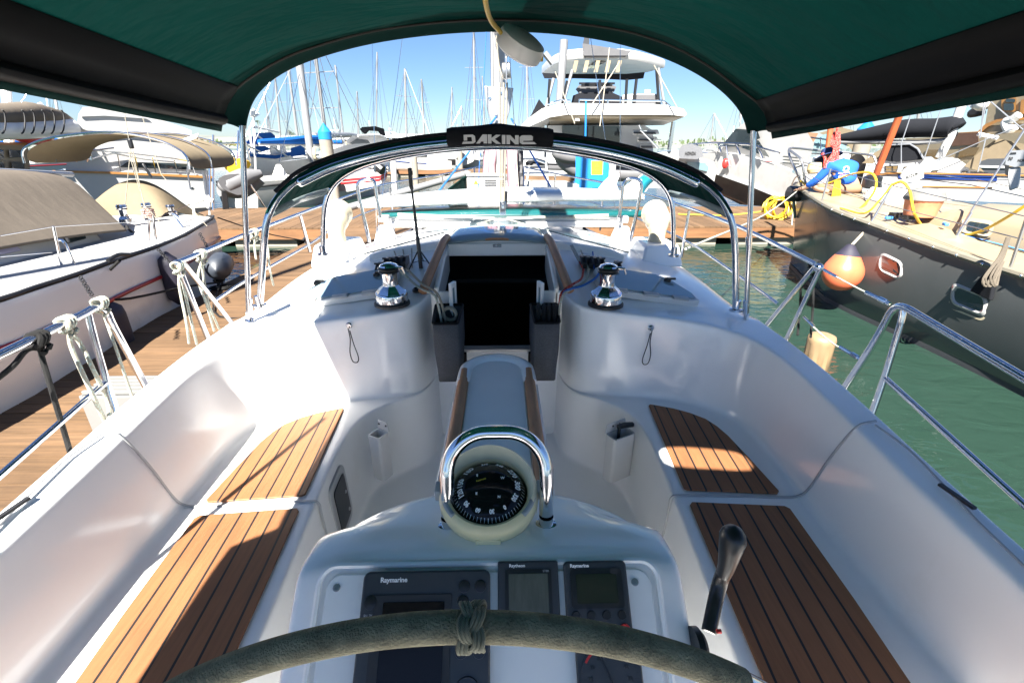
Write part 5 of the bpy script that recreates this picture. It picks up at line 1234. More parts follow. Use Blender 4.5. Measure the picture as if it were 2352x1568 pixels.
# dock pilings
def piling(u0, u1, vcap0, vcap1, vtip, y, label, vb=None):
    a, c = U(u0, vcap1, y=y), U(u1, vcap1, y=y); r = (c.x-a.x)/2*math.cos(math.atan2(abs(a.x), y)); cx = (a.x+c.x)/2
    z1 = a.z; z2 = U(u0, vcap0, y=y).z; z3 = U((u0+u1)/2, vtip, y=y).z
    t = thing('dock_piling', label, 'piling', P(cx, y, 0), 'dock pilings')
    b = MB(); b.lathe([(r, -1.5), (r, z1)], P(cx, y, 0), n=28); b.build('concrete_pile', 'concrete', t)
    if vcap0 is not None and vtip != vcap1:
        b = MB(); b.lathe([(r*1.04, z1-.02), (r*1.04, z2), (r*.5, z2+(z3-z2)*.52), (.01, z3)], P(cx, y, 0), n=28); b.build('cap', 'blue', t, ang=25)
piling(732, 763, 303, 319, 282, 17.2, 'concrete piling with a pointed blue cap standing ahead of the port bow')
piling(1964, 2006, 296, 317, 272, 17.6, 'concrete piling with a blue cap beyond the crew member in blue')
piling(943, 957, 345, 345, 345, 31, 'plain pale concrete piling in the water behind the phone tripod')
piling(1168+2, 1180, 345, 345, 345, 46, 'distant thin concrete piling behind our mast')
piling(1050, 1062, 332, 337, 325, 44, 'distant concrete piling with a blue band by the white powerboat')
piling(756, 774, 400, 400, 400, 16.9, 'short concrete piling beside the boat with red stripes')
# ------------------------------------------------------------------ neighbouring boats
class PL:
    "an upright plane through two picture columns at given distances ahead"
    def __init__(s, ua, ya, ub=None, yb=None):
        s.a = U(ua, HORIZON, y=ya); b = U(ub, HORIZON, y=yb) if ub is not None else s.a+P(1, 0, 0)
        d = b-s.a; d.z = 0; s.d = d.normalized(); s.n = P(-s.d.y, s.d.x, 0)
        if s.n.dot(s.a-CAM) < 0: s.n = -s.n
    def p(s, u, v, off=0.):
        r = U(u, v, d=1)-CAM; t = (s.a-CAM+s.n*off).dot(s.n)/r.dot(s.n); return CAM+r*t
    def poly(s, mb, pts, depth, off=0., k=0):
        q = [s.p(u, v, off) for u, v in pts]
        if k: q = cat_rom(q, k, True)
        c_ = sum(q, Vector())/len(q)-CAM; c_.z = 0
        return mb.prism(q, c_.normalized()*depth)
    def line(s, mb, pts, r, off=0., k=0, n=6): return mb.tube([s.p(u, v, off) for u, v in pts], r, n, k=k)
def part(name, pl, pts, depth, m_, parent, off=0., bevel=.0, k=0, **kw):
    b = MB(); pl.poly(b, pts, depth, off, k); return b.build(name, m_, parent, bevel=bevel, **kw)
def lines(name, pl, ls, r, m_, parent, off=0., k=0, n=6):
    b = MB()
    for l in ls: pl.line(b, l, r, off, k, n)
    return b.build(name, m_, parent)
def taper(name, pl, pts, d0, inset, m_, parent, off=0., bevel=.03):
    "outline given depth whose far side is slightly smaller, with rounded edges"
    q = [pl.p(u, v, off) for u, v in pts]; c = sum(q, Vector())/len(q)
    rd_ = c-CAM; rd_.z = 0; rd_.normalize()
    b = MB(); b.loft([q, [p.lerp(c, inset)+rd_*d0 for p in q]]); return b.build(name, m_, parent, bevel=bevel, seg=3)

# ---- white racing boat to port
SB = [U(u, v, z=z) for u, v, z in ((0, 696, 1.33), (90, 665, 1.32), (185, 634, 1.31), (273, 601, 1.30), (362, 571, 1.29), (430, 542, 1.28), (494, 502, 1.27))]
RB = thing('racing_sailboat', 'white racing sailboat with red hull stripe and tan boom tent across the finger dock', 'sailboat', P(-6, 5, 0))
s0 = SB[0]; d0 = (SB[1]-SB[0]); sheer = [P(s0.x-.35, -3.5, 1.42), P(s0.x-.05, .5, 1.38), P(s0.x-.0, 2.4, 1.355)]+SB+[SB[-1]+P(-.28, .30, -.02)]
xa = -6.35
def hull_from(sheer, axis, name, m_, parent, wl_in=.12, bottom=True):
    b = MB(); L_, R_ = [], []
    for i, p in enumerate(sheer):
        w = abs(p.x-axis(p.y)); sg = 1 if p.x > axis(p.y) else -1; ax = axis(p.y)
        sec = [(w, p.z), (w+.012, p.z-.05), (w*1.0+.0, p.z*.6), (w-wl_in*.6, p.z*.28), (w-wl_in, .04), (w*.6, -.45), (0, -.6)]
        L_.append([P(ax+sg*x, p.y, z) for x, z in sec]); R_.append([P(ax-sg*x, p.y, z) for x, z in sec])
    b.grid(L_); b.grid(R_)
    b.add(L_[-1]+list(reversed(R_[-1])), [tuple(range(14))]); b.add(L_[0]+list(reversed(R_[0])), [tuple(range(14))])
    return b.build(name, m_, parent)
hull_from(sheer, lambda y: xa, 'hull', 'hullw', RB, .10)
b = MB(); b.grid([[P(p.x-.03, p.y, p.z+.012), P((p.x+xa)/2, p.y, p.z+.06), P(xa, p.y, p.z+.08), P(xa-(p.x-xa)*.5, p.y, p.z+.06), P(2*xa-p.x+.03, p.y, p.z+.012)] for p in sheer]); b.build('deck', 'deckw', RB)
b = MB(); b.tube([p+P(-.03, 0, .02) for p in sheer], .022, 8, k=3); b.build('toe_rail', 'rubber', RB)
b = MB(); rs = [p+P(.022, 0, -.33) for p in sheer]; b.grid([[p+P(0, 0, .02) for p in rs], [p+P(.004, 0, -.02) for p in rs]]); b.build('hull_stripe', 'stripe', RB, solid=.006)
# low cabin with its lavender tinted long window
cbn = [P(-5.15, -2, 1.40), P(-5.10, 2, 1.40), P(-5.10, 4.8, 1.36), P(-5.2, 6.3, 1.34)]
b = MB(); b.grid([[p, p+P(-.05, 0, .10), p+P(-.14, 0, .21), p+P(-.5, 0, .26), P(xa, p.y, p.z+.29), P(2*xa-p.x, p.y, p.z)] for p in cbn]); b.add([cbn[-1], cbn[-1]+P(-.14, .1, .21), P(xa, 6.4, 1.6), P(2*xa-cbn[-1].x, 6.3, 1.3)], [(0, 1, 2, 3)]); b.build('cabin', 'white_m', RB, ang=50)
b = MB(); b.grid([[p+P(-.035, 0, .085), p+P(-.115, 0, .19)] for p in (P(-5.10, 1.0, 1.385), P(-5.10, 3.0, 1.375), P(-5.10, 5.15, 1.36))]); b.build('cabin_window', mat('lavender_window', (.30, .29, .42), .25), RB, solid=.02)
b = MB(); f = Fr(P(-5.2, 5.9, 1.44), (-.1, 1, 0), (-.5, 0, 1)); f.plate(b, rr(0, 0, .34, .10, .04), -.01, .02); b.build('cabin_window', 'glass', RB)
# tent over the boom
tent = []
for y, nx, nz, rx, rz in ((-2, -4.95, 1.60, -6.1, 2.6), (2, -5.0, 1.56, -6.1, 2.48), (4.3, -5.02, 1.52, -6.1, 2.36), (5.3, -5.05, 1.49, -6.1, 2.29), (6.1, -5.06, 1.44, -6.14, 2.24), (6.45, -5.07, 1.405, -6.18, 2.18), (6.62, -5.08, 1.385, -6.2, 2.15), (6.66, -5.08, 1.38, -6.2, 2.14)):
    n_, r_ = P(nx, y, nz), P(rx, y+.4, rz); fx = P(2*rx-nx-.3, y, nz-.05)
    tent.append([n_, n_.lerp(r_, .25)+P(.02, 0, .02), n_.lerp(r_, .55)+P(.05, 0, .05+.015*math.sin(y*5)), n_.lerp(r_, .80)+P(.09, 0, .09+.02*math.cos(y*7)), r_.lerp(n_, .06), r_, fx.lerp(r_, .6), fx])
b = MB(); b.grid(tent); b.build('boom_tent', 'tan', RB, sub=1, solid=.01)
b = MB(); b.tube([P(-5.98, -2, 2.60), P(-6.0, 4.3, 2.33), P(-6.05, 7.2, 2.10)], .035, 8, k=2); b.build('ridge_pole', 'silver', RB)
b = MB()
for i in range(9):
    y = -1+.95*i; b.box(P(-5.05, y, 1.53-.01*i), (.03, .02, .05))
b.build('tent_lacing', 'rubber', RB)
# second canvas hump, wheel and stern gear
hp = []
for t in np.linspace(0, 1, 9):
    y = 8.75+.35*math.sin(t*math.pi); u = 212+190*t; h = [478, 445, 418, 404, 401, 408, 424, 448, 482][int(round(t*8))]
    top = U(u, h, y=y); hp.append([P(top.x, y-.55, 1.22), top.lerp(P(top.x, y-.55, 1.22), .4)+P(0, -.12, .06), top, top+P(0, .5, -.25), P(top.x, y+.9, 1.2)])
b = MB(); b.grid(hp); b.build('cockpit_cover', 'tan2', RB, sub=2, solid=.01)
def rb_winch(u, v, h, y, col='steel'):
    q = U(u, v, y=y); b = MB(); b.lathe([(.085, 0), (.085, .06*h), (.05, .10*h), (.05, .2*h), (.07, .23*h), (.06, .27*h)], q, n=20); o = b.build('winch', col, RB)
    b = MB(); b.lathe([(.072, .2*h), (.06, .22*h), (.072, .25*h)], q, n=20); b.build('winch_jaw', 'black', o)
    return o, q
rb_winch(290, 512, 1.0, 7.4); o, q = rb_winch(345, 505, 1.0, 7.9)
b = MB()
for i in range(4): b.tube([q+P(.075*math.sin(a), .075*math.cos(a), .05+.035*i) for a in np.linspace(0, 2*math.pi, 14, endpoint=False)], .018, 6, closed=True)
b.build('winch_rope', rope_mat('rust_flecked_rope', (.40, .22, .18), (.6, .55, .5), 60), o); rb_winch(395, 492, .6, 8.6)
b = MB(); b.tube([U(u, v, y=6.9) for u, v in ((288, 518), (300, 530), (312, 540), (300, 552))], .02, 7, k=4); b.build('control_hose', 'rubber', RB)
b = MB(); b.lathe([(.05, 0), (.05, .02)], U(349, 559-18, y=6.95), (.8, -.5, 0), 16); b.build('deck_gauge', 'cowl', RB)
for pts in (((122, 520), (150, 652)), ((136, 551), (150, 560), (182, 634)), ((343, 505), (342, 588)), ((351, 495), (362, 575)), ((412, 500), (396, 490), (438, 545))):
    y = {122: 4.9, 136: 5.0, 343: 6.1, 351: 6.3, 412: 7.5}[pts[0][0]]
    b = MB(); b.tube([U(u, v, y=y) for u, v in pts], .014, 8, k=2 if len(pts) > 2 else 0); b.build('stanchion', 'steel', RB)
b = MB()
for l in (((0, 542), (122, 521), (343, 508), (440, 468)), ((0, 590), (140, 578), (345, 545), (450, 500))): b.tube([U(u, v, y=4.6+.0068*u) for u, v in l], .004, 5)
b.build('lifeline', 'steel', RB)
pts = [U(u, v, y=8.9) for u, v in ((438, 468), (470, 455), (490, 462))]
b = MB(); b.tube(pts, .035, 8); b.tube([U(443, 470, y=8.9), U(450, 545, y=8.6)], .012, 6); b.tube([U(430, 390, y=9.2), U(452, 520, y=8.9)], .016, 6); b.tube([U(476, 392, y=9.3), U(484, 540, y=8.9)], .016, 6); b.tube([U(468, 395, y=9.3), U(480, 480, y=9.1)], .03, 8); b.build('stern_rail', 'white', RB)
b = MB()
for l in (((283, 240), (300, 345), (335, 480)), ((318, 240), (370, 400), (476, 520)), ((300, 345), (285, 500)), ((305, 345), (330, 470), (372, 515)), ((296, 350), (322, 440))): b.tube([U(u, v, y=7.6) for u, v in l], .006, 5)
b.build('backstay_tackle', 'ropeg', RB)
b = MB(); c = U(300, 330, y=7.6); b.box(c, (.06, .05, .14)); c = U(338, 392, y=7.6); b.box(c, (.04, .035, .22), Matrix.Rotation(-.35, 3, 'Y')); b.build('backstay_block', 'black', RB, bevel=.02)
# mast and boom of the racing boat forward (out of the picture to port)
b = MB(); b.lathe([(.09, 1.5), (.08, 16)], P(xa, -1.5, 0), n=16); b.build('mast', 'alum', RB)
for (u0, v0, u1, v1) in ((183, 634, 212, 680), (362, 571, 393, 605), (458, 535, 480, 575)):
    a, c = U(u0, v0, z=1.34), U(u1, v1, x=U(u0, v0, z=1.34).x+.22); b = MB(); n = 7
    for i in range(n):
        p = a.lerp(c, (i+.5)/n); dd = (c-a)/n*.75; sd = P(.0, .02, .0) if i % 2 else P(.018, 0, .01)
        b.tube([p-dd*.5, p-dd*.3+sd, p+dd*.3+sd, p+dd*.5, p+dd*.3-sd, p-dd*.3-sd], .0065, 5, closed=True)
    b.build('fender_chain', 'rubber', RB)
b = MB(); a = U(275, 598, z=1.36); b.tube([a+P(0, -.15, .03), a+P(0, 0, .06), a+P(0, .15, .03)], .02, 7, k=3); b.build('deck_cleat', 'black', RB)
b = MB(); b.tube([U(275, 598, z=1.36), U(215, 655, x=-4.38), U(155, 735, x=-4.2), U(140, 760, z=.55)], .016, 7); tag(b.build('mooring_line', 'ropeb', None, origin=a), 'black mooring line running from the racing boat cleat down to the dock', 'rope')
b = MB(); b.tube([U(0, 720, x=-4.22), U(215, 690, x=-4.15), U(300, 685, x=-4.1), U(420, 660, x=-4.1), U(505, 648, z=.56)], .014, 7, k=4); tag(b.build('mooring_line', 'ropeb', None, origin=a), 'long slack black mooring line running along the racing boat side', 'rope')
for c, r, h, lab in ((U(268, 760, x=-4.16), .13, .62, 'purple black fender hanging nearest us on the racing boat'), (U(397, 640, x=-4.18), .115, .60, 'dark fender hanging in the middle of the racing boat side')):
    fender('boat_fender', lab, c, r, h, 'navyfend', group='fenders on the racing boat')
c = U(505, 610, x=-4.2); fender('boat_fender', 'slate grey fender lying slanted on the dock edge by the racing boat', c, .17, .62, mat('slate_fender', (.035, .042, .055), .5), ax=(.35, -.9, .0), group='fenders on the racing boat')
# bimini of the racing boat
BR = []
for y, dv in ((8.3, 0), (8.9, 6), (9.7, 8)):
    r = []
    for u, v in ((60, 378), (55, 352), (72, 336), (110, 322), (180, 311), (255, 306), (320, 314), (375, 328), (415, 348), (432, 366), (438, 392)):
        p = U(u, v, y=8.3); k = 1+(y-8.3)*.02; r.append(P(xa+(p.x-xa)*k+.0, y, p.z+.0*dv))
    BR.append(r)
b = MB(); b.grid(BR); b.build('bimini', 'tan2', RB, sub=2, solid=.012)
b = MB()
for r in BR: b.tube([p+P(0, -.02, .02) for p in r], .016, 7, k=3)
b.build('bimini_bow', 'steel', RB)
b = MB(); p = PL(255, 9.0); b.prism([U(330, 312, y=8.8), U(408, 332, y=8.8), U(425, 345, y=9.6), U(350, 322, y=9.6)], (0, 0, .02)); b.build('solar_panel', 'solar', RB)
b = MB(); b.prism([U(u, v, y=9.2) for u, v in ((412, 322), (456, 306), (452, 316), (420, 332))], (0, .02, 0)); b.tube([U(440, 325, y=9.2), U(432, 400, y=9.2)], .03, 7); b.build('radar_board', 'white', RB)

# ---- white motor yacht behind it
pY = PL(150, 16.2, 480, 19)
MY = thing('motor_yacht', 'white flybridge motor yacht with a brown rub rail, behind the racing boat', 'motor yacht', pY.p(320, 470))
taper('hull', pY, [(120, 392), (235, 394), (360, 398), (478, 402), (492, 410), (486, 476), (400, 482), (250, 474), (160, 440)], 4.2, .08, 'white_m', MY)
part('boot_top', pY, [(255, 474), (400, 481), (487, 476), (486, 485), (400, 492), (260, 486)], .05, 'rubber', MY, -.02)
part('rub_rail', pY, [(120, 391), (240, 394), (360, 399), (490, 405), (490, 410), (360, 404), (240, 399), (120, 396)], .06, 'woodtrim', MY, -.06)
taper('deckhouse', pY, [(150, 392), (158, 352), (200, 330), (300, 322), (380, 330), (470, 352), (478, 402), (360, 398)], 3.8, .1, 'white_m', MY, .15, .08)
part('window_band', pY, [(292, 372), (380, 374), (468, 378), (470, 388), (470, 391), (275, 384)], .05, 'glass', MY, .11)
taper('flybridge', pY, [(176, 290), (180, 262), (190, 246), (240, 244), (330, 262), (420, 292), (440, 300), (440, 312), (300, 304), (200, 300)], 3.2, .1, 'white_m', MY, .5, .08)
part('flybridge_stripe', pY, [(184, 262), (240, 258), (330, 268), (340, 273), (240, 266), (184, 268)], .04, 'lgrey', MY, .44)
part('flybridge_soffit', pY, [(176, 291), (300, 302), (440, 312), (436, 340), (260, 330), (190, 310)], 2.8, 'lgrey', MY, .9)
for l in (((175, 372), (180, 350), (262, 340)), ((200, 372), (205, 350)), ((182, 352), (205, 366), (262, 352), (330, 366), (400, 372))): lines('hand_rail', pY, [l], .028, 'steel', MY, -.05, k=0)
b = MB()
for u, v0, v1 in ((270, 354, 394), (310, 358, 396), (350, 362, 397), (400, 368, 399), (440, 374, 402)): pY.line(b, ((u, v0), (u+8, v1)), .02, -.05)
pY.line(b, ((205, 345), (300, 352), (400, 364), (476, 378)), .024, -.05); b.build('stanchion', 'steel', MY)
b = MB()
for u in (275, 330, 440): pY.poly(b, rr(u, 432, 8, 4, 1.5), .04, -.02)
b.build('hull_drain', 'glass', MY)
for u, v0 in ((192, 238), (205, 240), (238, 236)): lines('antenna', pY, [((u, v0), (u-14, 60))], .012, 'white', MY, 1.5)

# ---- wooden trawler with kayaks, far left
pT = PL(0, 13.5, 165, 16)
TW = thing('ketch', 'cream wheelhouse ketch with a tan sail cover on its white boom, at the far left', 'sailboat', pT.p(60, 400))
b = MB(); q = [pT.p(u, v, .6) for u, v in ((-120, 273), (0, 268), (70, 262), (110, 266), (140, 270), (162, 276))]
b.tube(q, [.34, .36, .36, .30, .22, .1], 12, k=3, flat=.9); b.build('sail_cover', 'tan', TW)
b = MB(); b.tube([pT.p(u, v, .5) for u, v in ((-120, 298), (0, 297), (60, 296), (164, 293))], .27, 14); b.build('boom', 'white', TW)
b = MB()
for u in (5, 50, 72, 96, 118, 140): b.tube([pT.p(u+8*math.cos(a), 280+27*math.sin(a), .15+.0) for a in np.linspace(-1.6, 1.6, 9)], .02, 5)
b.build('cover_strap', 'matte', TW)
taper('wheelhouse', pT, [(-120, 400), (-120, 328), (60, 332), (66, 345), (70, 400)], 3, .05, 'cream', TW, 1.2)
for q in (((-40, 342), (8, 344), (10, 366), (-40, 366)), ((20, 344), (48, 346), (50, 362), (22, 362)), ((-40, 372), (10, 372), (12, 398), (-40, 398)), ((26, 372), (55, 372), (58, 398), (28, 398))): part('window', pT, q, .06, 'glass', TW, 1.15)
part('roof_trim', pT, [(-120, 324), (64, 328), (66, 334), (-120, 331)], 3.2, 'woodtrim', TW, 1.05)
taper('hull', pT, [(-120, 402), (70, 400), (90, 400), (80, 470), (-120, 480)], 3, .05, 'white_m', TW, .8)
for pts, m_, lab in ((((25, 314), (60, 318), (100, 325), (128, 330)), 'red', 'red kayak lashed under the white boom of the ketch'), (((85, 318), (100, 316), (118, 314)), 'orange', 'orange kayak end lashed under the white boom of the ketch')):
    b = MB(); b.tube([pT.p(u, v, .9) for u, v in pts], [.08, .24, .24, .06], 10, k=3, flat=.6); tag(b.build('kayak', m_, None, origin=pT.p(60, 320, .9)), lab, 'kayak', 'kayaks on the ketch')
b = MB(); b.tube([pT.p(95, 240, 1.5), pT.p(45, 262, 1.5)], .07, 8); b.build('spreader_pole', 'white', TW)
b = MB(); b.tube([pT.p(14, 200, 2), pT.p(22, 330, 2)], .12, 8); b.build('mizzen_mast', 'white', TW)
for u in (100, 120, 205, 228): b = MB(); b.tube([pT.p(u, 180, 2), pT.p(u+18, 300, 2)], .018, 5); b.build('shroud', 'white', TW)

# ---- dinghy on davits and blue covered launches, left of the port pole
pD = PL(500, 16.5, 620, 17.5)
DG = thing('davit_dinghy', 'grey dinghy under a yellow cover hoisted on davits with a black outboard', 'dinghy', pD.p(550, 430))
b = MB(); b.tube([pD.p(u, v) for u, v in ((500, 420), (520, 425), (560, 408), (600, 398))], [.10, .30, .30, .12], 12, k=3); b.tube([pD.p(505, 436, .3), pD.p(560, 440, .5), pD.p(596, 410, .4)], .22, 10, k=3); b.build('inflatable_tube', 'inflat', DG)
part('spray_cover', pD, [(513, 378), (522, 368), (545, 364), (574, 372), (572, 386), (545, 398), (525, 396)], 1.2, 'yellowcan', DG, .1, k=2)
part('drip_cloth', pD, [(502, 410), (530, 400), (562, 404), (560, 440), (545, 448), (510, 432)], .05, 'greycanvas', DG, -.25, k=2)
b = MB(); pD.poly(b, [(508, 440), (522, 445), (526, 480), (532, 485), (528, 495), (512, 490)], .12, -.2); b.build('outboard_leg', 'black', DG, bevel=.02)
b = MB()
for l in (((560, 400), (610, 478)), ((490, 310), (490, 545)), ((482, 320), (482, 480)), ((490, 330), (560, 330), (600, 350)), ((575, 372), (560, 310)), ((545, 365), (548, 300))): pD.line(b, l, .03, -.1)
b.build('davit_frame', 'steel', DG)
pB = PL(560, 24, 680, 30)
BL = thing('blue_covered_launch', 'white launch under bright blue canvas, beyond the dinghy on davits', 'boat', pB.p(610, 380))
taper('hull', pB, [(568, 352), (632, 356), (668, 348), (676, 352), (664, 400), (600, 412), (560, 400)], 3, .08, 'white_m', BL)
part('hull_band', pB, [(572, 352), (634, 357), (674, 349), (672, 356), (634, 365), (572, 360)], .05, 'bluecanvas', BL, -.05)
taper('canopy', pB, [(562, 330), (575, 318), (588, 306), (622, 304), (632, 312), (634, 330), (615, 335)], 2.5, .08, 'bluecanvas', BL, .2)
taper('boom_cover', pB, [(568, 345), (580, 336), (608, 335), (622, 342), (600, 350), (575, 352)], .8, .1, 'bluecanvas', BL, -.1)
taper('deckhouse', pB, [(618, 330), (655, 334), (660, 352), (620, 356)], 2, .1, 'white_m', BL, .3)
b = MB()
for l in (((582, 250), (588, 420)), ((573, 300), (580, 350)), ((588, 310), (660, 360)), ((640, 318), (640, 345)), ((582, 270), (594, 262)), ((580, 290), (640, 304))): pB.line(b, l, .05, -.2)
b.build('mast_and_rigging', 'white', BL)
b = MB(); pB.poly(b, [(575, 252), (588, 252), (588, 268), (575, 268)], .3, -.3); b.build('radar_dome', 'white', BL, bevel=.05)
pB2 = PL(660, 20, 720, 23)
B2 = thing('sailing_cruiser', 'white sailboat with thick silver mast and blue hatch cover beside the blue capped piling', 'sailboat', pB2.p(700, 380))
b = MB(); b.tube([pB2.p(674, 60), pB2.p(690, 165), pB2.p(712, 345), pB2.p(716, 372)], .155, 14); b.build('mast', 'alum', B2)
taper('hull', pB2, [(640, 372), (730, 362), (790, 366), (830, 376), (820, 400), (660, 402)], 2.5, .08, 'white_m', B2)
taper('hatch_cover', pB2, [(668, 340), (690, 334), (700, 340), (702, 356), (668, 360)], .8, .1, 'bluecanvas', B2, -.1)
b = MB(); pB2.line(b, ((720, 312), (800, 310), (880, 322)), .14, .3, 0, 10); b.build('boom', 'alum', B2)
lines('rigging', pB2, [((690, 120), (752, 372)), ((700, 90), (790, 330)), ((690, 160), (642, 372)), ((715, 330), (750, 345)), ((800, 318), (804, 360))], .012, 'steel', B2)
b = MB(); b.tube([pB2.p(722, 340, -.2), pB2.p(724, 362, -.2), pB2.p(740, 370, -.2), pB2.p(752, 345, -.2)], .07, 8, k=3); b.build('coiled_hose', 'cowl', B2)
pE = PL(745, 19, 900, 23)
EX = thing('express_cruiser', 'white express cruiser with a black hardtop bimini, right of the blue capped piling', 'motorboat', pE.p(840, 370))
taper('hull', pE, [(742, 350), (800, 332), (870, 328), (905, 345), (900, 395), (760, 395)], 3, .08, 'white_m', EX)
taper('deckhouse', pE, [(795, 322), (810, 312), (870, 308), (888, 318), (896, 340), (800, 340)], 2.6, .1, 'white_m', EX, .2)
part('windscreen', pE, [(802, 330), (820, 318), (845, 322), (856, 336), (840, 338)], .05, 'glass', EX, .1)
taper('bimini_top', pE, [(826, 297), (832, 292), (862, 290), (882, 296), (886, 312), (878, 312), (870, 300), (846, 298), (836, 308)], 1.6, .1, 'blackcanvas', EX, .4, .02)
part('side_windows', pE, [(800, 345), (840, 346), (880, 340), (895, 344), (880, 352), (820, 354)], .05, 'glass', EX, -.04)
b = MB(); pE.line(b, ((822, 312), (870, 310), (886, 316)), .04, .1); pE.line(b, ((850, 290), (847, 278)), .03, .5); b.build('radar_arch', 'white', EX)
# red striped sailboat just ahead to port
pS = PL(840, 16.8, 890, 16.4)
RS = thing('red_striped_sailboat', 'white sailboat stern with twin red stripes, beyond the dodger to port', 'sailboat', pS.p(870, 420))
taper('hull', pS, [(780, 386), (880, 378), (892, 384), (888, 412), (868, 426), (800, 440), (770, 440)], 2.4, .08, 'white_m', RS)
for dv in (0, 7): part('hull_stripe', pS, [(775, 413+dv), (870, 404+dv), (889, 398+dv*.6), (889, 401+dv*.6), (870, 408+dv), (775, 417+dv)], .04, 'stripe', RS, -.025)
taper('cabin', pS, [(820, 378), (835, 362), (868, 360), (876, 378)], 1.8, .1, 'cream', RS, .4)
part('portlight', pS, rr(830+32, 402-12, 8, 7, 1.5), .05, 'glass', RS, -.03)
b = MB(); b.tube([pS.p(866, 380, -.3), pS.p(880, 392, -.3)], .16, 10); b.build('stern_fender', 'black', RS)
lines('stern_rail', pS, [((800, 366), (890, 372), (894, 388)), ((800, 376), (890, 382)), ((845, 362), (846, 384)), ((870, 366), (872, 384))], .018, 'steel', RS, -.1)
b = MB(); pS.line(b, ((897, 345), (902, 350), (908, 460)), .09, -.3, 0, 12); b.build('aft_post', 'white', RS)
# distant white powerboat by its dock
pF = PL(940, 42, 1110, 46)
FB = thing('powerboat', 'distant white powerboat with a teal windscreen moored at the far dock', 'motorboat', pF.p(1020, 360))
taper('hull', pF, [(938, 352), (1010, 350), (1080, 352), (1098, 356), (1086, 372), (1068, 380), (1010, 381), (942, 378)], 4, .08, 'white_m', FB)
taper('deckhouse', pF, [(985, 351), (1000, 340), (1030, 338), (1052, 350)], 3, .1, 'white_m', FB, .4)
part('windscreen', pF, [(994, 350), (1006, 341), (1024, 340), (1034, 350)], .05, 'blueglass', FB, .3)
part('hull_window', pF, [(1028, 366), (1046, 366), (1046, 378), (1028, 378)], .05, 'black', FB, -.05)
for u in (1052, 1070): part('hull_window', pF, rr(u, 364, 8, 3, 1), .05, 'glass', FB, -.05)
taper('cockpit_cover', pF, [(936, 352), (950, 346), (982, 350), (980, 360), (938, 360)], 1, .1, 'blackcanvas', FB, -.06)
fd = planks(-11, 2.5, 41.0, 43.5, .5, 'y', .3); fd['label'] = 'far wooden dock in front of the distant white powerboat'
fd2 = planks(-2.6, -.2, 28, 41, .5, 'x', .3); fd2['label'] = 'distant finger dock running toward the far wooden dock'
# silver pole lying along the walkway rail, left of the boards
b = MB(); b.tube([U(790, 480, y=9.6), U(1075, 398, y=11.2)], [.07, .07], 12); b.tube([U(1062, 401, y=11.1), U(1080, 396, y=11.3)], [.07, .03], 12); tag(b.build('spinnaker_pole', 'alum', None, origin=U(930, 440, y=10.4)), 'long silver pole slanting over the walkway just ahead of the bow', 'pole')
# ---- big power catamaran dead ahead to starboard
pC = PL(1200, 20.5)
CT = thing('power_catamaran', 'large white power catamaran with an open flybridge, seen from astern', 'catamaran', pC.p(1390, 420))
b = MB(); q = [(1193, 293), (1211, 274), (1244, 250), (1275, 240), (1311, 237), (1500, 239), (1530, 243), (1570, 250), (1578, 262), (1572, 268), (1542, 264), (1500, 264), (1300, 264), (1262, 270), (1205, 296)]
taper('aft_deck_roof', pC, q, 6.5, .05, 'white_m', CT, 0, .06)
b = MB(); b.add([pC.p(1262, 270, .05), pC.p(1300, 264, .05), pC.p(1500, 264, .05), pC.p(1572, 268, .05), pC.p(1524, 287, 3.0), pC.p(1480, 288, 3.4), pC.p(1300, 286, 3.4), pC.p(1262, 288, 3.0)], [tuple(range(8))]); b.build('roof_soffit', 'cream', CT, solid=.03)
taper('saloon', pC, [(1210, 300), (1250, 288), (1480, 288), (1500, 300), (1500, 355), (1430, 362), (1210, 362)], 5.5, .05, 'gel', CT, 2.6, .05)
part('saloon_door', pC, [(1291, 288), (1426, 290), (1424, 345), (1292, 345)], .06, 'glass', CT, 2.5)
part('door_frame', pC, [(1346, 290), (1351, 290), (1350, 345), (1346, 345)], .06, 'black', CT, 2.45)
b = MB()
for i in range(3):
    v = 303+16*i; w = (1453, 1511) if i == 0 else ((1464, 1508) if i == 1 else (1470, 1504))
    part('stair_riser', pC, [(w[0], v-5), (w[1], v-5), (w[1]+4, v+5), (w[0], v+6)], 1.0, 'white_m', CT, .8+.3*i, bevel=.03)
    part('stair_tread', pC, [(w[0]+2, v), (w[1]-6, v), (w[1]-4, v+5), (w[0]+3, v+5)], .9, 'black', CT, .72+.3*i)
lines('stair_rail', pC, [((1468, 262+25), (1475, 302)), ((1475, 302), (1512, 340)), ((1470, 300), (1486, 300)), ((1500, 322), (1518, 322))], .03, 'steel', CT, .5)
ht = [U(u, v, z=5.9) for u, v in ((1244, 170), (1254, 160), (1272, 148), (1296, 138), (1330, 135), (1430, 135), (1462, 139), (1500, 148), (1526, 156), (1500, 163), (1474, 169), (1440, 172), (1300, 172))]
b = MB(); b.loft([ht, [p+P(0, -.06, .12) for p in ht], [p+P(0, 0, .30) for p in ht], [P(p.x*.985+.07, p.y+.2, p.z+.40) for p in ht]]); b.build('hardtop', 'white_m', CT)
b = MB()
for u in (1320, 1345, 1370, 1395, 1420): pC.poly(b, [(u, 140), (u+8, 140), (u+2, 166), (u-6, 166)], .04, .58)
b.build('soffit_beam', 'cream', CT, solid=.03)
b = MB(); b.add([U(1372, 156, z=5.87), U(1344, 158, z=5.87), U(1368, 142, z=5.87), U(1392, 142, z=5.87)], [(0, 1, 2, 3)]); b.build('skylight', 'glass', CT, solid=.02)
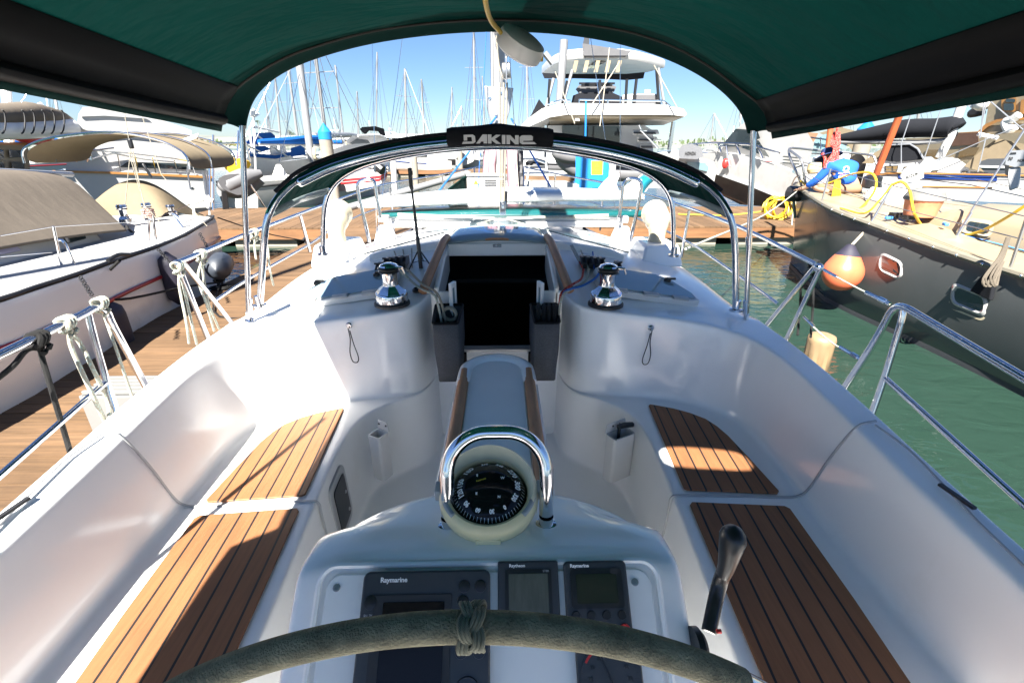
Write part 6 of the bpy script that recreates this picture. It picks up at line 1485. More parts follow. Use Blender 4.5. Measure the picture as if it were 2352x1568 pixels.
part('roller_blind', pC, [(1245, 168), (1300, 170), (1440, 170), (1481, 166), (1478, 180), (1440, 184), (1400, 182), (1320, 180), (1250, 180)], .1, 'blackcanvas', CT, 4.5)
for u0, v0, u1, v1 in ((1263, 182, 1258, 252), (1272, 180, 1250, 262), (1303, 186, 1290, 250), (1315, 160, 1287, 260), (1378, 184, 1374, 240), (1440, 182, 1436, 246), (1462, 182, 1455, 242), (1508, 160, 1514, 250), (1512, 156, 1528, 256)):
    lines('hardtop_pillar', pC, [((u0, v0), (u1, v1))], .06, 'alum' if u0 in (1272, 1315, 1512) else 'black', CT, .5)
taper('windbreak_canvas', pC, [(1238, 228), (1256, 250), (1270, 244), (1300, 240), (1296, 250), (1240, 262), (1218, 268)], .5, .05, 'blackcanvas', CT, .3, .01)
taper('helm_cover', pC, [(1310, 246), (1316, 220), (1330, 214), (1400, 210), (1432, 224), (1440, 250), (1370, 250)], 1.8, .08, 'blackcanvas', CT, 1.2, .08)
taper('helm_cover', pC, [(1322, 206), (1330, 196), (1400, 192), (1416, 200), (1410, 212), (1330, 214)], 1.4, .08, 'greycanvas', CT, 1.4, .08)
b = MB(); pC.line(b, ((1330, 192), (1412, 192)), .04, 1.2); pC.line(b, ((1335, 197), (1406, 196)), .04, 1.2)
for u in range(1338, 1408, 12): pC.line(b, ((u, 192), (u+4, 197)), .03, 1.2)
b.build('luggage_rack', 'black', CT)
taper('seat_back', pC, [(1453, 218), (1510, 218), (1512, 242), (1455, 244)], .5, .05, 'greycanvas', CT, .8, .05)
part('seat_cushion', pC, [(1430, 218), (1456, 216), (1510, 216), (1510, 220), (1456, 222), (1448, 244), (1428, 244)], .5, 'white_m', CT, .82, bevel=.03)
part('instrument', pC, [(1481, 206), (1494, 206), (1494, 217), (1481, 217)], .1, 'lgrey', CT, .9)
lines('deck_rail', pC, [((1330, 229), (1440, 231), (1524, 232), (1540, 245)), ((1330, 229), (1330, 247)), ((1396, 230), (1396, 248)), ((1520, 232), (1516, 248)), ((1258, 240), (1290, 230), (1310, 232))], .035, 'steel', CT, .15)
for u0, v0, u1, v1 in ((1253, 288, 1252, 360), (1547, 280, 1537, 345)): lines('roof_post', pC, [((u0, v0), (u1, v1))], .09, 'steel', CT, .25)
taper('port_hull', pC, [(1195, 338), (1250, 345), (1300, 352), (1300, 432), (1195, 432)], 9, .03, 'white_m', CT, .2, .06)
taper('starboard_hull', pC, [(1500, 352), (1560, 345), (1566, 360), (1560, 432), (1490, 432)], 9, .03, 'white_m', CT, .3, .06)
b = MB(); q_ = [pC.p(1300, 380, 0), pC.p(1500, 380, 0)]; b.add([P(q_[0].x, q_[0].y, 1.55), P(q_[1].x, q_[1].y, 1.55), P(q_[1].x, q_[1].y+4, 1.6), P(q_[0].x, q_[0].y+4, 1.6)], [(0, 1, 2, 3)]); b.build('cockpit_floor', 'white', CT, solid=.03)  # floor plane added to bounce sunlight up under the roof
part('bridge_deck', pC, [(1295, 352), (1500, 352), (1500, 392), (1295, 392)], 6, 'lgrey', CT, 1.0)
part('cockpit_coaming', pC, [(1246, 368), (1300, 370), (1300, 378), (1246, 376)], .8, 'lgrey', CT, -.1, bevel=.03)
part('stern_step', pC, [(1240, 384), (1312, 386), (1312, 412), (1240, 408)], .8, 'white_m', CT, -.5, bevel=.05)
part('step_pad', pC, [(1242, 380), (1322, 383), (1322, 390), (1242, 388)], .7, 'greycanvas', CT, -.55, bevel=.02)
part('swim_light', pC, [(1314, 390), (1320, 390), (1320, 414), (1314, 414)], .2, 'red', CT, -.3)
for l_ in (((1275, 165), (1320, 284)), ((1400, 110), (1378, 290)), ((1502, 150), (1565, 266)), ((1425, 140), (1360, 240))): lines('backstay', pC, [l_], .022, 'ropeg', CT, -.3)
b = MB(); pC.line(b, ((1296, 92), (1285, 240)), .16, 1.5, 0, 10); pC.line(b, ((1246+5, 122), (1270, 146)), .12, 1.5); b.build('radar_mast', 'alum', CT)
taper('sail_bag', pC, [(1338, 128), (1338, 100), (1450, 118), (1440, 128)], .8, .1, 'greycanvas', CT, 2.5)
part('black_mast', pC, [(1339, 100), (1352, 40), (1356, 40), (1352, 128)], .3, 'grey', CT, 3)
part('cockpit_lamp', pC, [(1321, 272), (1330, 272), (1332, 278), (1320, 278)], .15, 'lgrey', CT, -.1)
# its grey tender on the davits
pG = PL(1280, 18.6)
TD = thing('grey_tender', 'long grey inflatable tender hanging across the catamaran stern', 'dinghy', pG.p(1420, 400))
b = MB(); b.tube([pG.p(u, v) for u, v in ((1279, 342), (1284, 350), (1300, 356), (1340, 360), (1560, 372), (1600, 380))], [.22, .28, .28, .28, .27, .2], 14, k=3); b.tube([pG.p(u, v, .3) for u, v in ((1284, 352), (1296, 366), (1350, 392), (1560, 400))], [.2, .32, .34, .3], 14, k=3); b.build('inflatable_tube', 'inflat', TD)
part('tender_hull', pG, [(1285, 362), (1560, 385), (1560, 412), (1400, 412), (1320, 400), (1292, 384)], .8, mat('taupe_hull', (.26, .23, .20), .35), TD, .1, bevel=.08)
# blue power cabinet with danger notice
pk_ = PL(1360, 14.2)
PB = thing('power_cabinet', 'sky blue electrical cabinet with a yellow danger sign on the walkway', 'cabinet', pk_.p(1362, 440))
taper('cabinet', pk_, [(1322, 352), (1336, 350), (1398, 356), (1401, 360), (1397, 436), (1318, 436), (1322, 400)], .8, .02, 'blue', PB, 0, .04)
part('cabinet_door', pk_, [(1339, 362), (1392, 364), (1390, 432), (1334, 432)], .03, 'blue', PB, -.025)
sg_ = part('danger_sign', pk_, [(1358, 370), (1385, 370), (1384, 401), (1358, 401)], .012, 'yellow', PB, -.04)
c = pk_.p(1371, 379, -.045); b = MB(); b.add([c+P(-.07, 0, -.06), c+P(.07, 0, -.06), c+P(0, 0, .07)], [(0, 1, 2)]); b.build('warning_triangle', mat('sign_dark_yellow', (.55, .50, .03), .5), sg_); b = MB(); b.prism([c+P(.0, -.004, .045), c+P(-.02, -.004, 0), c+P(.004, -.004, .0), c+P(-.008, -.004, -.045), c+P(.02, -.004, .012), c+P(.0, -.004, .012)], (0, -.003, 0)); b.build('bolt_symbol', 'letterk', sg_)  # triangle printed in a darker yellow than the sign
part('sign_band', pk_, [(1360, 389), (1382, 389), (1382, 394), (1360, 394)], .004, 'letterk', sg_, -.044)
words('PELIGRO', .06, pk_.p(1371, 391.5, -.047), (1, 0, 0), (0, 0, 1), 'yellow', sg_)
b = MB(); b.tube([pk_.p(1409, 352, -.1), pk_.p(1403, 440, -.1)], .10, 14); b.build('grey_conduit', 'lgrey', PB)
b = MB(); b.tube([U(1346, 232, y=15.2), U(1345, 300, y=15.2), U(1343, 430, y=15.2)], [.028, .03, .03], 8); tag(b.build('blue_pole', 'blue', None, origin=U(1345, 330, y=15.2)), 'thin sky blue pole rising in front of the catamaran saloon door', 'pole')
# things on the walkway between mast and cabinet
pw = PL(1230, 14.5)
part_ = thing('storage_bin', 'grey plastic storage bin on the walkway beside our mast', 'bin', pw.p(1235, 405)); taper('bin_body', pw, [(1208, 386), (1258, 386), (1254, 408), (1210, 406)], .5, .04, 'lgrey', part_, 0, .02); part('bin_lid', pw, [(1205, 380), (1258, 380), (1259, 386), (1206, 386)], .55, 'grey', part_, -.02, bevel=.02)
b = MB(); b.tube([pw.p(1212, 378, .1), pw.p(1225, 370, .2), pw.p(1246, 374, .1), pw.p(1254, 379, .2)], .09, 8, k=3); tag(b.build('black_bag', 'blackcanvas', None, origin=pw.p(1230, 376, .1)), 'black bag lying on the grey storage bin', 'bag')
WT = thing('white_transom_boat', 'white sailboat stern lettered EVER right of our mast', 'sailboat', pw.p(1230, 430, -.5))
pw2 = PL(1180, 11.6); b = MB(); taper('transom', pw2, [(1150, 424), (1180, 416), (1300, 418), (1330, 424), (1330, 450), (1150, 450)], 1.2, .03, 'white_m', WT, 0, .04)
words('EVER', .13, pw2.p(1229, 431, -.006), (1, 0, 0), (0, 0, 1), 'lgrey', WT, 'stern_lettering')
part('teak_deck', pw2, [(1165, 406), (1320, 408), (1320, 416), (1165, 414)], .6, 'dockwood', WT, .5)
for u0, v0, u1, v1 in ((1254, 372, 1258, 420), (1216, 380, 1209, 424), (1182, 366, 1182, 424)): lines('rail_post', pw2, [((u0, v0), (u1, v1))], .025, 'white', WT, -.1)
lines('stern_rail', pw2, [((1182, 366), (1230, 366), (1252, 374)), ((1182, 398), (1260, 398))], .025, 'steel', WT, -.1)

# ---- white motor yacht bow to starboard and its neighbours
pR = PL(1590, 23, 1860, 15.5)
WY = thing('sport_yacht', 'white sport yacht with a raked windscreen and dark bottom, moored along the starboard walkway', 'motor yacht', pR.p(1720, 430))
b = MB(); hp_ = [(1580, 358), (1640, 348), (1720, 358), (1800, 384), (1858, 420), (1858, 486), (1800, 458), (1720, 424), (1640, 396), (1590, 388)]
taper('hull', pR, hp_, 4, .12, 'white_m', WY, 0, .12)
part('bottom_paint', pR, [(1600, 392), (1640, 397), (1720, 426), (1800, 460), (1850, 486), (1800, 478), (1700, 470), (1640, 440)], 2.2, 'brownhull', WY, .25)
part('sheer_stripe', pR, [(1590, 386), (1640, 394), (1720, 421), (1800, 455), (1856, 483), (1856, 488), (1800, 460), (1720, 427), (1640, 399)], .05, 'white', WY, -.05)
taper('deckhouse', pR, [(1620, 352), (1654, 342), (1670, 322), (1692, 296), (1712, 280), (1770, 266), (1840, 280), (1870, 330), (1850, 400), (1760, 366), (1680, 350)], 3.2, .12, 'white_m', WY, .35, .1)
part('windscreen', pR, [(1656, 338), (1668, 322), (1690, 296), (1740, 300), (1746, 318), (1700, 336)], .06, 'glass', WY, .26)
part('side_window', pR, [(1700, 338), (1742, 322), (1760, 350), (1768, 362), (1738, 352)], .06, 'glass', WY, .27)
for i in range(3): part('vent_louvre', pR, [(1800, 358+7*i), (1836, 362+7*i), (1836, 365+7*i), (1796, 361+7*i)], .05, 'glass', WY, .25)
lines('bow_rail', pR, [((1582, 332), (1640, 328), (1720, 332), (1790, 352)), ((1600, 330), (1604, 352)), ((1650, 329), (1656, 350)), ((1690, 330), (1700, 356)), ((1740, 336), (1752, 364)), ((1646, 352), (1654, 335), (1668, 336), (1676, 384))], .035, 'steel', WY, -.1)
b = MB(); b.tube([pR.p(1870, 420, -.2)+P(0, 0, 0)]+[pR.p(u, v, -.1) for u, v in ((1840, 402), (1822, 416), (1812, 452))], .022, 6, k=3); b.build('bow_hatch_rail', 'steel', WY)
lines('antenna', pR, [((1700, 280), (1712, 206)), ((1680, 330), (1686, 290))], .018, 'white', WY, 1)
b = MB(); b.ball(pR.p(1666, 376, -.15), .12, 8, (1, 1, 1.6)); b.build('red_float', 'red', WY)
pM = PL(1560, 17.5, 1640, 18.5)
MB2 = thing('outboard_skiff', 'white skiff with a silver outboard engine, between dodger and sport yacht', 'boat', pM.p(1590, 380))
taper('hull', pM, [(1545, 360), (1600, 362), (1640, 372), (1646, 390), (1640, 420), (1560, 420), (1545, 392)], 2, .08, 'white_m', MB2, 0, .06)
part('tinted_windscreen', pM, [(1578, 372), (1620, 374), (1628, 384), (1624, 394), (1580, 384)], .08, 'blueglass', MB2, -.06)
ob = taper('outboard_engine', pM, [(1558, 346), (1566, 334), (1590, 330), (1612, 340), (1616, 360), (1600, 366), (1560, 364)], .6, .15, 'silver', MB2, -.5, .06)
words('HONDA', .15, pM.p(1586, 353, -.515), pM.d, (0, 0, 1), 'letterk', ob, bold=.004)

# ---- charcoal sailboat to starboard
PT = [U(u, v, z=z) for u, v, z in ((1915, 484, 1.50), (2001, 517, 1.40), (2149, 570, 1.29), (2352, 636, 1.22))]
bow = U(1833, 428, y=10.5)
DS = thing('charcoal_sailboat', 'charcoal hulled sailboat with a cream deck moored on our starboard side', 'sailboat', P(6.4, 5, 0))
ax_ = bow.x+.02
def axf(y): return bow.x+.02+(10.5-y)*.10
psh = [P(ax_-.02, 10.55, bow.z), P(ax_-.16, 10.2, bow.z-.015), bow.lerp(PT[0], .5)+P(-.06, 0, 0)]+PT
psh += [P(PT[-1].x-.10, 2.6, 1.19), P(PT[-1].x-.05, 0, 1.18), P(PT[-1].x+.15, -3, 1.20)]
b = MB(); Lh, Rh = [], []
for i, p in enumerate(psh):
    aX = axf(p.y); w = aX-p.x; k = min(1, i/4); rk = (1-k)*.4
    sec = [(w, p.z, 0), (w+.01*k, p.z-.05, .02), (w*(.92+.07*k), p.z*.62, rk*.5), (w*(.82+.13*k), p.z*.25, rk*.9), (w*(.74+.16*k), .02, rk), (w*.4, -.4, rk*1.4), (0, -.55, rk*1.6)]
    Lh.append([P(aX-x, p.y-dy, z) for x, z, dy in sec]); Rh.append([P(aX+x, p.y-dy, z) for x, z, dy in sec])
b.grid(Lh); b.grid(Rh); b.build('hull', 'darkhull', DS, ang=70)
b = MB(); b.grid([[P(p.x+.02, p.y, p.z+.01), P((p.x+axf(p.y))/2, p.y, p.z+.05), P(axf(p.y), p.y, p.z+.07), P(axf(p.y)*1.5-p.x*.5, p.y, p.z+.05), P(2*axf(p.y)-p.x-.02, p.y, p.z+.01)] for p in psh]); b.build('deck', 'cream', DS)
for sg in (0, 1):
    b = MB(); b.tube([P(p.x if not sg else 2*axf(p.y)-p.x, p.y, p.z+.012) for p in psh], .045, 8, k=3, flat=.9); b.build('toe_rail', 'toe', DS)
cr = cat_rom(psh[2:8], 6)
for p in cr[::2]: b = MB(); b.ball(P(p.x-.040, p.y, p.z+.012), .017, 5); b.build('rail_bolt', 'steel', DS)
b = MB(); wl = [l[4] for l in Lh]; b.grid([[p+P(-.012, 0, .05) for p in wl], [p+P(-.014, 0, .01) for p in wl], [p+P(-.01, 0, -.1) for p in wl]]); b.build('boot_stripe', 'grey', DS)
def hull_pt(u, v, off=0.):
    "point on the port side of this hull"
    best = None
    for x in np.linspace(4.2, 7.4, 300):
        q = U(u, v, x=x)
        if q.y > 10.5 or q.y < -2: continue
        xs_ = np.interp(q.y, [p.y for p in reversed(psh)], [p.x for p in reversed(psh)])
        zz = np.interp(q.y, [p.y for p in reversed(psh)], [p.z for p in reversed(psh)])
        hx = xs_+(zz-q.z)*.06
        if best is None or abs(hx-x) < best[0]: best = (abs(hx-x), q)
    return best[1]+P(-off, 0, 0)
for cu, cv, w_, h_, ang in ((2048, 612, 62, 46, 25), (2228, 688, 92, 52, 22)):
    def ring(sc, n=4):
        out = []
        for a, b_ in rr(0, 0, w_*sc[0], h_*sc[1], min(w_*sc[0], h_*sc[1])*.36, n):
            t = math.radians(ang); out.append((cu+a*math.cos(t)-b_*math.sin(t)*.3, cv+a*math.sin(t)+b_))
        return out
    f = MB(); A_, B_ = [hull_pt(*q, off=.012) for q in ring((1, 1))], [hull_pt(*q, off=.03) for q in ring((.86, .80))]; C_ = [hull_pt(*q, off=.012) for q in ring((.74, .62))]
    f.grid([A_, B_, C_], closed_u=True); pl_ = f.build('portlight', 'pale', DS)
    f = MB(); f.add([hull_pt(*q, off=.016) for q in ring((.76, .64))], [tuple(range(20))]); f.build('portlight_glass', 'glass', pl_, smooth=False)
    f = MB(); f.grid([[hull_pt(u-5, v+8, off=.006) for u, v in ring((1.06, 1.05))], [hull_pt(u-5, v+8, off=.006) for u, v in ring((.97, .9))]], closed_u=True); f.build('portlight_surround', 'cowl', pl_)
# cabin trunk with its portlight
cb = [U(2094, 505, z=1.44), U(2120, 514, z=1.42), U(2150, 523, z=1.40), U(2240, 547, z=1.36), U(2352, 576, z=1.33)]
cb += [P(cb[-1].x-.05, 2.5, 1.27), P(cb[-1].x-.05, 0, 1.26)]
rowsC = []
for p in cb:
    h = .04 if p is cb[0] else (.16 if p is cb[1] else (.26 if p is cb[2] else .33)); ax_ = axf(p.y)
    rowsC.append([p, p+P(.05, 0, h*.6), p+P(.14, 0, h*.92), p+P(.3, 0, h), P(ax_, p.y, p.z+h+.07), P(2*ax_-p.x-.3, p.y, p.z+h), P(2*ax_-p.x, p.y, p.z)])
b = MB(); b.grid(rowsC); b.add(rowsC[0], [tuple(range(7))]); b.build('cabin', 'cream', DS, ang=50)
def onc(u, v):
    best = None
    for x in np.linspace(5.2, 8.0, 240):
        q = U(u, v, x=x); ys_ = [p.y for p in reversed(cb)]; bx = np.interp(q.y, ys_, [p.x for p in reversed(cb)]); bz = np.interp(q.y, ys_, [p.z for p in reversed(cb)]); hx = bx+(q.z-bz)*.28
        if best is None or abs(hx-x) < best[0]: best = (abs(hx-x), q)
    return best[1]+P(-.02, -.01, .01)
f = MB(); R1_ = [onc(2246+a*math.cos(.1)-b_*.25, 522+a*.16+b_) for a, b_ in rr(0, 0, 74, 36, 12)]; R2_ = [onc(2248+a*.99-b_*.25, 524+a*.16+b_) for a, b_ in rr(0, 0, 52, 22, 7)]; f.grid([R1_, R2_], closed_u=True); o = f.build('cabin_portlight', 'cowl', DS); f = MB(); f.add([p+P(-.004, 0, 0) for p in R2_], [tuple(range(len(R2_)))]); f.build('portlight_glass', 'glass', o, smooth=False)
b = MB(); b.grid([[P(p.x-.05, p.y, p.z+.012) for p in cb], [P(p.x-.015, p.y, p.z+.014) for p in cb]]); b.build('masking_tape', 'tape', DS)
# pulpit, stanchions, lifelines
def dsl(name, pts, r, m_='alu', k=3, n=8): b = MB(); b.tube(pts, r, n, k=k); return b.build(name, m_, DS)
yb_ = 10.1
dsl('pulpit', [U(1842, 430, y=9.9), U(1832, 400, y=9.95), U(1818, 372, y=10.1), U(1812, 350, y=10.3), U(1820, 340, y=10.5), U(1880, 346, y=10.6), U(1960, 352, y=10.4), U(2000, 357, y=10.0), U(2010, 366, y=9.9), U(2018, 400, y=9.8), U(2024, 430, y=9.8)], .022)
dsl('pulpit', [U(1852, 432, y=9.7), U(1846, 395, y=9.7), U(1842, 372, y=9.75), U(1836, 362, y=9.85), U(1815, 346, y=10.2)], .022)
dsl('pulpit', [U(1828, 385, y=9.9), U(1850, 380, y=9.7), U(1900, 388, y=9.5)], .016)
yS = [U(1888, 462, z=1.56).y, U(2000, 512, z=1.41).y, U(2318, 622, z=1.23).y]
S_ = [((1908, 388), (1888, 462), yS[0]), ((2051, 425), (2000, 512), yS[1]), ((2368, 470), (2318, 622), yS[2])]
for a, c, y in S_: dsl('stanchion', [U(*a, y=y), U(*c, y=y)], .016, k=0)
dsl('lifeline', [U(1842, 372, y=9.75), U(1908, 390, y=yS[0]), U(2051, 427, y=yS[1]), U(2368, 500, y=yS[2])], .006, k=0)
dsl('lifeline', [U(1845, 395, y=9.7), U(1900, 425, y=yS[0]), U(2030, 470, y=yS[1]), U(2350, 550, y=yS[2])], .006, k=0)
dsl('shroud', [U(2178, 572, y=6.2), U(2240, 470, y=6.2), U(2352, 300, y=6.2), U(2430, 170, y=6.2)], .012, k=0)
dsl('turnbuckle', [U(2180, 570, y=6.18), U(2232, 488, y=6.18)], .02, k=0)
dsl('forestay_furl', [U(1896, 385, y=9.9), U(1907, 300, y=10.0), U(1925, 160, y=10.2)], .052, 'rust', k=0, n=10)
dsl('inner_forestay_furl', [U(2010, 407, y=9.0), U(2040, 330, y=8.8), U(2078, 235, y=8.6)], .055, 'rust', k=0, n=10)
b = MB(); q = U(1893, 388, y=9.9); b.lathe([(.09, -.06), (.16, -.05), (.16, .12), (.10, .16)], q, n=18); b.build('furling_drum', 'black', DS); b = MB(); q = U(2002, 420, y=9.0); b.lathe([(.08, -.1), (.15, -.08), (.15, .10), (.08, .14)], q, n=18); b.build('furling_drum', 'black', DS)
b = MB(); b.tube([U(1812, 445, y=10.2), U(1838, 446, y=10.0), U(1858, 450, y=9.9), U(1905, 458, y=9.7)], [.16, .15, .07, .05], 10); b.build('anchor_roller', 'black', DS)
b = MB(); b.tube([U(1822, 452, y=10.1), U(1826, 500, y=10.2)], .03, 7); b.build('anchor_shank', 'alu', DS)
b = MB(); q = P(axf(8.2), 8.2, 1.60); b.box(q, (.55, .55, .07)); b.build('foredeck_hatch', 'lgrey', DS, bevel=.02)
b = MB(); b.lathe([(.10, 1.7), (.09, 16)], P(axf(2.0), 2.0, 0), n=16); b.build('mast', 'alum', DS)
# white coil of hose, yellow hose, tools, shop vacuum, fender on the charcoal boat
b = MB(); c = U(2035, 455, z=1.60)
for i in range(4): b.tube([c+P((.36-.03*i)*math.cos(a), (.30-.03*i)*math.sin(a), .03+.035*i+.02*math.sin(2*a+i)) for a in np.linspace(0, 2*math.pi, 22, endpoint=False)], .024, 7, closed=True)
tag(b.build('coiled_white_hose', 'white', None, origin=c), 'coil of white hose on the cream foredeck', 'hose')
hz = lambda u, v, y: U(u, v, y=y)
b = MB(); b.tube([hz(1838, 415, 9.8), hz(1860, 428, 9.6), hz(1900, 422, 9.3), hz(1950, 402, 8.9), hz(1995, 396, 8.4), hz(2012, 412, 8.2), hz(2008, 440, 8.0), hz(1985, 470, 7.8), hz(1960, 490, 7.7)], .018, 7, k=5); b.tube([hz(2050, 424, yS[1]), hz(2072, 418, yS[1]-.1), hz(2090, 440, yS[1]-.2), hz(2100, 490, yS[1]-.4), hz(2130, 530, 6.9), hz(2180, 545, 6.4), hz(2250, 532, 6.0), hz(2320, 495, 5.6), hz(2380, 455, 5.4)], .018, 7, k=5); b.tube([hz(2050, 422, yS[1]), hz(2020, 460, yS[1]+.05), hz(1985, 490, yS[1]+.15), hz(1930, 478, yS[1]+.7)], .014, 7, k=5)
tag(b.build('yellow_hose', 'yellowhose', None, origin=hz(2012, 412, 8.2)), 'yellow hose draped along the lifelines of the charcoal boat', 'hose')
b = MB()
for i in range(6): b.tube([hz(1919+i*2, 414, 8.9), hz(1914+3*i, 440, 8.88), hz(1908+5*i, 472+(i % 3)*6, 8.85)], .016, 6, k=3)
tag(b.build('hanging_yellow_hose', 'yellowhose', None, origin=hz(1920, 420, 8.9)), 'hank of yellow hose hanging from the stanchion behind the crouching worker', 'hose')
b = MB(); rd = random.Random(2)
for i in range(9):
    a = i*.7; b.tube([hz(1922+5*math.sin(a), 305, 9.4+.02*i), hz(1918+9*math.sin(a), 330, 9.38), hz(1920+4*math.sin(a*1.3), 345, 9.36), hz(1912+12*math.sin(a), 372, 9.34), hz(1908+14*math.sin(a), 388, 9.3)], .026, 6, k=4)
b.tube([hz(1925, 280, 9.4), hz(1922, 306, 9.4)], .02, 6)
for s in (0, 1): b.tube([hz(1888, 352, 9.5), hz(1895, 365, 9.45), hz(1894, 380+8*s, 9.4), hz(1896, 400, 9.4)], .026, 6, k=3)
tag(b.build('red_rope_hank', 'roper', None, origin=hz(1915, 350, 9.4)), 'thick hank of red flecked rope hanging above the worker in blue', 'rope')
q = U(2107, 506, z=1.47)
SV = thing('shop_vacuum', 'dusty orange wet and dry shop vacuum on the cream deck', 'vacuum', q)
b = MB(); b.lathe([(.175, .06), (.185, .10), (.215, .28), (.22, .29)], q, n=24, sx=1.08); b.build('drum', 'orangep', SV)
b = MB(); b.lathe([(.235, .29), (.235, .32), (.20, .40), (.12, .44), (.02, .45)], q, n=20, sx=1.1); b.build('motor_lid', mat('dusty_grey_lid', (.16, .16, .15), .7, var=.2, vs=12), SV)
for x, y in ((-.25, -.12), (.25, -.12), (-.22, .16), (.22, .16)): b = MB(); b.box(q+P(x, y, .06), (.12, .10, .06)); b.ball(q+P(x, y-.03, .03), .035, 6); b.build('castor_foot', 'black', SV)
b = MB(); b.tube([q+P(.18, -.05, .30), q+P(.24, -.05, .36), q+P(.14, -.05, .39)], .012, 6, k=3); b.build('carry_handle', 'black', SV)
c = hull_pt(1962, 622)+P(-.25, -.10, 0)
OF = thing('orange_buoy_fender', 'big orange ball fender with a navy top hanging against the charcoal hull', 'fender', c)
axv = Vector((.10, .10, 1)).normalized()
b = MB(); R_ = .275; prf = [(R_*math.sin(a), -R_*math.cos(a)) for a in np.linspace(.02, 1.95, 16)]; prf += [(R_*.80, R_*.62), (R_*.60, R_*.95)]; b.lathe(prf, c, axv, 32, caps=False); b.build('ball', 'orange', OF, ang=70)
b = MB(); b.lathe([(R_*.61, R_*.94), (R_*.40, R_*1.22), (R_*.2, R_*1.5), (R_*.1, R_*1.56)], c, axv, 28); b.build('fender_neck', 'navyfend', OF)
b = MB(); tp_ = c+axv*R_*1.5; b.tube([tp_, tp_.lerp(U(2003, 512, y=yS[1]), .5), U(2003, 512, y=yS[1])], .012, 7); b.tube([tp_+P(.03, 0, 0), U(2006, 512, y=yS[1])], .010, 7); b.build('fender_rope', 'ropeg', OF)
# coil of line and dark flat fender by the stern stanchion
b = MB()
for i in range(7):
    a = i*.9; b.tube([U(2316+3*math.sin(a), 545, y=yS[2]), U(2300+6*math.sin(a), 590, y=yS[2]-.02), U(2270+12*math.sin(a), 640+6*math.cos(a), y=yS[2]-.1), U(2278+12*math.sin(a), 655, y=yS[2]-.1), U(2300+6*math.cos(a), 600, y=yS[2])], .010, 6, k=4)
tag(b.build('coiled_line', 'ropedk', None, origin=U(2290, 610, y=4.5)), 'grey brown line coiled over the side above the large hull portlight', 'rope')
b = MB(); b.prism([hull_pt(u, v, .02) for u, v in ((2282, 620), (2262, 640), (2240, 668), (2286, 690), (2296, 650))], (-.05, 0, 0)); tag(b.build('flat_fender', 'blackcanvas', None, origin=U(2270, 650, y=4.4), bevel=.01), 'flat black fender board hanging just above the large hull portlight', 'fender')
for u, v, i in ((2066, 470, 0), (1950, 462, 1), (2160, 500, 2)):
    q = U(*((2040, 505), (1902, 440), (2170, 520))[i], z=(1.46, 1.62, 1.45)[i]); b = MB(); b.box(q+P(0, 0, .03), (.10, .05, .04), Matrix.Rotation(.6*i, 3, 'Z')); tag(b.build('tape_roll', 'tape', None, origin=q, bevel=.01), ['small scrap of blue tape on the cream side deck', 'roll of blue tape beside the kneeling worker', 'blue tape tab by the shop vacuum'][i], 'tape')

# ---- crouching worker in a blue shirt, back to us
pe = U(1935, 440, y=9.15); gx, gy, gz = pe.x, 9.15, 1.60
PE = thing('person', 'person in blue shirt and wide dark hat kneeling on the cream foredeck', 'person', P(gx, gy, gz))
def skin_mesh(name, verts, edges, radii, m_, parent, sub=2):
    me = bpy.data.meshes.new(name); o = bpy.data.objects.new(name, me); COL.objects.link(o); o.parent = parent; off = WLOC[parent.name]; WLOC[o.name] = off
    me.from_pydata([tuple(Vector(v)-off) for v in verts], edges, []); me.materials.append(M[m_])
    md = o.modifiers.new('skin', 'SKIN'); md.use_smooth_shade = True
    for i, r in enumerate(radii):
        r = r if isinstance(r, tuple) else (r, r); r = (r[0]*1.24, r[1]*1.24); me.skin_vertices[0].data[i].radius = r
    me.skin_vertices[0].data[0].use_root = True
    q = o.modifiers.new('sub', 'SUBSURF'); q.levels = q.render_levels = sub
    return o
KP = 1.32
g = lambda x, y, z: P(gx+x*KP, gy+y*KP, gz+z*KP)
hipc, chest, neck, head = g(.06, -.02, .11), g(-.03, .10, .36), g(-.08, .22, .45), g(-.12, .31, .49)
vs = [hipc, g(.02, .04, .23), chest, neck, head, g(-.13, .36, .57),
      g(-.06, .0, .10), g(-.26, .30, .09), g(-.18, .02, .045), g(.18, .0, .10), g(.34, .28, .09), g(.26, .0, .045),
      g(-.19, .12, .38), g(-.27, .20, .20), g(-.33, .38, .06), g(-.37, .46, .04), g(.13, .12, .38), g(.20, .30, .22), g(.10, .48, .09), g(.06, .54, .05)]
ed = [(0, 1), (1, 2), (2, 3), (3, 4), (4, 5), (0, 6), (6, 7), (7, 8), (0, 9), (9, 10), (10, 11), (2, 12), (12, 13), (13, 14), (14, 15), (2, 16), (16, 17), (17, 18), (18, 19)]
skin_mesh('body', vs, ed, [.11, .115, .125, .05, .080, .066, .075, .055, .034, .075, .055, .034, .062, .047, .036, .03, .062, .047, .036, .03], 'skin', PE)
skin_mesh('shirt', [g(.06, -.04, .13), g(.02, .03, .25), g(-.02, .09, .355), g(-.07, .16, .43), g(-.19, .12, .38), g(-.27, .20, .205), g(-.32, .35, .09), g(.13, .12, .38), g(.20, .30, .225), g(.11, .46, .11)], [(0, 1), (1, 2), (2, 3), (2, 4), (4, 5), (5, 6), (2, 7), (7, 8), (8, 9)], [(.185, .12), (.175, .14), (.16, .14), .09, .085, .062, .050, .085, .062, .050], 'blueshirt', PE)
skin_mesh('shorts', [g(.06, -.05, .09), g(-.06, .0, .09), g(-.24, .24, .085), g(.18, .0, .09), g(.32, .22, .085)], [(0, 1), (1, 2), (0, 3), (3, 4)], [(.15, .085), .082, .065, .082, .065], 'khaki', PE)
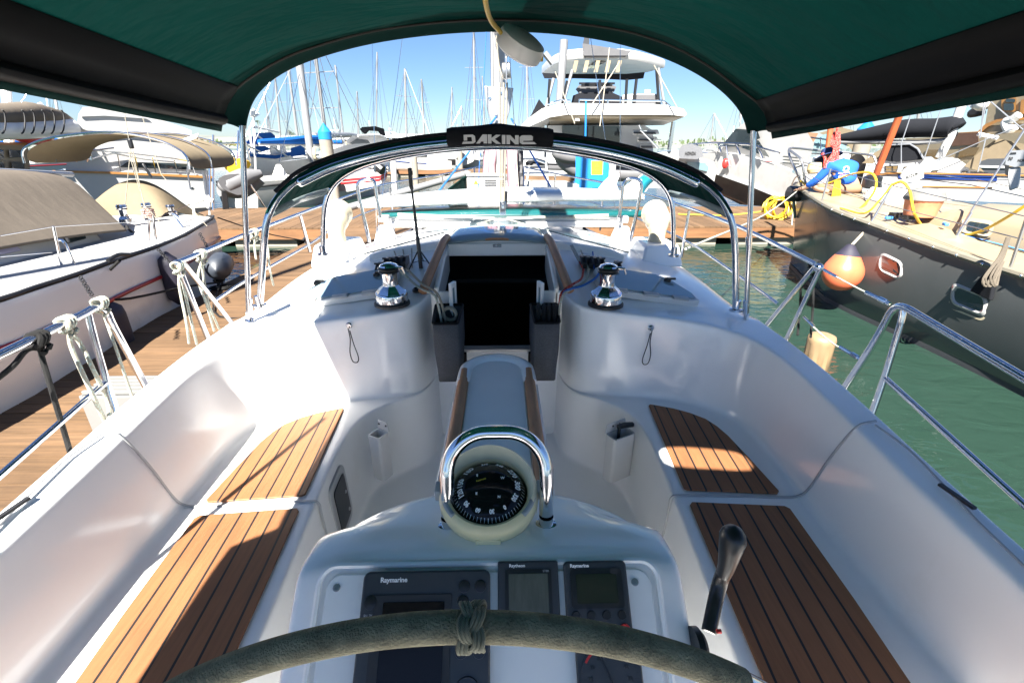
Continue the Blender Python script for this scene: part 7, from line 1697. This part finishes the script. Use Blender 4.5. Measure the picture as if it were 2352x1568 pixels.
b = MB(); b.lathe([(.02, .15), (.09, .14), (.115, .08), (.12, .03), (.23, -.01), (.235, -.02), (.12, .0)], head+P(0, .02, .035), (-.12, .45, 1), 24, caps=False); b.build('wide_hat', mat('navy_hat_cloth', (.012, .03, .10), .85), PE)
b = MB()
for sx in (-1, 1):
    for i in range(4): b.tube([g(-.39+.016*i if sx < 0 else .04+.016*i, .46 if sx < 0 else .54, .04), g(-.395+.018*i if sx < 0 else .035+.018*i, .50 if sx < 0 else .58, .03), g(-.395+.018*i if sx < 0 else .035+.018*i, .525-.008*abs(i-1.5) if sx < 0 else .605-.008*abs(i-1.5), .015)], .009, 6, k=2)
    b.tube([g(-.355 if sx < 0 else .03, .44 if sx < 0 else .52, .04), g(-.325 if sx < 0 else .0, .47 if sx < 0 else .55, .025)], .011, 6)
b.build('fingers', 'skin', PE)
# print on the shirt back: a round emblem and rows of lettering
SHI = [o for o in bpy.data.objects if o.name.startswith('shirt') and o.parent is PE][0]
dg_ = bpy.context.evaluated_depsgraph_get(); dg_.update(); ev = SHI.evaluated_get(dg_)
def on_shirt(u, v):
    "where the line of sight meets the back of the shirt"
    mi_ = ev.matrix_world.inverted(); o_ = mi_ @ CAM; d_ = (mi_.to_3x3() @ (U(u, v, d=1)-CAM)).normalized()
    ok, co_, no_, _ = ev.ray_cast(o_, d_)
    if not ok: return None
    return ev.matrix_world @ co_, no_
hit = on_shirt(1938, 400)
if hit:
    sb = Fr(hit[0], (1, -.25, .05), Vector((0, 0, 1))-hit[1]*hit[1].z)
    sb.z = hit[1].normalized(); sb.x = sb.y.cross(sb.z)
    b = MB(); b.lathe([(.050, 0), (.050, .004), (.032, .004), (.032, 0)], sb.p(.03, .085, .010), sb.z, 20, caps=False); b.build('shirt_emblem', 'letterw', PE)
    words('8-678-', .055, sb.p(.0, -.045, .012), sb.x, sb.y, 'letterw', PE, 'shirt_lettering', bold=.002)
    b = MB(); b.box(sb.p(0, -.008, .010), (.15, .004, .007)); b.build('shirt_line', 'red', PE)
    for i in range(7): b = MB(); b.box(sb.p(-.075+.025*i, .018, .010), (.017, .004, .018)); b.build('shirt_print', 'letterw', PE)
hb2 = g(-.30, .30, .40)
b = MB(); b.lathe([(.03, .0), (.11, .02), (.13, -.10), (.10, -.16)], hb2, (0, .2, 1), 14); tag(b.build('straw_basket', 'straw', None, origin=hb2), 'straw coloured bag hanging in front of the worker in blue', 'bag')
# ---- boats along the starboard side, beyond the charcoal one
pN = PL(2000, 15.5, 2352, 12.5)
NS = thing('blue_striped_sailboat', 'white sailboat with a navy sheer band and a black sail cover, beyond the charcoal sailboat', 'sailboat', pN.p(2200, 430))
taper('hull', pN, [(1990, 402), (2060, 398), (2200, 400), (2420, 405), (2420, 470), (2200, 460), (2040, 452), (2000, 425)], 3.2, .06, 'white_m', NS, 0, .05)
part('navy_band', pN, [(2062, 401), (2200, 402), (2290, 404), (2290, 416), (2200, 413), (2064, 410)], .04, 'navy', NS, -.025)
part('gold_line', pN, [(2120, 427), (2200, 428), (2280, 430), (2280, 432), (2200, 431), (2120, 430)], .04, 'woodtrim', NS, -.025)
part('rub_rail', pN, [(1990, 400), (2060, 396), (2200, 398), (2420, 403), (2420, 407), (2200, 401), (2060, 400), (1990, 404)], .06, 'woodtrim', NS, -.04)
taper('cabin', pN, [(2006, 374), (2060, 366), (2140, 362), (2154, 372), (2164, 366), (2200, 364), (2222, 380), (2230, 400), (2000, 402)], 2.4, .08, 'white_m', NS, .5, .05)
for q in (((2032, 381), (2064, 380), (2060, 396), (2034, 397)), ((2076, 383), (2112, 382), (2112, 397), (2074, 397)), ((2140, 392), (2154, 391), (2152, 398), (2138, 398)), ((2208, 394), (2222, 393), (2220, 400), (2206, 400))):
    o = part('cabin_window', pN, q, .04, 'black', NS, .46); part('window_pane', pN, [(u+(2 if i in (0, 3) else -2), v+(2 if i < 2 else -2)) for i, (u, v) in enumerate(q)], .03, 'shopbrown', o, .44)
b = MB(); q = [pN.p(u, v, 1.2) for u, v in ((1920, 318), (2000, 308), (2075, 296), (2140, 294), (2190, 292), (2198, 296))]; b.tube(q, [.10, .22, .27, .26, .30, .2], 12, k=3, flat=1.0); b.build('sail_cover', 'blackcanvas', NS)
b = MB(); b.tube([pN.p(u, v, 1.2) for u, v in ((1900, 326), (2040, 326), (2110, 328), (2180, 322))], .09, 10, flat=.8); b.build('boom', 'alum', NS)
b = MB(); b.tube([pN.p(2158, 362, 1.2), pN.p(2182, 316, 1.2), pN.p(2215, 225, 1.2), pN.p(2290, 30, 1.2)], .115, 14); b.build('mast', 'white_m', NS)
b = MB(); q = [pN.p(2172, 308, 1.15), pN.p(2184, 290, 1.15), pN.p(2194, 306, 1.15), pN.p(2176, 330, 1.15)]; b.prism(q, pN.n*.3); b.build('mast_collar_cover', 'blackcanvas', NS, bevel=.05)
taper('dodger', pN, [(2022, 368), (2030, 342), (2050, 332), (2092, 330), (2110, 340), (2124, 366), (2060, 372)], 1.8, .12, 'blackcanvas', NS, .45, .03)
lines('dodger_trim', pN, [((2026, 345), (2048, 333), (2090, 331), (2108, 342), (2122, 366))], .025, 'silver', NS, .42)
part('bow_tent', pN, [(2214, 382), (2260, 340), (2290, 318), (2420, 345), (2420, 400), (2340, 404), (2290, 402), (2240, 390)], 2.0, 'tan2', NS, .4)
taper('tan_cover', pN, [(1980, 375), (2010, 350), (2030, 340), (2026, 372), (2090, 366), (2150, 366), (2130, 372), (2040, 378)], 1.2, .05, 'tan2', NS, .6)
lines('rigging', pN, [((2028, 370), (2098, 205)), ((2070, 378), (2070, 330), (2104, 230)), ((2120, 372), (2165, 240)), ((2250, 318), (2270, 210)), ((2252, 316), (2262, 210)), ((2160, 366), (2290, 310), (2420, 260)), ((2246, 395), (2264, 318)), ((2260, 220), (2352, 300), (2400, 345))], .014, 'silver', NS, .2)
lines('spreader_pole', pN, [((2246, 308), (2292, 318))], .05, 'white', NS, .3)
lines('lifeline', pN, [((1990, 380), (2110, 398), (2240, 412), (2420, 450)), ((2000, 392), (2200, 398), (2420, 400))], .008, 'steel', NS, -.1)
# outboards and dinghy
pO = PL(2100, 12.8); ob = thing('outboard_motor', 'white outboard motor tilted on a stern bracket above the cream deck', 'outboard motor', pO.p(2095, 410))
b = MB(); b.loft([[pO.p(u, v) for u, v in ((2066, 405), (2076, 388), (2096, 378), (2114, 378), (2122, 392), (2122, 408), (2104, 416), (2082, 420))], [pO.p(u, v, .16) for u, v in ((2070, 403), (2078, 390), (2096, 382), (2112, 382), (2118, 393), (2118, 406), (2104, 412), (2084, 416))]]); b.build('cowling', 'white_m', ob, bevel=.05, seg=3)
part('motor_leg', pO, [(2080, 418), (2096, 416), (2090, 440), (2078, 444)], .12, 'lgrey', ob, .03, bevel=.02)
words('SUZUKI', .105, pO.p(2096, 403, -.008), (1, 0, .38), (-.3, 0, 1), 'letterk', ob, bold=.002)
pO2 = PL(2330, 8.6); ob = thing('outboard_motor', 'silver and grey outboard motor on the rail at the right edge, beside the small dinghy', 'outboard motor', pO2.p(2335, 420))
b = MB(); b.loft([[pO2.p(u, v) for u, v in ((2309, 378), (2312, 354), (2324, 346), (2362, 344), (2366, 380), (2330, 384))], [pO2.p(u, v, .34) for u, v in ((2311, 377), (2314, 356), (2325, 348), (2362, 346), (2366, 378), (2330, 382))]]); b.build('cowling', 'silver', ob, bevel=.04, seg=3)
part('air_intake', pO2, [(2319, 351), (2334, 350), (2334, 354), (2320, 355)], .02, 'black', ob, -.01)
part('motor_leg', pO2, [(2312, 384), (2345, 384), (2342, 430), (2318, 440)], .28, 'lgrey', ob, .04, bevel=.03)
part('clamp_bracket', pO2, [(2307, 380), (2318, 380), (2316, 404), (2309, 402)], .2, 'black', ob, -.02)
words('50', .075, pO2.p(2321, 365, -.008), (1, 0, 0), (0, 0, 1), 'letterk', ob, bold=.002); words('HONDA', .06, pO2.p(2352, 369, -.008), (1, 0, 0), (0, 0, 1), 'letterk', ob, bold=.002)
pO3 = PL(2280, 10.5); dg = thing('stowed_dinghy', 'small grey dinghy with a pale rim stowed beside the silver outboard motor', 'dinghy', pO3.p(2285, 395))
taper('dinghy_hull', pO3, [(2248, 382), (2254, 370), (2270, 365), (2312, 364), (2312, 398), (2290, 400), (2262, 396)], .9, .15, 'grey', dg, 0, .05)
part('dinghy_rim', pO3, [(2248, 380), (2312, 382), (2312, 388), (2250, 387)], .06, 'lgrey', dg, -.04, bevel=.02)
# cream trawler high at the right
pW = PL(2200, 23, 2352, 20)
TR_ = thing('trawler_yacht', 'tall cream trawler yacht with varnished trim at the right edge, behind the sailboats', 'motor yacht', pW.p(2280, 400))
taper('hull', pW, [(2040, 372), (2420, 364), (2420, 430), (2060, 430)], 5, .05, 'cream', TR_)
taper('main_cabin', pW, [(2080, 318), (2190, 314), (2420, 300), (2420, 370), (2080, 372)], 4, .04, 'cream', TR_, .4, .05)
for q in (((2126, 344), (2160, 344), (2168, 352), (2150, 366), (2128, 366)), ((2206, 340), (2250, 338), (2240, 356), (2200, 362))): part('cabin_window', pW, q, .06, 'shopbrown', TR_, .34)
taper('pilothouse', pW, [(2246, 318), (2262, 290), (2275, 215), (2420, 190), (2420, 320), (2300, 322)], 3.4, .04, 'cream', TR_, .8, .05)
part('pilothouse_window', pW, rr(2317, 240, 34, 34, 6), .06, 'woodtrim', TR_, .74); part('pilothouse_window', pW, rr(2317, 246, 24, 16, 4), .06, 'glass', TR_, .70); part('pilothouse_window', pW, rr(2321, 231, 22, 8, 3), .06, 'glass', TR_, .70)
part('pilothouse_door', pW, [(2345, 230), (2360, 226), (2420, 222), (2420, 260), (2342, 262)], .06, 'woodtrim', TR_, .74)
part('varnished_trim', pW, [(2180, 306), (2246, 302), (2262, 286), (2290, 274), (2420, 264), (2420, 270), (2292, 280), (2268, 292), (2252, 306), (2180, 310)], .06, 'woodtrim', TR_, .7)
part('dark_opening', pW, [(2185, 306), (2246, 304), (2248, 332), (2186, 336)], .06, 'brownhull', TR_, .36)
part('boat_cover', pW, [(2220, 318-60), (2236, 246), (2262, 242), (2266, 262), (2240, 268), (2222, 270)], 1, 'matte', TR_, 1.4, bevel=.1)
b = MB(); b.tube([pW.p(u, v, .55) for u, v in ((2340, 264), (2325, 275), (2310, 280), (2318, 300), (2330, 292))], .16, 8, k=4); b.build('coiled_hose', 'white', TR_)
lines('crane_arm', pW, [((2200, 230), (2222, 236), (2236, 246))], .09, 'white', TR_, .6)
b = MB(); b.ball(pW.p(2258, 236, .8), .35, 8); b.build('radar_dome', 'white', TR_)
pX = PL(1860, 21, 2000, 19)
XB = thing('arched_cruiser', 'tan and white cruiser with a curved teal windscreen, behind the charcoal bow', 'motorboat', pX.p(1900, 380))
taper('hull', pX, [(1830, 378), (1960, 372), (2000, 380), (2000, 430), (1850, 430)], 3, .05, 'white_m', XB)
taper('arch_cabin', pX, [(1880, 306), (1930, 292), (1962, 300), (1978, 322), (1985, 345), (1960, 350), (1945, 330), (1930, 318)], 2.4, .08, 'tan2', XB, .3, .06)
part('curved_windscreen', pX, [(1862, 338), (1876, 318), (1896, 308), (1922, 312), (1938, 328), (1946, 342), (1900, 344)], .08, 'blueglass', XB, .25)
part('canvas_enclosure', pX, [(1790, 300), (1880, 306), (1862, 338), (1850, 352), (1800, 350)], 2, 'khaki', XB, .5)
lines('hand_rail', pX, [((1862, 316), (1920, 324), (1946, 334)), ((1830, 352), (1960, 356)), ((1885, 316), (1885, 342))], .03, 'steel', XB, .1)
for q in (((1872, 362), (1905, 356), (1918, 372), (1875, 376)), ((1922, 360), (1948, 352), (1968, 376), (1930, 380))): part('cockpit_seat', pX, q, .8, 'white', XB, -.5, bevel=.06)
part('helm_panel', pX, [(1856, 384), (1876, 374), (1884, 380), (1872, 396)], .4, 'cowl', XB, -.6, bevel=.04)
part('cockpit_side', pX, [(1850, 392), (2000, 384), (2000, 425), (1850, 430)], .1, 'white_m', XB, -.7)

# ---- distant moorings: sailing boats with bare masts, motor boats and the shore
def local_boat(name, label, x, y, L, heading, hullm, mast_h=None, mast_r=.09, lean=0., cover=None, cabin=True, group='distant moored sailboats', cat='sailboat', spread=True, furl=None, fly=False):
    t = thing(name, label, cat, P(x, y, 0), group); c, s = math.cos(heading), math.sin(heading)
    W_ = lambda a, b_, z: P(x+a*c-b_*s, y+a*s+b_*c, z)
    B = L*.30; F = .95+.02*L; secs = []
    for k in np.linspace(0, 1, 9):
        hb_ = B/2*(.72+.28*math.sin(k*math.pi)) if k < .5 else B/2*max(.02, math.cos((k-.5)*math.pi)**.6); zz = F*(1+.22*k*k)
        a = (k-.5)*L
        secs.append([W_(a, hb_, zz), W_(a, hb_*.98, zz*.5), W_(a-.1*k, hb_*.85, 0), W_(a-.1*k, -hb_*.85, 0), W_(a, -hb_*.98, zz*.5), W_(a, -hb_, zz)])
    b = MB(); b.loft(secs); b.build('hull', hullm, t)
    b = MB(); b.grid([[q[0]+P(0, 0, -.12), q[0]+P(0, 0, -.2)] for q in secs]); b.grid([[q[5]+P(0, 0, -.12), q[5]+P(0, 0, -.2)] for q in secs]); b.build('hull_stripe', random.choice(['navy', 'stripe', 'rubber', 'bluecanvas']), t, solid=.03)
    if cabin:
        b = MB(); z0 = F+.02
        b.hexa([W_(-L*.22, -B*.3, z0), W_(L*.22, -B*.24, z0), W_(L*.22, B*.24, z0), W_(-L*.22, B*.3, z0)], [W_(-L*.2, -B*.24, z0+.5), W_(L*.13, -B*.2, z0+.42), W_(L*.13, B*.2, z0+.42), W_(-L*.2, B*.24, z0+.5)]); b.build('cabin', 'white_m', t, bevel=.05)
        b = MB()
        for sg in (-1, 1): b.hexa([W_(-L*.16, sg*B*.275, z0+.16), W_(L*.1, sg*B*.245, z0+.16), W_(L*.1, sg*B*.255, z0+.16), W_(-L*.16, sg*B*.285, z0+.16)], [W_(-L*.155, sg*B*.26, z0+.33), W_(L*.08, sg*B*.225, z0+.33), W_(L*.08, sg*B*.235, z0+.33), W_(-L*.155, sg*B*.27, z0+.33)])
        b.build('cabin_window', 'glass', t)
    if fly:
        b = MB(); b.hexa([W_(-L*.2, -B*.24, F+.5), W_(L*.1, -B*.22, F+.5), W_(L*.1, B*.22, F+.5), W_(-L*.2, B*.24, F+.5)], [W_(-L*.2, -B*.22, F+1.5), W_(L*.02, -B*.2, F+1.3), W_(L*.02, B*.2, F+1.3), W_(-L*.2, B*.22, F+1.5)]); b.build('upper_cabin', 'white_m', t, bevel=.05)
        b = MB()
        for i in range(3):
            for sa in (-1, 1): b.tube([W_(-L*.18+.1*L*i, sa*B*.2, F+1.4), W_(-L*.12+.06*L*i, sa*B*.12, F+3.3)], .04, 5)
        b.box(W_(-L*.08, 0, F+3.3), (L*.14, B*.3, .1)); b.box(W_(-L*.08, 0, F+3.9), (.3, .3, .3)); b.tube([W_(-L*.08, 0, F+3.3), W_(-L*.08, 0, F+5.2)], .03, 5); b.build('tuna_tower', 'white', t)
    if mast_h:
        tp = P(x+lean, y, mast_h); ft = W_(L*.08, 0, F+.3)
        b = MB(); b.tube([ft, tp], [mast_r, mast_r*.8], 8); mo = b.build('mast', 'alum', t)
        if spread and y < 84:
            b = MB()
            for k in (.45, .7):
                q = ft.lerp(tp, k); b.tube([q+P(-.9*s, .9*c, 0), q, q+P(.9*s, -.9*c, 0)], .02, 5)
            b.build('spreader', 'alum', mo)
        b = MB(); r_ = .011+.00018*y
        b.tube([tp, W_(L*.5, 0, F*1.2)], r_ if not furl else .07, 5); b.tube([tp, W_(-L*.5, 0, F)], r_, 4)
        for sg in (-1, 1): b.tube([tp.lerp(ft, .02), W_(L*.06, sg*B*.48, F)], r_, 4); b.tube([ft.lerp(tp, .68), W_(L*.02, sg*B*.48, F)], r_, 4)
        b.build('stays', 'alu' if not furl else furl, t)
        bo = [W_(L*.06, 0, F+1.3), W_(-L*.34, 0, F+1.35)]
        b = MB(); b.tube(bo, .06, 8); bo_ = b.build('boom', 'alum', t)
        if cover:
            b = MB(); b.tube([bo[0]+P(0, 0, .25), bo[0].lerp(bo[1], .3)+P(0, 0, .2), bo[1]+P(0, 0, .08)], [.2, .19, .09], 9, k=2); b.build('sail_cover', cover, bo_)
    return t
def mast_at(u, vtop, y):
    p = U(u, vtop, y=y); return p.x, p.z
FAR = [  # picture column of the mast, row of its top, distance, hull, cover, lean, heading, label
    (716, 60, 24, 'white_m', 'bluecanvas', -.3, 1.2, 'sailboat with a radar on its tall mast just right of the thick silver mast'),
    (770, 150, 62, 'white_m', 'bluecanvas', -.4, .4, 'distant sailboat with a mast right behind the pointed blue piling cap'),
    (820, 210, 78, 'navy', 'tan', -.3, 1.8, 'distant navy sailboat with a short mast above the express cruiser'),
    (930, 158, 46, 'white_m', 'bluecanvas', -.9, 2.2, 'sailboat with a white mast leaning left, tallest between the awning and our mast'),
    (968, 182, 58, 'white_m', 'tan', 0, 1.3, 'distant sailboat with a dark thin mast right of the leaning white one'),
    (1038, 200, 84, 'white_m', 'bluecanvas', 0, 1.9, 'far sailboat with a lone thin mast midway between leaning mast and ours'),
    (1088, 60, 52, 'white_m', 'tan', 0, 1.5, 'distant sailboat with a very tall mast close left of our mast'),
    (1108, 175, 70, 'white_m', 'bluecanvas', 0, 1.1, 'far sailboat with a mid height mast touching ours in view'),
    (1209, 60, 60, 'white_m', 'bluecanvas', -.2, 1.4, 'distant sailboat with a tall mast just right of our mast'),
    (1234, 236, 96, 'navy', 'tan', 0, 1.9, 'far sailboat with a short mast left of the catamaran'),
    (1700, 210, 66, 'white_m', 'bluecanvas', .3, .7, 'distant sailboat with a thin mast above the skiff engine'),
    (1640, 260, 90, 'white_m', 'tan', 0, 1.9, 'far sailboat with a faint short mast left of the sport yacht'),
    (656, 110, 40, 'white_m', 'bluecanvas', -.6, 1.0, 'sailboat with a mast left of the thick silver one, partly under the awning'),
    (632, 180, 54, 'white_m', 'tan', -.5, 1.7, 'distant sailboat whose mast stands right of the blue covered launch'),
    (606, 210, 70, 'white_m', 'bluecanvas', -.4, .5, 'far sailboat whose mast rises behind the blue covered launch'),
    (866, 120, 90, 'white_m', 'tan', -.3, 2.3, 'far sailboat with a thin mast above the black bimini'),
    (1060, 245, 110, 'white_m', 'bluecanvas', 0, .6, 'farthest sailboat with a tiny mast over the distant powerboat'),
    (1950, 200, 44, 'white_m', 'bluecanvas', .4, 1.4, 'sailboat with a white mast behind the red rope hank'),
    (2120, 190, 36, 'white_m', 'tan', .3, 1.2, 'sailboat whose mast shows above the black sail cover'),
    (110, 140, 40, 'white_m', 'bluecanvas', -.4, 1.3, 'sailboat whose mast rises behind the ketch at the far left'),
]
for u, vt, y, hm, cv, le, hd_, lab in FAR:
    x, z = mast_at(u, vt, y); xb = U(u, HORIZON, y=y).x
    local_boat('moored_sailboat', lab, xb-le*.5, y, 10.5 if y > 40 else 9.5, hd_, hm, z, .085+.0006*y, x-xb+le*.5, cv)
for x, y, L_, hd_, lab, fl in ((U(912, 340, y=100).x, 100, 13, .3, 'distant white sportfisher with a tall tuna tower left of the leaning mast', True), (U(1042, 340, y=115).x, 115, 13, 2.9, 'farthest white sportfisher with a tuna tower behind the lone thin mast', True),
        (U(690, 340, y=70).x, 70, 10, .4, 'distant white motorboat behind the thick silver mast', False), (U(720, 340, y=55).x, 55, 9, 2.7, 'distant white motorboat showing between silver mast and piling cap', False), (U(790, 340, y=85).x, 85, 12, .3, 'distant white motorboat just right of the piling cap', True), (U(610, 340, y=88).x, 88, 12, 2.8, 'far motorboat with a tower over the blue canvas launch', True), (U(575, 340, y=66).x, 66, 10, .3, 'far motorboat tight against the port awning pole', False), (U(955, 340, y=90).x, 90, 11, .2, 'far motorboat right of the leaning mast foot', False), (U(1015, 340, y=88).x, 88, 11, 2.9, 'far motorboat above the teal windscreen of the distant powerboat', False), (U(1080, 340, y=95).x, 95, 13, .3, 'far motorboat with a tower seen left of our mast cloth', True), (U(1220, 340, y=60).x, 60, 10, 2.8, 'distant motorboat between our mast and the catamaran', False), (U(1690, 345, y=48).x, 48, 10, 2.7, 'distant motorboat above the skiff and left of the sport yacht windscreen', False), (U(2060, 330, y=45).x, 45, 12, .2, 'distant motorboat above the black dodger of the striped sailboat', False), (U(985, 350, y=60).x, 60, 9, .2, 'distant white motorboat left of the far powerboat', False), (U(1120, 350, y=75).x, 75, 10, 2.8, 'distant white motorboat just behind our mast', False),
        (U(1645, 350, y=40).x, 40, 9, .3, 'white motorboat behind the silver outboard engine', False), (U(640, 350, y=50).x, 50, 9, 2.6, 'distant white motorboat beyond the blue covered launch', False), (U(880, 345, y=54).x, 54, 10, .2, 'distant white motorboat behind the express cruiser', False), (U(930, 345, y=75).x, 75, 11, 2.9, 'far white motorboat below the leaning mast', False), (U(1960, 340, y=52).x, 52, 11, .2, 'distant white motorboat behind the red rope hank', False)):
    local_boat('moored_motorboat', lab, x, y, L_, hd_, 'white_m', None, group='distant moored motorboats', cat='motorboat', fly=fl)
# shore: low land, buildings and palms
g = MB(); rd = random.Random(11); row0, row1, row2 = [], [], []
for x in np.linspace(-700, 800, 60):
    row0.append(P(x, 330, -.5)); row1.append(P(x, 350, 2+rd.uniform(0, 2))); row2.append(P(x, 420, 4+rd.uniform(0, 5)))
g.grid([row0, row1, row2, [P(p.x, 700, 3) for p in row2]]); struct(g.build('shore_land', mat('shore', (.16, .17, .15), .9, var=.3, vs=.05), None)) 
def palm(x, y, h, lab):
    t = thing('palm_tree', lab, 'palm tree', P(x, y, 2), 'palms on the far shore'); b = MB(); b.tube([P(x, y, 1), P(x+.3, y, h*.6), P(x+.2, y, h)], [.3, .22, .18], 8); b.build('trunk', 'concrete', t)
    b = MB(); rd = random.Random(int(h*100))
    for i in range(26):
        a = rd.uniform(0, 6.28); e = rd.uniform(-.5, .9); L_ = rd.uniform(1.6, 2.6); o = P(x+.2, y, h); d = P(math.cos(a), math.sin(a), e).normalized()
        p1 = o+d*L_*.55; p2 = o+d*L_+P(0, 0, -.9*rd.random()-.3); s = d.cross(P(0, 0, 1)).normalized()*.22
        b.add([o, p1+s, p2, p1-s], [(0, 1, 2, 3)])
    b.build('crown', 'leaf', t, smooth=False)
for u, y, h, lab in ((600, 300, 14, 'far palm just right of the port awning pole'), (668, 310, 9, 'far palm above the blue covered launch'), (676, 320, 8, 'far low palm left of the thick silver mast'), (700, 300, 7, 'far short palm left of the blue capped piling'), (122, 200, 12, 'palm between the ketch boom and the motor yacht')):
    palm(U(u, 330, y=y).x, y, h, lab)
tr_ = MB(); rd = random.Random(4)
for i in range(2600):
    x = rd.uniform(-420, 620); y = rd.uniform(335, 360); z = 1.5+rd.random()**2*(2.5+2*math.sin(x*.05)+1.5*math.sin(x*.017)); s = rd.uniform(.5, 1.3)
    a = rd.uniform(0, 3); e = P(math.cos(a), math.sin(a), rd.uniform(-.4, .4))*s; f_ = P(rd.uniform(-.3, .3), 0, 1)*s
    tr_.add([P(x, y, z)-e-f_, P(x, y, z)+e-f_*.6, P(x, y, z)+e*.6+f_, P(x, y, z)-e*.5+f_*.8], [(0, 1, 2, 3)])
struct(tr_.build('shore_trees', 'leaf', None, smooth=False), 'stuff')
for i, (u, w_, h) in enumerate(((640, 30, 3), (805, 22, 3), (905, 40, 4), (1000, 26, 3))):
    x = U(u, 330, y=340).x; t = thing('shore_building', ['low pale building left of the silver mast on the shore', 'low pale building above the express cruiser on the shore', 'wide low building under the leaning mast on the shore', 'small building left of the distant powerboat on the shore', 'low building above the distant powerboat on the shore', 'wide building left of the catamaran on the shore', 'building between catamaran and sport yacht on the shore'][i], 'building', P(x, 345, 2), 'buildings on the far shore')
    b = MB(); b.box(P(x, 345, 2+h/2), (w_, 12, h)); b.build('wall', 'concrete', t); b = MB(); b.prism([P(x-w_/2-.6, 338, 2+h), P(x+w_/2+.6, 338, 2+h), P(x+w_/2-3, 345, 4.5+h), P(x-w_/2+3, 345, 4.5+h)], (0, 13, 0)); b.build('roof', 'lgrey', t)
    b = MB()
    for k in range(int(w_/4)): b.box(P(x-w_/2+2+4*k, 338.9, 2+h*.55), (1.8, .3, 1.6))
    b.build('window', 'glass', t)
